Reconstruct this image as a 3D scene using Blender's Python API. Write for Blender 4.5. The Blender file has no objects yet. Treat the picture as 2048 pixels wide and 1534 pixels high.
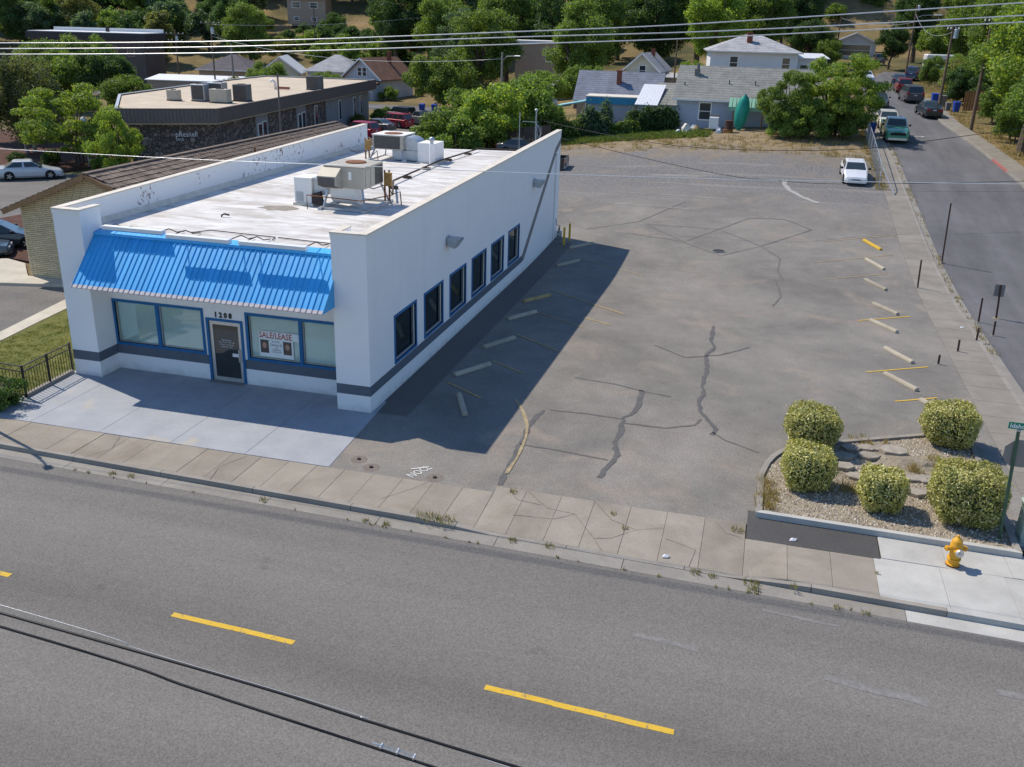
import bpy, bmesh, math, random
import numpy as np
from mathutils import Matrix, Vector
SC = bpy.context.scene
COL = SC.collection
PI = math.pi

# ---------------------------------------------------------------- camera, sky, sun, exposure
cam = bpy.data.cameras.new('Camera')
camo = bpy.data.objects.new('Camera', cam)
COL.objects.link(camo)
cam.sensor_width = 36.0
cam.lens = 32.806
cam.clip_start = 0.1
cam.clip_end = 2000.0
camo.matrix_world = Matrix(((0.965068, -0.117733, 0.234057, 11.7525),
                            (0.260682, 0.341986, -0.902824, -26.6465),
                            (0.026248, 0.932301, 0.36073, 12.3319),
                            (0, 0, 0, 1)))
SC.camera = camo
SUN_TO = Vector((-4.4, 1.75, 5.9)).normalized()
world = bpy.data.worlds.new('World')
SC.world = world
world.use_nodes = True
wn = world.node_tree
sky = wn.nodes.new('ShaderNodeTexSky')
sky.sky_type = 'NISHITA'
sky.sun_disc = False
sky.sun_elevation = math.asin(SUN_TO.z)
sky.sun_rotation = math.atan2(SUN_TO.x, SUN_TO.y)
sky.altitude = 300
sky.air_density = 1.0
sky.dust_density = 0.0
sky.ozone_density = 6.0
bgn = wn.nodes['Background']
bgn.inputs[1].default_value = 0.135
wn.links.new(sky.outputs[0], bgn.inputs[0])
sun = bpy.data.lights.new('Sun', 'SUN')
sun.energy = 3.9
sun.angle = math.radians(0.53)
sun.color = (1.0, 0.905, 0.77)
suno = bpy.data.objects.new('Sun', sun)
COL.objects.link(suno)
suno.location = (-60, 30, 90)
suno.rotation_euler = SUN_TO.to_track_quat('Z', 'Y').to_euler()
SC.view_settings.view_transform = 'Standard'
SC.view_settings.look = 'None'
SC.view_settings.gamma = 1.0
SC.view_settings.exposure = 0.38
SC.cycles.diffuse_bounces = 6

# ---------------------------------------------------------------- mesh helpers
class MB:
    def __init__(s):
        s.v = []; s.f = []
    def add(s, vs, fs):
        n = len(s.v)
        s.v.extend([tuple(p) for p in vs])
        s.f.extend([tuple(i + n for i in f) for f in fs])
        return s
    def box(s, x0, x1, y0, y1, z0, z1):
        return s.add([(x0,y0,z0),(x1,y0,z0),(x1,y1,z0),(x0,y1,z0),(x0,y0,z1),(x1,y0,z1),(x1,y1,z1),(x0,y1,z1)],
                     [(0,3,2,1),(4,5,6,7),(0,1,5,4),(1,2,6,5),(2,3,7,6),(3,0,4,7)])
    def hexa(s, p):   # eight points: bottom ring, top ring
        return s.add(p, [(0,3,2,1),(4,5,6,7),(0,1,5,4),(1,2,6,5),(2,3,7,6),(3,0,4,7)])
    def bar(s, a, b, w, h=None, up=(0,0,1)):
        a = Vector(a); b = Vector(b); h = w if h is None else h
        d = (b - a).normalized(); u = Vector(up)
        if abs(d.dot(u)) > .98: u = Vector((0,1,0))
        sd = d.cross(u).normalized() * (w/2); u = sd.cross(d).normalized() * (h/2)
        return s.hexa([a-sd-u, a+sd-u, b+sd-u, b-sd-u, a-sd+u, a+sd+u, b+sd+u, b-sd+u])
    def tube(s, pts, r, n=6, cap=True):
        pts = [Vector(p) for p in pts]
        rr = r if isinstance(r, (list, tuple)) else [r]*len(pts)
        vs = []; fs = []
        for i, p in enumerate(pts):
            d = (pts[min(i+1, len(pts)-1)] - pts[max(i-1, 0)]).normalized()
            u = Vector((0,0,1)) if abs(d.z) < .9 else Vector((0,1,0))
            a = d.cross(u).normalized(); b = a.cross(d).normalized()
            for k in range(n):
                t = 2*PI*k/n
                vs.append(p + a*(math.cos(t)*rr[i]) + b*(math.sin(t)*rr[i]))
        for i in range(len(pts)-1):
            for k in range(n):
                k2 = (k+1) % n
                fs.append((i*n+k, i*n+k2, (i+1)*n+k2, (i+1)*n+k))
        if cap:
            fs.append(tuple(range(n))); fs.append(tuple((len(pts)-1)*n + k for k in reversed(range(n))))
        return s.add(vs, fs)
    def cyl(s, a, b, r0, r1=None, n=12):
        return s.tube([a, b], [r0, r0 if r1 is None else r1], n)
    def lathe(s, prof, n=14, c=(0,0,0)):
        vs = []; fs = []
        for (r, z) in prof:
            for k in range(n):
                t = 2*PI*k/n
                vs.append((c[0]+r*math.cos(t), c[1]+r*math.sin(t), c[2]+z))
        for i in range(len(prof)-1):
            for k in range(n):
                k2 = (k+1) % n
                fs.append((i*n+k, i*n+k2, (i+1)*n+k2, (i+1)*n+k))
        fs.append(tuple(reversed(range(n)))); fs.append(tuple((len(prof)-1)*n+k for k in range(n)))
        return s.add(vs, fs)
    def prism(s, poly, z0, z1):
        n = len(poly)
        vs = [(x, y, z0) for x, y in poly] + [(x, y, z1) for x, y in poly]
        return s.add(vs, [tuple(reversed(range(n))), tuple(range(n, 2*n))] + [(i, (i+1) % n, n+(i+1) % n, n+i) for i in range(n)])
    def extr(s, poly, vec):
        n = len(poly); vec = Vector(vec)
        vs = [Vector(p) for p in poly] + [Vector(p)+vec for p in poly]
        return s.add(vs, [tuple(reversed(range(n))), tuple(range(n, 2*n))] + [(i, (i+1) % n, n+(i+1) % n, n+i) for i in range(n)])
    def quad(s, *p):
        return s.add(p, [tuple(range(len(p)))])
    def mesh(s, name, mat=None, smooth=False, bevel=0, fix=True):
        me = bpy.data.meshes.new(name)
        me.from_pydata(s.v, [], s.f)
        if fix or bevel:
            bm = bmesh.new(); bm.from_mesh(me)
            if fix: bmesh.ops.recalc_face_normals(bm, faces=bm.faces)
            if bevel: bmesh.ops.bevel(bm, geom=[e for e in bm.edges if e.is_manifold and e.calc_face_angle(0) > .5], offset=bevel, segments=1, affect='EDGES', clamp_overlap=True)
            bm.to_mesh(me); bm.free()
        if smooth:
            for p in me.polygons: p.use_smooth = True
        if mat: me.materials.append(mat)
        return me
    def build(s, name, mat, parent=None, smooth=False, bevel=0, fix=True):
        return link(name, s.mesh(name, mat, smooth, bevel, fix), parent)

def link(name, me, parent=None, loc=None, rot=None, scale=None):
    o = bpy.data.objects.new(name, me)
    COL.objects.link(o)
    if parent: o.parent = parent
    if loc is not None: o.location = loc
    if rot is not None: o.rotation_euler = rot
    if scale is not None: o.scale = scale
    return o
def tag(o, label=None, cat=None, group=None, kind=None):
    if label: o['label'] = label
    if cat: o['category'] = cat
    if group: o['group'] = group
    if kind: o['kind'] = kind
    return o
def thing(name, label, cat, loc=(0,0,0), rz=0, group=None, scale=None):
    o = link(name, None, None, loc, (0,0,rz), scale)
    o.empty_display_size = .2
    return tag(o, label, cat, group)
def setmat(o, m):
    o.material_slots[0].link = 'OBJECT'
    o.material_slots[0].material = m
def dup(root, loc, rz, label=None, group=None, scale=None, mats=None):
    r = root.copy(); COL.objects.link(r); r.location = loc; r.rotation_euler = (0,0,rz)
    if scale: r.scale = scale
    if label: r['label'] = label
    if group: r['group'] = group
    for ch in list(root.children):
        c = ch.copy(); COL.objects.link(c); c.parent = r
        if mats and ch.name.split('.')[0] in mats: setmat(c, mats[ch.name.split('.')[0]])
        for g in ch.children:
            d = g.copy(); COL.objects.link(d); d.parent = c
    return r
def text_mesh(body, size, mat, name, loc, rot, parent=None, extrude=.004, align='LEFT', xs=1.0, bold=0.0):
    cu = bpy.data.curves.new(name, 'FONT')
    cu.body = body; cu.size = size; cu.extrude = extrude; cu.align_x = align; cu.resolution_u = 2; cu.offset = bold
    t = bpy.data.objects.new(name + '_src', cu)
    COL.objects.link(t)
    dg = bpy.context.evaluated_depsgraph_get()
    me = bpy.data.meshes.new_from_object(t.evaluated_get(dg))
    bpy.data.objects.remove(t); bpy.data.curves.remove(cu)
    me.materials.clear(); me.materials.append(mat)
    return link(name, me, parent, loc, rot, (xs, 1, 1))

# ---------------------------------------------------------------- terrain
PR = [(-1e3,0),(26,0),(43,1.9),(57,3.4),(75,4.6),(90,5.2),(120,5.8),(150,6.8),(172,8.4),(182,11),(250,34),(400,85),(600,130)]
PL = [(-1e3,0),(110,0),(135,.6),(180,11),(230,24),(300,45),(400,80),(600,130)]
PRx, PRz = zip(*PR); PLx, PLz = zip(*PL)
def H(x, y):
    a = sum(np.interp(y+k, PRx, PRz) for k in (-6,-3,0,3,6))/5
    b = sum(np.interp(y+k, PLx, PLz) for k in (-6,-3,0,3,6))/5
    t = min(max((x+30)/46., 0), 1); t = t*t*(3-2*t)
    return float(b*(1-t) + a*t)

# ---------------------------------------------------------------- materials
class NT:
    def __init__(s, name):
        s.m = bpy.data.materials.new(name); s.m.use_nodes = True
        s.t = s.m.node_tree; s.b = s.t.nodes['Principled BSDF']; s.out = s.t.nodes['Material Output']
        s.co = None
    def n(s, typ, **kw):
        nd = s.t.nodes.new(typ)
        for k, v in kw.items(): setattr(nd, k, v)
        return nd
    def l(s, a, b): s.t.links.new(a, b)
    def coord(s, kind='Object'):
        if s.co is None: s.co = s.n('ShaderNodeTexCoord')
        return s.co.outputs[kind]
    def mapped(s, scale=(1,1,1), rot=(0,0,0), kind='Object'):
        mp = s.n('ShaderNodeMapping'); mp.inputs['Scale'].default_value = scale; mp.inputs['Rotation'].default_value = rot
        s.l(s.coord(kind), mp.inputs[0]); return mp.outputs[0]
    def noise(s, scale, detail=3, rough=.55, vec=None, dist=0):
        nd = s.n('ShaderNodeTexNoise'); nd.inputs['Scale'].default_value = scale; nd.inputs['Detail'].default_value = detail
        nd.inputs['Roughness'].default_value = rough; nd.inputs['Distortion'].default_value = dist
        s.l(vec or s.coord(), nd.inputs['Vector']); return nd.outputs[0]
    def voro(s, scale, vec=None, feature='F1', out=0):
        nd = s.n('ShaderNodeTexVoronoi', feature=feature); nd.inputs['Scale'].default_value = scale
        s.l(vec or s.coord(), nd.inputs['Vector']); return nd.outputs[out]
    def ramp(s, fac, stops):
        r = s.n('ShaderNodeValToRGB'); e = r.color_ramp.elements
        while len(e) < len(stops): e.new(.5)
        for i, (p, c) in enumerate(stops):
            e[i].position = p
            e[i].color = (c, c, c, 1) if isinstance(c, (int, float)) else (*c, 1)
        s.l(fac, r.inputs[0]); return r.outputs[0]
    def mix(s, fac, a, b, mode='MIX'):
        m = s.n('ShaderNodeMix', data_type='RGBA', blend_type=mode)
        for inp, v in ((m.inputs[0], fac), (m.inputs[6], a), (m.inputs[7], b)):
            if isinstance(v, (int, float)): inp.default_value = v
            elif isinstance(v, tuple): inp.default_value = (*v, 1)
            else: s.l(v, inp)
        return m.outputs[2]
    def math(s, op, a, b=0, clamp=False):
        m = s.n('ShaderNodeMath', operation=op, use_clamp=clamp)
        for inp, v in ((m.inputs[0], a), (m.inputs[1], b)):
            if isinstance(v, (int, float)): inp.default_value = v
            else: s.l(v, inp)
        return m.outputs[0]
    def sep(s, vec=None):
        nd = s.n('ShaderNodeSeparateXYZ'); s.l(vec or s.coord(), nd.inputs[0]); return nd.outputs
    def bump(s, height, strength=.3, dist=.02):
        b = s.n('ShaderNodeBump'); b.inputs['Strength'].default_value = strength; b.inputs['Distance'].default_value = dist
        s.l(height, b.inputs['Height']); s.l(b.outputs[0], s.b.inputs['Normal'])
    def col(s, c):
        if isinstance(c, tuple): s.b.inputs['Base Color'].default_value = (*c, 1)
        else: s.l(c, s.b.inputs['Base Color'])
    def set(s, rough=.8, metal=0, spec=.3):
        s.b.inputs['Roughness'].default_value = rough; s.b.inputs['Metallic'].default_value = metal
        s.b.inputs['Specular IOR Level'].default_value = spec
        return s.m
MATS = {}
def M(name, c, rough=.8, metal=0, spec=.3, var=.12, scale=3., bump=0, bscale=40., rnd=0):
    """plain procedural material: base colour with two octaves of tone variation"""
    if name in MATS: return MATS[name]
    t = NT(name)
    a = tuple(max(0, x*(1-var)) for x in c); b = tuple(min(1, x*(1+var)) for x in c)
    f = t.noise(scale, 5, .65)
    cc = t.mix(t.ramp(f, [(.3, 0.), (.7, 1.)]), a, b)
    if rnd:
        oi = t.n('ShaderNodeObjectInfo')
        v = t.math('ADD', t.math('MULTIPLY', oi.outputs['Random'], 2*rnd), 1-rnd)
        comb = t.n('ShaderNodeCombineColor'); [t.l(v, comb.inputs[i]) for i in range(3)]
        cc = t.mix(1., cc, comb.outputs[0], 'MULTIPLY')
    t.col(cc)
    if bump: t.bump(t.noise(bscale, 3), bump, .01)
    MATS[name] = t.set(rough, metal, spec)
    return MATS[name]
def M_glass(name, c=(.02,.03,.035), rough=.05, spec=.8):
    if name in MATS: return MATS[name]
    t = NT(name); t.col(t.mix(t.noise(1.3, 2), tuple(x*.7 for x in c), tuple(x*1.3 for x in c)))
    t.bump(t.noise(.9, 1), .02, .05)
    MATS[name] = t.set(rough, 0, spec); return MATS[name]
def M_paint(name, c):
    if name in MATS: return MATS[name]
    t = NT(name); t.col(t.mix(t.noise(2.5, 4), tuple(x*.9 for x in c), tuple(min(1, x*1.07) for x in c)))
    t.b.inputs['Coat Weight'].default_value = .6; t.b.inputs['Coat Roughness'].default_value = .08
    MATS[name] = t.set(.35, .15, .5); return MATS[name]

def asphalt(name, c, patch=.25, grain=.5, warm=(1.06,1.0,.93), big=.12, streak=None):
    t = NT(name)
    dk = tuple(x*(1-patch) for x in c); lt = tuple(x*(1+patch)*w for x, w in zip(c, warm))
    base = t.mix(t.ramp(t.noise(big, 6, .62, dist=.4), [(.32, 0.), (.68, 1.)]), dk, lt)
    b2 = t.ramp(t.noise(.9, 5, .7), [(.3, .93), (.7, 1.06)])
    base = t.mix(1., base, b2, 'MULTIPLY')
    if streak:
        sv = t.mapped(streak)
        base = t.mix(1., base, t.ramp(t.noise(1., 4, .6, vec=sv), [(.3, .82), (.7, 1.15)]), 'MULTIPLY')
    g = t.noise(34, 2, .7)
    base = t.mix(1., base, t.ramp(g, [(.28, 1-grain), (.5, 1.), (.74, 1+grain*.9)]), 'MULTIPLY')
    v = t.voro(26, out=1)
    sp = t.ramp(t.math('MULTIPLY', t.n('ShaderNodeSeparateColor').outputs[0], 1), [(0, 0.), (1, 1.)]) if False else None
    t.col(base)
    t.bump(g, .35, .012)
    return t.set(.88, 0, .25)
MATS['road'] = asphalt('road', (.150,.145,.138), .10, .62, big=.3, streak=(.022,.42,1))
def road_lanes():
    t = NT('road_lanes'); c = (.158,.149,.136)
    xyz = t.sep()
    yy = t.math('ADD', t.math('ADD', xyz[1], t.math('MULTIPLY', xyz[0], .04)), t.math('MULTIPLY', t.math('SUBTRACT', t.noise(.22, 4, .6), .5), 1.6))
    lane = t.ramp(t.math('DIVIDE', t.math('ADD', yy, 20), 14), [(0., .96), (.28, .86), (.40, 1.10), (.50, .98), (.585, .80), (.66, 1.0), (.78, 1.12), (.88, 1.0), (1., .93)])
    base = t.mix(t.noise(.5, 5, .6), tuple(x*.94 for x in c), tuple(x*1.06 for x in c))
    base = t.mix(1., base, lane, 'MULTIPLY')
    base = t.mix(1., base, t.ramp(t.noise(1., 5, .65, vec=t.mapped((.03,.8,1)), dist=.4), [(.3, .91), (.7, 1.08)]), 'MULTIPLY')
    base = t.mix(t.ramp(t.noise(1., 4, .6, vec=t.mapped((.12,.9,1)), dist=.8), [(.66, 0.), (.76, .4)]), base, (.22,.21,.20))
    base = t.mix(t.ramp(t.noise(1.3, 3, .5), [(.70, 0.), (.76, .35)]), base, (.07,.068,.066))
    g = t.noise(30, 2, .75)
    base = t.mix(1., base, t.ramp(g, [(.3, .66), (.5, 1.), (.72, 1.38)]), 'MULTIPLY')
    t.col(base); t.bump(g, .4, .014)
    return t.set(.88, 0, .25)
MATS['main_road'] = road_lanes()
MATS['lot'] = None
def lot_material():
    t = NT('lot')
    c = (.195,.185,.168)
    base = t.mix(t.ramp(t.noise(.16, 6, .62, dist=.5), [(.34, 0.), (.66, 1.)]), tuple(x*.8 for x in c), (.235,.218,.195))
    base = t.mix(1., base, t.ramp(t.noise(.8, 6, .7), [(.28, .85), (.72, 1.13)]), 'MULTIPLY')
    # rusty brown dried-mud stains
    st = t.ramp(t.noise(.33, 4, .55, dist=1.2), [(.55, 0.), (.70, .65)])
    base = t.mix(st, base, (.265,.225,.185))
    base = t.mix(t.ramp(t.noise(.21, 5, .6, dist=.9), [(.58, 0.), (.72, .5)]), base, (.135,.128,.12))
    # loose gravel surface towards the back, blue-grey, with pale tyre tracks
    xyz = t.sep()
    yy = t.math('ADD', xyz[1], t.math('MULTIPLY', t.math('SUBTRACT', t.noise(.12, 4), .5), 14))
    gm = t.ramp(t.math('DIVIDE', t.math('SUBTRACT', yy, 36), 8), [(0., 0.), (1., 1.)])
    grav = t.mix(t.ramp(t.noise(6, 5, .85), [(.36, 0.), (.64, 1.)]), (.085,.085,.088), (.235,.225,.215))
    grav = t.mix(t.ramp(t.noise(.5, 5, .65), [(.52, 0.), (.66, .6)]), grav, (.20,.175,.145))
    trk = t.ramp(t.noise(1., 4, .6, vec=t.mapped((.05,.6,1), (0,0,.12)), dist=.6), [(.56, 0.), (.68, .6)])
    grav = t.mix(trk, grav, (.28,.265,.24))
    base = t.mix(gm, base, grav)
    # soil and dead grass creeping over the far edge
    y3 = t.math('ADD', t.math('ADD', xyz[1], t.math('MULTIPLY', xyz[0], .10)), t.math('MULTIPLY', t.math('SUBTRACT', t.noise(.35, 5, .65), .5), 16))
    dm = t.ramp(t.math('DIVIDE', t.math('SUBTRACT', y3, 51.5), 7), [(0., 0.), (1., 1.)])
    dirt = t.mix(t.ramp(t.noise(1.7, 6, .7), [(.35, 0.), (.65, 1.)]), (.16,.125,.09), (.30,.23,.13))
    base = t.mix(dm, base, dirt)
    g = t.noise(30, 2, .7)
    base = t.mix(1., base, t.ramp(g, [(.28, .6), (.5, 1.), (.74, 1.42)]), 'MULTIPLY')
    t.col(base); t.bump(g, .35, .012)
    return t.set(.9, 0, .2)
MATS['lot'] = lot_material()
MATS['lot_new'] = asphalt('lot_new', (.125,.12,.112), .15, .5)
MATS['side_road'] = asphalt('side_road', (.125,.124,.13), .14, .35, warm=(1.,1.,1.), streak=(.9,.05,1))
MATS['patch_asphalt'] = asphalt('patch_asphalt', (.075,.073,.072), .15, .5, warm=(1.,1.,1.))
def concrete(name, c, stain=(.5,.45,.38), amt=.4, rnd=.07, grain=.16, big=.9):
    t = NT(name)
    wv = t.n('ShaderNodeNewGeometry').outputs['Position']
    base = t.mix(t.ramp(t.noise(big, 6, .65, vec=wv, dist=.3), [(.3, 0.), (.7, 1.)]), tuple(x*.84 for x in c), tuple(min(1, x*1.12) for x in c))
    base = t.mix(t.ramp(t.noise(big*.6, 5, .6, vec=wv, dist=1.), [(.5, 0.), (.75, amt)]), base, tuple(x*y for x, y in zip(c, stain)))
    if rnd:
        oi = t.n('ShaderNodeObjectInfo')
        v = t.math('ADD', t.math('MULTIPLY', oi.outputs['Random'], 2*rnd), 1-rnd)
        comb = t.n('ShaderNodeCombineColor'); [t.l(v, comb.inputs[i]) for i in range(3)]
        base = t.mix(1., base, comb.outputs[0], 'MULTIPLY')
    g = t.noise(38, 3, .7, vec=wv)
    base = t.mix(1., base, t.ramp(g, [(.3, 1-grain), (.7, 1+grain)]), 'MULTIPLY')
    t.col(base); t.bump(g, .2, .006)
    MATS[name] = t.set(.85, 0, .25); return MATS[name]
concrete('walk', (.275,.245,.203), (.62,.58,.52), .6, .10, .2, .7)
concrete('walk_new', (.42,.415,.39), (.85,.83,.8), .25, .04, .1)
concrete('walk_side', (.235,.215,.185), (.7,.66,.6), rnd=.06)
concrete('kerb', (.27,.25,.22), (.65,.6,.55))
concrete('gutter', (.25,.235,.21), (.75,.7,.66))
concrete('stop', (.38,.34,.265), (.6,.55,.5), .5, .12)
concrete('cream_walk', (.50,.46,.38), (.85,.8,.75), .25)
def apron_material():
    t = NT('apron_paint')
    wv = t.n('ShaderNodeNewGeometry').outputs['Position']
    base = t.mix(t.ramp(t.noise(.8, 6, .65, vec=wv), [(.3, 0.), (.7, 1.)]), (.265,.285,.315), (.345,.36,.385))
    worn = t.ramp(t.noise(.55, 6, .6, vec=wv, dist=.8), [(.60, 0.), (.70, .75)])
    base = t.mix(worn, base, (.42,.37,.29))
    base = t.mix(t.ramp(t.noise(3.3, 5, .7, vec=wv), [(.62, 0.), (.72, .35)]), base, (.50,.50,.49))
    g = t.noise(36, 3, .7, vec=wv)
    base = t.mix(1., base, t.ramp(g, [(.3, .9), (.7, 1.1)]), 'MULTIPLY')
    t.col(base); t.bump(g, .15, .005)
    return t.set(.75, 0, .3)
MATS['apron'] = apron_material()
def ground_material():
    t = NT('dry_ground')
    f = t.noise(.05, 7, .65, dist=.6)
    base = t.mix(t.ramp(f, [(.35, 0.), (.62, 1.)]), (.075,.08,.035), (.27,.195,.095))
    base = t.mix(t.ramp(t.noise(.35, 6, .7), [(.5, 0.), (.72, .8)]), base, (.14,.10,.065))
    base = t.mix(1., base, t.ramp(t.noise(2.2, 5, .75), [(.25, .72), (.75, 1.25)]), 'MULTIPLY')
    t.col(base); t.bump(t.noise(1.2, 6, .8), .7, .25)
    return t.set(.95, 0, .1)
MATS['ground'] = ground_material()
def soil(name, a, b, sc=1.6):
    t = NT(name)
    base = t.mix(t.ramp(t.noise(sc, 7, .75), [(.33, 0.), (.67, 1.)]), a, b)
    base = t.mix(1., base, t.ramp(t.noise(16, 3, .7), [(.3, .7), (.7, 1.3)]), 'MULTIPLY')
    t.col(base); t.bump(t.noise(12, 4, .8), .6, .04)
    MATS[name] = t.set(.95, 0, .1)
soil('mulch', (.07,.038,.03), (.13,.07,.055))
soil('lawn', (.085,.105,.03), (.17,.16,.05))
soil('island_soil', (.22,.185,.14), (.33,.285,.215))
soil('yard', (.15,.15,.055), (.30,.23,.11), .5)
def white_wall(name, c=(.80,.80,.80), courses=True):
    t = NT(name)
    base = t.mix(t.ramp(t.noise(.7, 6, .65), [(.3, 0.), (.7, 1.)]), tuple(x*.95 for x in c), c)
    # rain streaks and old brown grime
    sv = t.mapped((2.2, 2.2, .16))
    base = t.mix(t.ramp(t.noise(1., 5, .6, vec=sv), [(.56, 0.), (.8, .2)]), base, (.56,.53,.49))
    base = t.mix(t.ramp(t.math('ADD', t.sep()[2], t.math('MULTIPLY', t.noise(2.5, 4), .7)), [(.28, .5), (.62, 0.)]), base, (.42,.39,.35))
    t.col(base)
    hgt = t.noise(22, 3, .7)
    if courses:
        br = t.n('ShaderNodeTexBrick'); br.inputs['Scale'].default_value = 1
        br.inputs['Mortar Size'].default_value = .012; br.inputs['Brick Width'].default_value = .4; br.inputs['Row Height'].default_value = .2
        mp = t.n('ShaderNodeMapping'); t.l(t.coord(), mp.inputs[0])
        sx = t.sep(); cb = t.n('ShaderNodeCombineXYZ'); t.l(t.math('ADD', sx[0], sx[1]), cb.inputs[0]); t.l(sx[2], cb.inputs[1])
        t.l(cb.outputs[0], br.inputs['Vector'])
        hh = t.math('ADD', t.math('MULTIPLY', br.outputs['Fac'], -.6), t.math('MULTIPLY', hgt, .35))
        t.bump(hh, .22, .01)
    else: t.bump(hgt, .15, .006)
    MATS[name] = t.set(.7, 0, .3); return MATS[name]
white_wall('white_block'); white_wall('white_stucco', (.80,.80,.80), False)
def worn_parapet():
    t = NT('white_peeling')
    base = t.mix(t.noise(.7, 6, .65), (.76,.755,.75), (.82,.82,.82))
    sx = t.sep(); cl = t.ramp(t.noise(.45, 3, .5), [(.47, 0.), (.53, 1.)])
    pk = t.ramp(t.noise(5, 4, .75), [(.57, 0.), (.60, 1.)])
    base = t.mix(t.math('MULTIPLY', cl, pk), base, (.2,.14,.11))
    t.col(base); t.bump(t.noise(18, 3), .25, .01)
    return t.set(.75)
MATS['white_peeling'] = worn_parapet()
def roof_white():
    t = NT('roof_coating')
    base = t.mix(t.ramp(t.noise(.8, 6, .65), [(.3, 0.), (.7, 1.)]), (.56,.55,.53), (.74,.73,.715))
    sv = t.mapped((.32, 1.1, 1))
    base = t.mix(t.ramp(t.noise(1., 7, .7, vec=sv, dist=1.6), [(.43, 0.), (.62, .85)]), base, (.40,.365,.325))
    base = t.mix(t.ramp(t.noise(.35, 5, .6, dist=.5), [(.55, 0.), (.70, .6)]), base, (.40,.365,.32))
    sx = t.sep()
    seam = t.math('PINGPONG', sx[1], .5); sm = t.ramp(seam, [(0.0, .93), (.03, 1.)])
    base = t.mix(1., base, sm, 'MULTIPLY')
    t.col(base); t.bump(t.noise(14, 4), .3, .01)
    return t.set(.7, 0, .3)
MATS['roof_white'] = roof_white()
def blue_metal():
    t = NT('blue_metal')
    sv = t.mapped((3, .6, .6))
    base = t.mix(t.ramp(t.noise(1.6, 5, .6, vec=sv), [(.3, 0.), (.7, 1.)]), (.035,.33,.69), (.055,.41,.78))
    oi = t.n('ShaderNodeObjectInfo')
    v = t.math('ADD', t.math('MULTIPLY', oi.outputs['Random'], .14), .93)
    comb = t.n('ShaderNodeCombineColor'); [t.l(v, comb.inputs[i]) for i in range(3)]
    base = t.mix(1., base, comb.outputs[0], 'MULTIPLY')
    t.col(base); t.bump(t.noise(3, 2), .08, .02)
    return t.set(.42, 0, .45)
MATS['blue_metal'] = blue_metal()
def faded_edge():
    t = NT('peeling_edge')
    base = t.mix(t.ramp(t.noise(9, 5, .75), [(.4, 0.), (.62, 1.)]), (.60,.57,.56), (.44,.38,.40))
    t.col(base); return t.set(.7)
MATS['faded_edge'] = faded_edge()
def shingle(name, c, row=.2, var=.25):
    t = NT(name)
    base = t.mix(t.ramp(t.noise(.9, 6, .7), [(.3, 0.), (.7, 1.)]), tuple(x*(1-var) for x in c), tuple(x*(1+var) for x in c))
    base = t.mix(1., base, t.ramp(t.noise(7, 3, .7), [(.3, .8), (.7, 1.2)]), 'MULTIPLY')
    sx = t.sep()
    lines = t.ramp(t.math('PINGPONG', sx[2], row/2), [(0., .66), (.25*row, 1.)])
    base = t.mix(1., base, lines, 'MULTIPLY')
    t.col(base); t.bump(t.noise(10, 3), .4, .02)
    MATS[name] = t.set(.9, 0, .15); return MATS[name]
shingle('shingle_grey', (.235,.24,.225)); shingle('shingle_light', (.38,.385,.40)); shingle('shingle_brown', (.21,.12,.085))
shingle('shingle_tan', (.34,.28,.22)); shingle('shingle_blue', (.20,.22,.27)); shingle('shingle_dark', (.13,.12,.13))
def siding(name, c, row=.22):
    t = NT(name)
    base = t.mix(t.ramp(t.noise(.8, 5, .6), [(.3, 0.), (.7, 1.)]), tuple(x*.92 for x in c), tuple(min(1, x*1.05) for x in c))
    sx = t.sep(); ph = t.math('FRACT', t.math('DIVIDE', sx[2], row))
    t.col(base); t.bump(t.ramp(ph, [(0., 0.), (.12, 1.), (1., .2)]), .6, .02)
    MATS[name] = t.set(.7, 0, .3); return MATS[name]
siding('siding_white', (.70,.72,.75)); siding('siding_blue', (.38,.42,.50)); siding('siding_cream', (.58,.54,.42)); siding('siding_tan', (.38,.29,.22)); siding('siding_pale', (.55,.56,.58))
def stone_veneer():
    t = NT('stone_veneer')
    d = t.voro(3.2, feature='DISTANCE_TO_EDGE'); c2 = t.n('ShaderNodeTexVoronoi'); c2.inputs['Scale'].default_value = 3.2; t.l(t.coord(), c2.inputs['Vector'])
    sp = t.n('ShaderNodeSeparateColor'); t.l(c2.outputs['Color'], sp.inputs[0])
    base = t.ramp(sp.outputs[0], [(0., (.10,.085,.08)), (.4, (.17,.135,.12)), (.7, (.23,.175,.14)), (1., (.32,.26,.23))])
    base = t.mix(t.ramp(d, [(.02, 1.), (.07, 0.)]), base, (.05,.045,.042))
    base = t.mix(1., base, t.ramp(t.noise(9, 4, .7), [(.3, .75), (.7, 1.25)]), 'MULTIPLY')
    t.col(base); t.bump(t.ramp(d, [(.0, 0.), (.12, 1.)]), .8, .06)
    return t.set(.9, 0, .2)
MATS['stone_veneer'] = stone_veneer()
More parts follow.
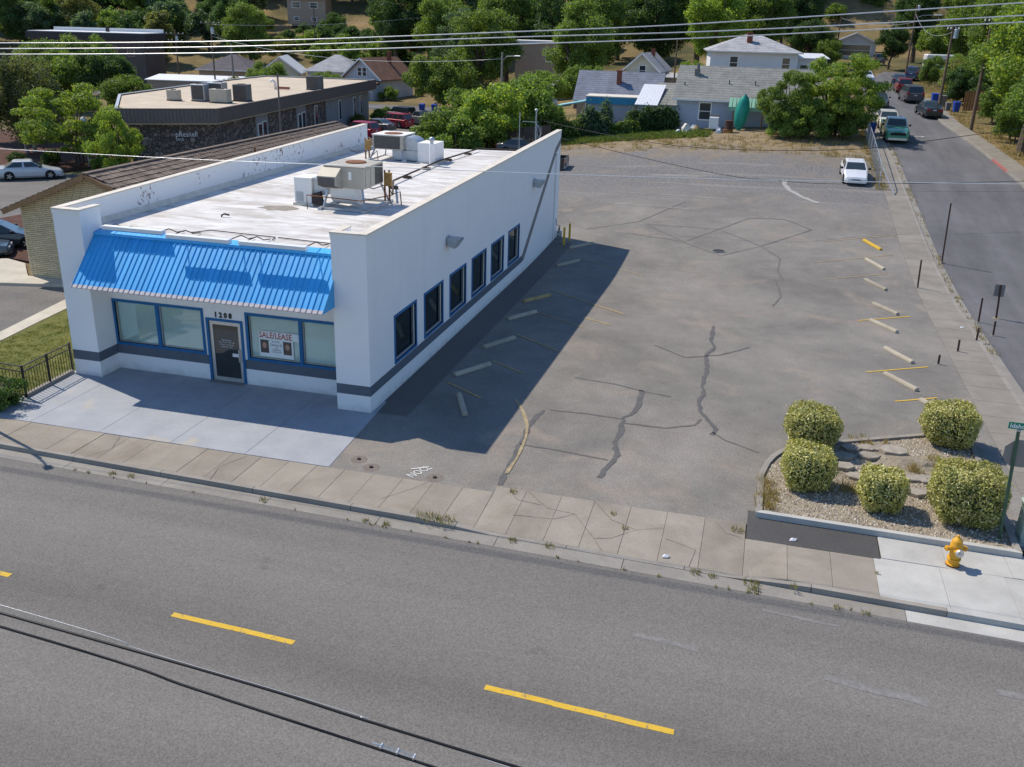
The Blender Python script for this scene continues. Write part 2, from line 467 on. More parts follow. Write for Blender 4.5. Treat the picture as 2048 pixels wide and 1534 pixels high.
def leaf_mat(name, cols, trans=.5, rough=.55):
    t = NT(name)
    g = t.n('ShaderNodeNewGeometry')
    oi = t.n('ShaderNodeObjectInfo')
    f = t.math('FRACT', t.math('ADD', g.outputs['Random Per Island'], 0))
    n = len(cols)
    base = t.ramp(f, [(i/(n-1), c) for i, c in enumerate(cols)])
    v = t.math('ADD', t.math('MULTIPLY', oi.outputs['Random'], .35), .82)
    comb = t.n('ShaderNodeCombineColor'); [t.l(v, comb.inputs[i]) for i in range(3)]
    base = t.mix(1., base, comb.outputs[0], 'MULTIPLY')
    t.col(base); t.set(rough, 0, .35)
    if name == 'leaf_variegated':
        base = t.mix(t.ramp(t.noise(2.6, 4, .6), [(.50, 0.), (.70, .4)]), base, (.15,.21,.05)); t.col(base)
    tr = t.n('ShaderNodeBsdfTranslucent'); t.l(t.mix(1., base, (1.4,1.38,.55), 'MULTIPLY'), tr.inputs[0])
    ms = t.n('ShaderNodeMixShader'); ms.inputs[0].default_value = trans
    t.l(t.b.outputs[0], ms.inputs[1]); t.l(tr.outputs[0], ms.inputs[2]); t.l(ms.outputs[0], t.out.inputs[0])
    MATS[name] = t.m; return t.m
leaf_mat('leaf_mid', [(0.081,0.140,0.032),(0.128,0.206,0.046),(0.181,0.272,0.063),(0.237,0.319,0.082)])
leaf_mat('leaf_dark', [(0.034,0.078,0.027),(0.054,0.113,0.038),(0.078,0.148,0.049),(0.117,0.191,0.066)])
leaf_mat('leaf_bright', [(0.109,0.188,0.036),(0.181,0.289,0.054),(0.271,0.375,0.063),(0.380,0.449,0.091)])
leaf_mat('leaf_olive', [(0.090,0.112,0.036),(0.154,0.177,0.054),(0.217,0.234,0.082),(0.289,0.289,0.108)])
leaf_mat('leaf_blue', [(0.046,0.095,0.057),(0.078,0.138,0.080),(0.117,0.191,0.105),(0.156,0.243,0.134)])
leaf_mat('leaf_variegated', [(.17,.20,.05),(.36,.37,.09),(.55,.51,.16),(.66,.61,.24),(.74,.70,.40)], .25, .5)
leaf_mat('leaf_birch', [(.06,.075,.03),(.09,.11,.045),(.125,.145,.06),(.16,.175,.075)])
leaf_mat('leaf_hedge', [(.04,.085,.018),(.07,.13,.025),(.10,.17,.035)], .25)
leaf_mat('weed', [(.10,.12,.03),(.15,.16,.045),(.22,.19,.07),(.28,.21,.09)], .3)
leaf_mat('dry_weed', [(.22,.17,.07),(.32,.25,.11),(.40,.30,.14),(.24,.22,.07)], .3)
leaf_mat('grass_blade', [(.07,.10,.022),(.11,.145,.03),(.17,.19,.05),(.26,.24,.09)], .3)
leaf_mat('ground_cover', [(.06,.10,.02),(.10,.16,.03),(.15,.21,.04),(.20,.26,.05)], .3)
M('bark', (.12,.09,.07), .95, var=.35, scale=6, bump=.6, bscale=14)
M('bark_pale', (.34,.30,.26), .9, var=.3, scale=5, bump=.4, bscale=12)
M('pole_wood', (.15,.105,.075), .9, var=.25, scale=4, bump=.4, bscale=20)
M('pole_grey', (.28,.25,.22), .9, var=.2, scale=4, bump=.4, bscale=20)
M('white_trim', (.78,.77,.74), .6, var=.05)
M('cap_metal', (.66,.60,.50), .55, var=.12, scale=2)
M('stripe_grey', (.105,.125,.155), .7, var=.08)
M('stripe_side', (.20,.195,.195), .7, var=.1)
M('blue_trim', (.012,.12,.30), .5, var=.12)
M('alu', (.62,.61,.58), .35, .6, .5, var=.06)
M('galv', (.42,.45,.48), .45, .7, .5, var=.15, scale=4)
M('beige_metal', (.42,.385,.32), .55, .1, .4, var=.1, scale=2)
M('rust', (.20,.085,.04), .9, var=.4, scale=9)
M('dark_iron', (.035,.03,.03), .6, .2, .4, var=.2)
M('brown_post', (.085,.045,.035), .7, .2, .3, var=.25)
M('coil_grey', (.10,.095,.09), .7, .3, .3, var=.2, scale=8, bump=.5, bscale=60)
M('black', (.015,.015,.016), .6, var=.2)
M('rubber', (.02,.02,.021), .85, var=.2)
def worn_yellow():
    t = NT('yellow_paint')
    wv = t.n('ShaderNodeNewGeometry').outputs['Position']
    base = t.mix(t.noise(5, 4, .6, vec=wv), (.52,.33,.03), (.66,.43,.05))
    base = t.mix(t.ramp(t.noise(9, 5, .75, vec=wv), [(.56, 0.), (.64, .85)]), base, (.17,.155,.13))
    base = t.mix(t.ramp(t.noise(.8, 3, .6, vec=wv), [(.55, 0.), (.75, .5)]), base, (.40,.31,.16))
    t.col(base); MATS['yellow_paint'] = t.set(.8, 0, .25)
worn_yellow()
M('yellow_post', (.55,.36,.03), .55, var=.12)
M('yellow_faded', (.36,.265,.12), .85, var=.35, scale=5)
M('white_faded', (.33,.32,.30), .85, var=.25, scale=5)
M('sealant', (.10,.097,.095), .75, var=.2, scale=4)
M('sealant_thin', (.125,.118,.112), .8, var=.2, scale=4)
M('chalk', (.62,.62,.60), .9, var=.1)
M('red_kerb', (.36,.13,.11), .8, var=.2)
M('hydrant_yellow', (.66,.33,.02), .45, 0, .4, var=.1, scale=8)
M('silver', (.55,.55,.53), .35, .7, .5, var=.1)
M('sign_green', (.015,.22,.13), .45, var=.06)
M('sign_white', (.80,.80,.80), .5, var=.04)
M('sign_back', (.21,.20,.19), .55, .2, .4, var=.08)
M('post_green', (.05,.10,.065), .5, .3, .4, var=.2)
M('cabinet_green', (.33,.42,.36), .55, var=.08)
M('bin_blue', (.012,.055,.33), .5, 0, .4, var=.1)
M('bin_grey', (.16,.155,.15), .6, 0, .3, var=.1)
M('wood_fence', (.24,.13,.06), .9, var=.25, scale=3, rnd=.15)
M('wood_dark', (.10,.075,.06), .9, var=.25, scale=3, rnd=.15)
M('tan_roof', (.50,.42,.32), .85, var=.15, scale=.7)
M('fascia_brown', (.165,.135,.122), .7, var=.1)
M('grey_wall', (.27,.27,.27), .8, var=.08, scale=1)
M('dark_wall', (.12,.095,.085), .85, var=.15, scale=.6)
M('dark_band', (.05,.045,.048), .8, var=.15)
M('white_membrane', (.66,.66,.66), .7, var=.1)
M('metal_white', (.72,.73,.74), .45, .2, .5, var=.05)
M('metal_green', (.20,.40,.28), .5, .1, .4, var=.08)
M('metal_blue', (.02,.22,.38), .45, .1, .4, var=.12)
M('turquoise', (.30,.60,.62), .5, var=.08)
M('canoe_green', (.02,.30,.22), .45, var=.12)
M('brick_red', (.22,.075,.05), .9, var=.25, scale=7, bump=.4)
M('brick_cream', (.56,.47,.30), .85, var=.10, scale=7, bump=.3, rnd=.12)
M('mortar', (.20,.16,.11), .95, var=.12)
M('shake', (.165,.13,.105), .95, var=.3, scale=4, bump=.5, bscale=25, rnd=.3)
M('roof_deck', (.06,.05,.045), .95, var=.2)
M('rake_wood', (.25,.15,.075), .8, var=.15)
M('blind', (.70,.745,.745), .5, 0, .4, var=.06, scale=.8)
M('paper', (.72,.78,.78), .6, var=.03)
M('photo_dark', (.10,.075,.065), .6, var=.2)
M('skin_tone', (.42,.25,.19), .6, var=.08)
M('print_red', (.42,.10,.075), .6, var=.08)
M('print_black', (.03,.03,.035), .6, var=.08)
M('stone_flag', (.29,.26,.215), .9, var=.2, scale=4, bump=.5, rnd=.12)
M('wire_black', (.012,.012,.014), .5, var=.1)
M('wire_alu', (.62,.64,.66), .35, .3, .5, var=.05)
M('litter', (.8,.8,.8), .7, var=.05)
M('tail_red', (.35,.015,.015), .25, 0, .6, var=.1)
M('head_clear', (.55,.56,.57), .15, 0, .7, var=.05)
M('plate', (.6,.62,.65), .5, var=.05)
M('conduit', (.07,.05,.04), .8, .2, .3, var=.3, scale=6)
M_glass('glass_dark'); M_glass('glass_car', (.03,.045,.05), .06, .7); M_glass('glass_house', (.035,.04,.045), .1, .6); M_glass('glass_door', (.03,.035,.035), .04, .9)
# ================================================================ the setting: ground, roads, pavements
def grid_mesh(name, xs, ys, zf, mat, parent=None):
    nx, ny = len(xs), len(ys)
    vs = [(x, y, zf(x, y)) for y in ys for x in xs]
    fs = [(j*nx+i, j*nx+i+1, (j+1)*nx+i+1, (j+1)*nx+i) for j in range(ny-1) for i in range(nx-1)]
    mb = MB(); mb.v = vs; mb.f = fs
    return mb.build(name, mat, parent, smooth=True, fix=False)
def strip_into(mb, ys, xl, xr, nx, dz):
    vs = []; 
    for y in ys:
        a, b = xl(y), xr(y)
        for i in range(nx+1):
            x = a + (b-a)*i/nx
            vs.append((x, y, H(x, y)+dz))
    fs = [(j*(nx+1)+i, j*(nx+1)+i+1, (j+1)*(nx+1)+i+1, (j+1)*(nx+1)+i) for j in range(len(ys)-1) for i in range(nx)]
    return mb.add(vs, fs)
def fr(a, b, st):
    n = max(1, int(round((b-a)/st))); return [a+(b-a)*i/n for i in range(n+1)]
random.seed(3)
xs = fr(-300,-60,8)[:-1] + fr(-60,60,2)[:-1] + fr(60,220,8)
ys = fr(-60,-8,8)[:-1] + fr(-8,150,2)[:-1] + fr(150,560,6)
def gzf(x, y):
    z = H(x, y) - .06
    if 17 < x < 37 and y < 146: z -= .2
    if y < -1: z = -.42
    if y > 150: z += (math.sin(x*.11+y*.05)+math.sin(x*.047-y*.09)*1.5)*min(1, (y-150)/60)*.9
    return z
tag(grid_mesh('ground', xs, ys, gzf, MATS['ground']), kind='structure')

# main street
def yk(x): return -6.05 - .028*x          # foot of the kerb
mb = MB()
XR = fr(-70, 70, 5)
for i in range(len(XR)-1):
    a, b = XR[i], XR[i+1]
    mb.quad((a,-30,-.15),(b,-30,-.15),(b,yk(b)-.45,-.15),(a,yk(a)-.45,-.15))
main_road = tag(mb.build('main_road', MATS['main_road'], fix=False), kind='structure')
def kz(x):                                  # top of the kerb: drops at the car park entrance
    def s(t): t = min(max(t,0),1); return t*t*(3-2*t)
    return -.128*min(s((x-4.3)/1.5), 1-s((x-12.3)/1.3))
g = MB(); XG = fr(-40, 19.4, 1.1)
gutter = tag(link('gutter', None), kind='structure')
for i in range(0, len(XG)-1, 3):
    g = MB(); a, b = XG[i], XG[min(i+3, len(XG)-1)]
    a += .008; b -= .008
    g.hexa([(a,yk(a)-.46,-.3),(b,yk(b)-.46,-.3),(b,yk(b)+.02,-.3),(a,yk(a)+.02,-.3),(a,yk(a)-.46,-.146),(b,yk(b)-.46,-.146),(b,yk(b)+.02,-.138),(a,yk(a)+.02,-.138)])
    g.build('gutter_section', MATS['gutter' if a < 15.4 else 'walk_new'], gutter)
kerb = tag(link('kerb', None), kind='structure')
XK = [-40+1.0*i for i in range(60)]
i = 0
while i < 59:
    j = min(i+3, 59); k = MB()
    for m in range(i, j):
        a = XK[m] + (.008 if m == i else 0); b = XK[m+1] - (.008 if m == j-1 else 0)
        za, zb = kz(a)+.003, kz(b)+.003
        k.hexa([(a,yk(a),-.3),(b,yk(b),-.3),(b,yk(b)+.17,-.3),(a,yk(a)+.17,-.3),(a,yk(a)+.015,za),(b,yk(b)+.015,zb),(b,yk(b)+.17,zb+.001),(a,yk(a)+.17,za+.001)])
    k.build('kerb_section', MATS['kerb' if XK[i] < 15 else 'walk_new'], kerb, fix=True)
    i = j
# pavement along the street: each slab a piece
sidewalk = tag(link('sidewalk', None), kind='structure')
bed = MB(); bed.quad((-40,yk(-40)+.16,-.15),(19.5,yk(19.5)+.16,-.15),(19.5,-3.3,-.035),(-40,-4.0,-.035)); bed.build('bed', MATS['mulch'], sidewalk, fix=False)
def slab(a, b, yb, mat, par, yf=None):
    a += .004; b -= .004; m = MB()
    fa = yk(a)+.175 if yf is None else yf; fb = yk(b)+.175 if yf is None else yf
    za, zb = (kz(a), kz(b)) if yf is None else (0, 0)
    dz = random.uniform(-.007, .007)
    m.hexa([(a,fa,-.25),(b,fb,-.25),(b,yb,-.25),(a,yb,-.25),(a,fa,za+dz),(b,fb,zb+dz),(b,yb,dz),(a,yb,dz)])
    return m.build('slab', mat, par, bevel=.004)
x = 5.47-51*.905
for _ in range(51):
    w = .905; slab(x, x+w, -4.12, MATS['walk'], sidewalk); x += w
xj = [x, 6.35, 7.36, 8.3, 9.31, 10.31, 11.32, 12.4]
for a, b in zip(xj, xj[1:]): slab(a, b, -3.76, MATS['walk'], sidewalk)
for a, b in zip((12.4,13.45,14.5), (13.45,14.5,15.55)): slab(a, b, -4.58, MATS['walk'], sidewalk)
for a, b in zip((15.55,17.1,18.6), (17.1,18.6,19.8)):
    slab(a, b, -4.52, MATS['walk_new'], sidewalk); slab(a+.2, b+.2, -3.32, MATS['walk_new'], sidewalk, -4.505)
m = MB(); m.prism([(12.42,-4.56),(15.72,-4.56),(15.72,-3.3),(12.7,-3.3),(12.7,-2.98),(12.42,-2.98)], -.1, -.002)
m.build('asphalt_infill', MATS['patch_asphalt'], sidewalk)
# street corner: curved kerb and fan of new concrete
arc = [(19.5+2.25*math.sin(t), -4.35-2.25*math.cos(t)) for t in [PI/2*i/8 for i in range(9)]]
m = MB(); m.prism([(19.83,-6.6)] + arc[1:] + [(21.75,-1.0),(20.03,-1.0),(20.03,-3.3),(19.83,-3.3)], -.2, -.001); m.build('corner_slab', MATS['walk_new'], sidewalk)
m = MB()
for (a, b) in zip(arc, arc[1:]):
    n = lambda p: ((p[0]-19.5)/2.25, (p[1]+4.35)/2.25)
    na, nb = n(a), n(b)
    m.hexa([(a[0]+na[0]*.02,a[1]+na[1]*.02,-.3),(b[0]+nb[0]*.02,b[1]+nb[1]*.02,-.3),(b[0]-nb[0]*.15,b[1]-nb[1]*.15,-.3),(a[0]-na[0]*.15,a[1]-na[1]*.15,-.3)] +
           [(a[0],a[1],.003),(b[0],b[1],.003),(b[0]-nb[0]*.15,b[1]-nb[1]*.15,.003),(a[0]-na[0]*.15,a[1]-na[1]*.15,.003)])
m.build('kerb_section', MATS['walk_new'], kerb)
m = MB(); m.box(19.05, 19.5, -7.05, -6.65, -.145, -.138); dr = m.build('drain_grate', MATS['dark_iron'], gutter)
m = MB()
for i in range(5): m.box(19.08+i*.085, 19.12+i*.085, -7.02, -6.68, -.138, -.128)
m.build('grate_bar', MATS['rust'], gutter)

# side street
def pl(pts):
    X, Y = zip(*pts); return lambda y: float(np.interp(y, X, Y))
srL = pl([(-8,21.8),(65,21.4),(95,21.6),(122,24.2),(145,29)]); srR = pl([(-8,31),(48,29.7),(61,28.6),(73,27.6),(93,27.8),(122,29.8),(145,35)])
m = MB(); strip_into(m, fr(-6.9, 143, 1.5), srL, srR, 8, -.11)
m.quad((21.0,-6.95,-.145),(31.2,-6.95,-.145),(31,-6.85,-.11),(21.0,-6.85,-.12))
side_road = tag(m.build('side_road', MATS['side_road'], smooth=True, fix=False), kind='structure')
swl = tag(link('side_pavement', None), kind='structure')
y = -1.0
while y < 66:
    L = 1.52; m = MB(); a, b = y+.008, y+L-.008
    x0, x1 = 20.03, srL((a+b)/2)-.17
    m.hexa([(x0,a,H(x0,a)-.2),(x1,a,H(x1,a)-.2),(x1,b,H(x1,b)-.2),(x0,b,H(x0,b)-.2),(x0,a,H(x0,a)),(x1,a,H(x1,a)),(x1,b,H(x1,b)),(x0,b,H(x0,b))])
    m.build('slab', MATS['walk_side'], swl)
    m = MB(); x0, x1 = srL((a+b)/2)-.165, srL((a+b)/2)+.01
    m.hexa([(x0,a,H(x0,a)-.2),(x1,a,H(x1,a)-.2),(x1,b,H(x1,b)-.2),(x0,b,H(x0,b)-.2),(x0,a,H(x0,a)+.004),(x1,a,H(x1,a)+.002),(x1,b,H(x1,b)+.002),(x0,b,H(x0,b)+.004)])
    if y > -2.5: m.build('kerb_section', MATS['kerb'], swl)
    y += L
m = MB(); strip_into(m, fr(-1, 66, 1.5), lambda y: srL(y)-.0, lambda y: srL(y)+.42, 1, -.104); m.build('gutter_section', MATS['gutter'], swl, fix=False)
swr = tag(link('far_pavement', None), kind='structure')
y = 0
while y < 96:
    a, b = y+.002, y+1.998; xa, xb = srR(a), srR(b)
    m = MB(); m.hexa([(xx,yy,H(xx,yy)+dz_) for dz_ in (-.2,.02) for xx,yy in ((xa+.18,a),(xa+1.65,a),(xb+1.65,b),(xb+.18,b))])
    m.build('slab', MATS['walk_side'], swr)
    m = MB(); m.hexa([(xx,yy,H(xx,yy)+dz_) for dz_ in (-.2,.024) for xx,yy in ((xa,a),(xa+.178,a),(xb+.178,b),(xb,b))])
    m.build('kerb_section', MATS['red_kerb' if 50 < y < 55.9 else 'kerb'], swr)
    y += 2

# car park
m = MB()
strip_into(m, fr(-4.16,-3.0,.6), lambda y: .35, lambda y: 5.47, 4, -.006)
strip_into(m, fr(-3.78,-3.0,.6), lambda y: 5.47, lambda y: 12.44, 6, -.006)
strip_into(m, fr(-3.0,28.6,1.0), lambda y: -.02, lambda y: 20.02, 14, -.006)
strip_into(m, fr(28.6,68,1.0), lambda y: -13.2, lambda y: 20.02, 22, -.006)
lot = tag(m.build('parking_lot', MATS['lot'], smooth=True, fix=False), kind='structure')
M('yellow_ghost', (.31,.25,.15), .9, var=.3, scale=4)
def ribbon(pts, w, dz=.0, jit=0, sub=.5):
    m = MB(); P = []
    for (a, b) in zip(pts, pts[1:]):
        n = max(1, int(math.hypot(b[0]-a[0], b[1]-a[1])/sub))
        P += [(a[0]+(b[0]-a[0])*i/n, a[1]+(b[1]-a[1])*i/n) for i in range(n)]
    P.append(pts[-1])
    vs = []
    for i, p in enumerate(P):
        q0 = P[max(i-1,0)]; q1 = P[min(i+1,len(P)-1)]
        dx, dy = q1[0]-q0[0], q1[1]-q0[1]; L = math.hypot(dx, dy) or 1
        ww = w*(1+random.uniform(-jit, jit))/2; ox = random.uniform(-jit, jit)*w*.5
        nx, ny = -dy/L, dx/L
        for s in (-1, 1):
            x, y = p[0]+nx*(s*ww+ox), p[1]+ny*(s*ww+ox); vs.append((x, y, H(x, y)+dz))
    return m.add(vs, [(2*i, 2*i+2, 2*i+3, 2*i+1) for i in range(len(P)-1)])
Z1, Z2 = .0, .005
m = ribbon([(.62,.15),(.62,27.2)], 1.2, Z1-.001); m.build('dark_strip', MATS['lot_new'], lot, fix=False)
cracks = [([(10.39,13.97),(10.42,11.91),(10.61,10.94),(10.36,9.74),(10.52,8.37),(10.48,6.37),(10.61,5.37),(10.47,4.82),(10.63,3.67),(11.22,2.4),(11.14,1.87)], .15),
 ([(8.38,5.12),(8.47,4.13),(8.46,2.94),(8.16,2.38),(8.24,1.32),(8.17,.27),(8.44,-.61),(8.27,-1.57),(8.13,-2.31)], .17),
 ([(5.64,2.22),(7.01,2.31),(8.14,2.24)], .09), ([(5.82,5.59),(7.37,5.41),(8.4,5.02),(9.45,4.82)], .07), ([(8.24,1.92),(9.59,1.94),(10.52,2.51),(10.68,3.09)], .09),
 ([(5.36,-.78),(6.83,-.88),(8.19,-1.06)], .08), ([(11.13,2.07),(11.55,1.59),(12.62,.95)], .06), ([(8.23,10.43),(9.57,9.27),(10.9,10.05),(12.04,11.45)], .10),
 ([(5.52,-3.65),(5.45,-2.32),(5.3,.76),(5.4,2.13)], .16), ([(7.58,29.14),(9.44,32.39),(12.08,29.53),(9.91,26.95),(7.58,29.14)], .07),
 ([(9.44,32.39),(11.2,35.2),(13.4,35.4),(15,33.6),(12.08,29.53)], .09), ([(4.2,30.2),(7.58,29.3),(4.9,32.5),(9.44,32.39)], .06), ([(12.08,29.53),(13.2,27.4),(13.1,24.8),(13.4,23.2)], .08),
 ([(1.4,30.5),(4.4,33),(6.2,37),(6.8,38.2)], .08), ([(13,23.2),(13.3,20.1),(12.9,18.2)], .1)]
for p, w in cracks: ribbon(p, w, Z2, .4, .22).build('crack_sealant', MATS['sealant' if w >= .15 else 'sealant_thin'], lot, fix=False)
ylines = [([(1.5,3.55),(3.1,2.48)], .1), ([(2.4,6.32),(3.9,5.35)], .09), ([(2.5,9.8),(4.6,8.3)], .09), ([(2.2,17.25),(6.3,14.4)], .09), ([(2.36,24.0),(6.2,21.6)], .09), ([(2.3,13.4),(4.9,11.8)], .07), ([(4.6,13.3),(6,12.5)], .09),
 ([(17.26,6.98),(18.8,7.87)], .08), ([(16.5,9.9),(18.95,11.37)], .08), ([(16.7,17.1),(19.13,18.67)], .08), ([(15.6,24.1),(18.9,26.2)], .08), ([(15.0,27.1),(19.44,29.89)], .08), ([(15.6,31.4),(20.0,33.9)], .08)]
for p, w in ylines: ribbon(p, w, Z2+.004, .12).build('parking_line', MATS['yellow_faded' if p[0][1] < 22 and p[0][0] < 14.5 else ('yellow_ghost' if p[0][1] > 22 else 'yellow_paint')], lot, fix=False)
ribbon([(4.3,2.75),(4.75,1.9),(5.2,.75),(5.42,-.3),(5.5,-1.2),(5.55,-1.9),(5.5,-2.9)], .10, Z2+.008, .5).build('painted_arc', MATS['yellow_ghost'], lot, fix=False)
ribbon([(13.3,45.2),(13.25,44),(13.6,42.6),(14.4,41),(15.5,39.7)], .34, Z2+.004, .2).build('painted_arc', MATS['white_faded'], lot, fix=False)
for p in ([(1,37.2),(8,36.4)], [(2,40.2),(9.5,39.4)]): ribbon(p, .10, Z2+.004, .4).build('tyre_scuff', MATS['white_faded'], lot, fix=False)
def disc_on(name, x, y, r, mat, par, dz, n=18, sq=1):
    m = MB(); m.add([(x+r*math.cos(2*PI*i/n), y+r*sq*math.sin(2*PI*i/n), H(x,y)+dz) for i in range(n)], [tuple(range(n))]); return m.build(name, mat, par, fix=False)
mh = thing('manhole_cover', 'dark round manhole cover inside the cracked diamond of the car park', 'manhole', (9.75,27.9,H(9.75,27.9)))
m = MB(); m.lathe([(.42,-.02),(.42,.012),(.36,.014)], 20); m.build('ring', MATS['stripe_side'], mh)
m = MB(); m.lathe([(.35,-.02),(.35,.018),(.1,.02)], 20); m.build('lid', MATS['dark_iron'], mh)
mh = thing('manhole_cover', 'pale round manhole cover in the side street in front of the green pickup', 'manhole', (24.5,65.0,H(24.5,65)-.10))
m = MB(); m.lathe([(.62,-.05),(.62,.012),(.38,.014)], 20); m.build('ring', MATS['walk_new'], mh)
m = MB(); m.lathe([(.37,-.02),(.37,.018),(.1,.02)], 20); m.build('lid', MATS['sign_back'], mh)
for (x, y, lb) in ((1.04,-3.36,'rusty sawn-off bolt nearest the blue-grey apron'), (1.6,-3.75,'rusty sawn-off bolt in front of the one nearest the apron'), (3.6,-3.8,'rusty sawn-off bolt right of the white chalk marks')):
    a = thing('anchor_bolt', lb + ' in the asphalt', 'bolt', (x,y,-.006), group='sawn-off bolts by the pavement')
    m = MB(); m.lathe([(.26,.0),(.25,.006),(.1,.008)], 16); m.build('stained_collar', M('rust_stain', (.175,.15,.128), .95, var=.2, scale=8), a)
    m = MB(); m.lathe([(.06,.0),(.06,.04),(.05,.05)], 10); m.build('stub', MATS['dark_iron'], a)
text_mesh('NOCL', .42, MATS['chalk'], 'chalk_mark', (3.0,-4.02,.006), (0,0,math.radians(66)), lot, 0.0005, xs=.72)
ribbon([(2.75,-3.5),(3.2,-3.2)], .05, Z2+.004).build('chalk_mark', MATS['chalk'], lot, fix=False)
# street paint
for (a, b, w) in (((.2,-11.62),(3.24,-11.75),.15), ((7.55,-11.93),(11.35,-12.12),.15), ((-7.2,-11.27),(-4.3,-11.4),.15), ((15.6,-12.33),(19,-12.5),.15)):
    n = 8; m = MB(); d = ((b[0]-a[0])/n, (b[1]-a[1])/n)
    for i in range(n):
        p0 = (a[0]+d[0]*i, a[1]+d[1]*i); p1 = (p0[0]+d[0], p0[1]+d[1])
        j0, j1 = (random.uniform(-.008,.008) for _ in (0,1))
        m.quad((p0[0],p0[1]-w/2+j0,-.145),(p1[0],p1[1]-w/2+j0,-.145),(p1[0],p1[1]+w/2+j0,-.145),(p0[0],p0[1]+w/2+j0,-.145))
    m.build('centre_dash', MATS['yellow_paint'], main_road, fix=False)
# hairline cracks across the old pavement and pale scuffs on the street
def surf_ribbon(pts, w, zf, par, mat, nm, jit=.35, sub=.2):
    m = MB(); P = []
    for (a, b) in zip(pts, pts[1:]):
        n = max(1, int(math.hypot(b[0]-a[0], b[1]-a[1])/sub)); P += [(a[0]+(b[0]-a[0])*i/n, a[1]+(b[1]-a[1])*i/n) for i in range(n)]
    P.append(pts[-1]); vs = []
    for i, p in enumerate(P):
        q0 = P[max(i-1,0)]; q1 = P[min(i+1,len(P)-1)]; dx, dy = q1[0]-q0[0], q1[1]-q0[1]; L = math.hypot(dx, dy) or 1
        ww = w*random.uniform(1-jit,1+jit)/2; o = random.uniform(-1,1)*w*jit*1.5; nx, ny = -dy/L, dx/L
        for s in (-1, 1): x, y = p[0]+nx*(s*ww+o), p[1]+ny*(s*ww+o); vs.append((x, y, zf(x, y)))
    m.add(vs, [(2*i, 2*i+2, 2*i+3, 2*i+1) for i in range(len(P)-1)]); return m.build(nm, mat, par, fix=False)
def walk_z(x, y):
    t = min(max((y+3.76)/(yk(x)+.175+3.76), 0), 1); return kz(x)*t + .012
for p in ([(6.4,-3.8),(7.1,-4.5),(7.9,-4.6),(8.6,-5.6),(8.9,-6.1)], [(8.3,-3.8),(8.9,-4.6),(9.6,-4.9),(9.0,-5.5),(8.6,-5.6)], [(9.6,-4.9),(10.3,-4.6)], [(6.3,-5.1),(7.4,-5.0),(7.9,-4.6)], [(5.9,-3.9),(6.2,-4.3),(6.9,-4.4)], [(3.5,-4.15),(3.2,-4.7),(2.6,-5.5)], [(-6.6,-4.2),(-6.3,-5.0),(-6.7,-5.8)], [(11.6,-3.9),(11.9,-4.4),(12.3,-4.5)], [(-2.2,-4.2),(-2.6,-5.1),(-2.4,-5.9)], [(10.4,-5.1),(11.2,-5.4),(11.1,-6.2)]):
    surf_ribbon(p, .011, walk_z, sidewalk, M('crack_dark', (.12,.108,.09), .9, var=.2), 'crack')
for p, w in (([(10.2,-9.3),(11.6,-9.45)], .16), ([(14.2,-9.6),(16.2,-9.8)], .22), ([(17.6,-9.0),(18.8,-9.05)], .2), ([(12.9,-7.5),(14.6,-7.65)], .1)):
    surf_ribbon(p, w, lambda x, y: -.1455, main_road, M('pale_scuff', (.185,.18,.175), .9, var=.25, scale=9), 'scuff', .12, .5)
# painted forecourt of the shop, five bays
ap = tag(link('forecourt', None), kind='structure')
xa = [-11.75,-10.0,-7.45,-4.9,-2.35,.42]
for i, (a, b) in enumerate(zip(xa, xa[1:])):
    m = MB(); a += .004; b -= .004
    m.hexa([(a,-4.1,-.2),(b+ (.02 if i==4 else 0),-4.1,-.2),(b if i<4 else .1,1.1,-.2),(a,1.1,-.2),(a,-4.1,.008),(b,-4.1,.008),(b if i<4 else .1,1.1,.012),(a,1.1,.012)])
    m.build('slab', MATS['apron'], ap, bevel=.005)
m = MB(); m.box(-11.74,.3,-4.08,1.0,-.15,-.03); m.build('bed', MATS['mulch'], ap)
# left side: lawn, cream walk, driveway, planting beds
def flat(name, poly, z, mat, cat=None):
    m = MB(); m.prism(poly, z-.15, z); return tag(m.build(name, MATS[mat]), kind='structure')
flat('lawn', [(-40,-4.1),(-11.76,-4.1),(-11.76,7.2),(-17.5,7.15),(-17.1,2.6),(-40,-14)] if False else [(-30,-4.1),(-11.76,-4.1),(-11.76,7.3),(-17.4,7.1),(-16.75,2.2),(-18.3,-1.0),(-30,-1.0)], -.012, 'lawn')
cw = tag(link('cream_path', None), kind='structure')
for a, b in (((-19.3,-1.0),(-17.6,2.0)), ((-17.6,2.0),(-18.1,4.6)), ((-18.1,4.6),(-18.5,7.6)), ((-18.5,7.6),(-12.0,7.6))):
    pass
PTS = [(-16.75,2.2),(-17.1,4.6),(-17.4,7.1),(-11.8,8.3)]; PTO = [(-17.55,2.9),(-17.95,5.4),(-18.4,8.05),(-11.8,9.3)]
PTS = [(-18.3,-1.)] + PTS; PTO = [(-19.2,-.4)] + PTO
for i in range(len(PTS)-1):
    m = MB(); m.prism([PTS[i], PTS[i+1], PTO[i+1], PTO[i]][::-1], -.1, .02); m.build('slab', MATS['cream_walk'], cw)
flat('driveway', [(-60,-3.9),(-30,-3.9),(-30,-1.02),(-19.2,-.4),(-17.56,2.9),(-18.4,8.05),(-11.8,9.3),(-11.8,9.7),(-20,9.5),(-23,8.75),(-60,0)], -.02, 'road')
flat('entrance_slab', [(-27,7.6),(-23,8.85),(-20,9.6),(-11.8,9.85),(-11.8,10.4),(-22.6,10.4),(-24.5,12.4),(-26,12.9),(-29,11.5)], .1, 'cream_walk')
flat('office_drive', [(-90,9),(-32,9),(-26,13.2),(-23.5,14),(-23.5,40),(-43.4,38),(-90,38)], -.025, 'road')
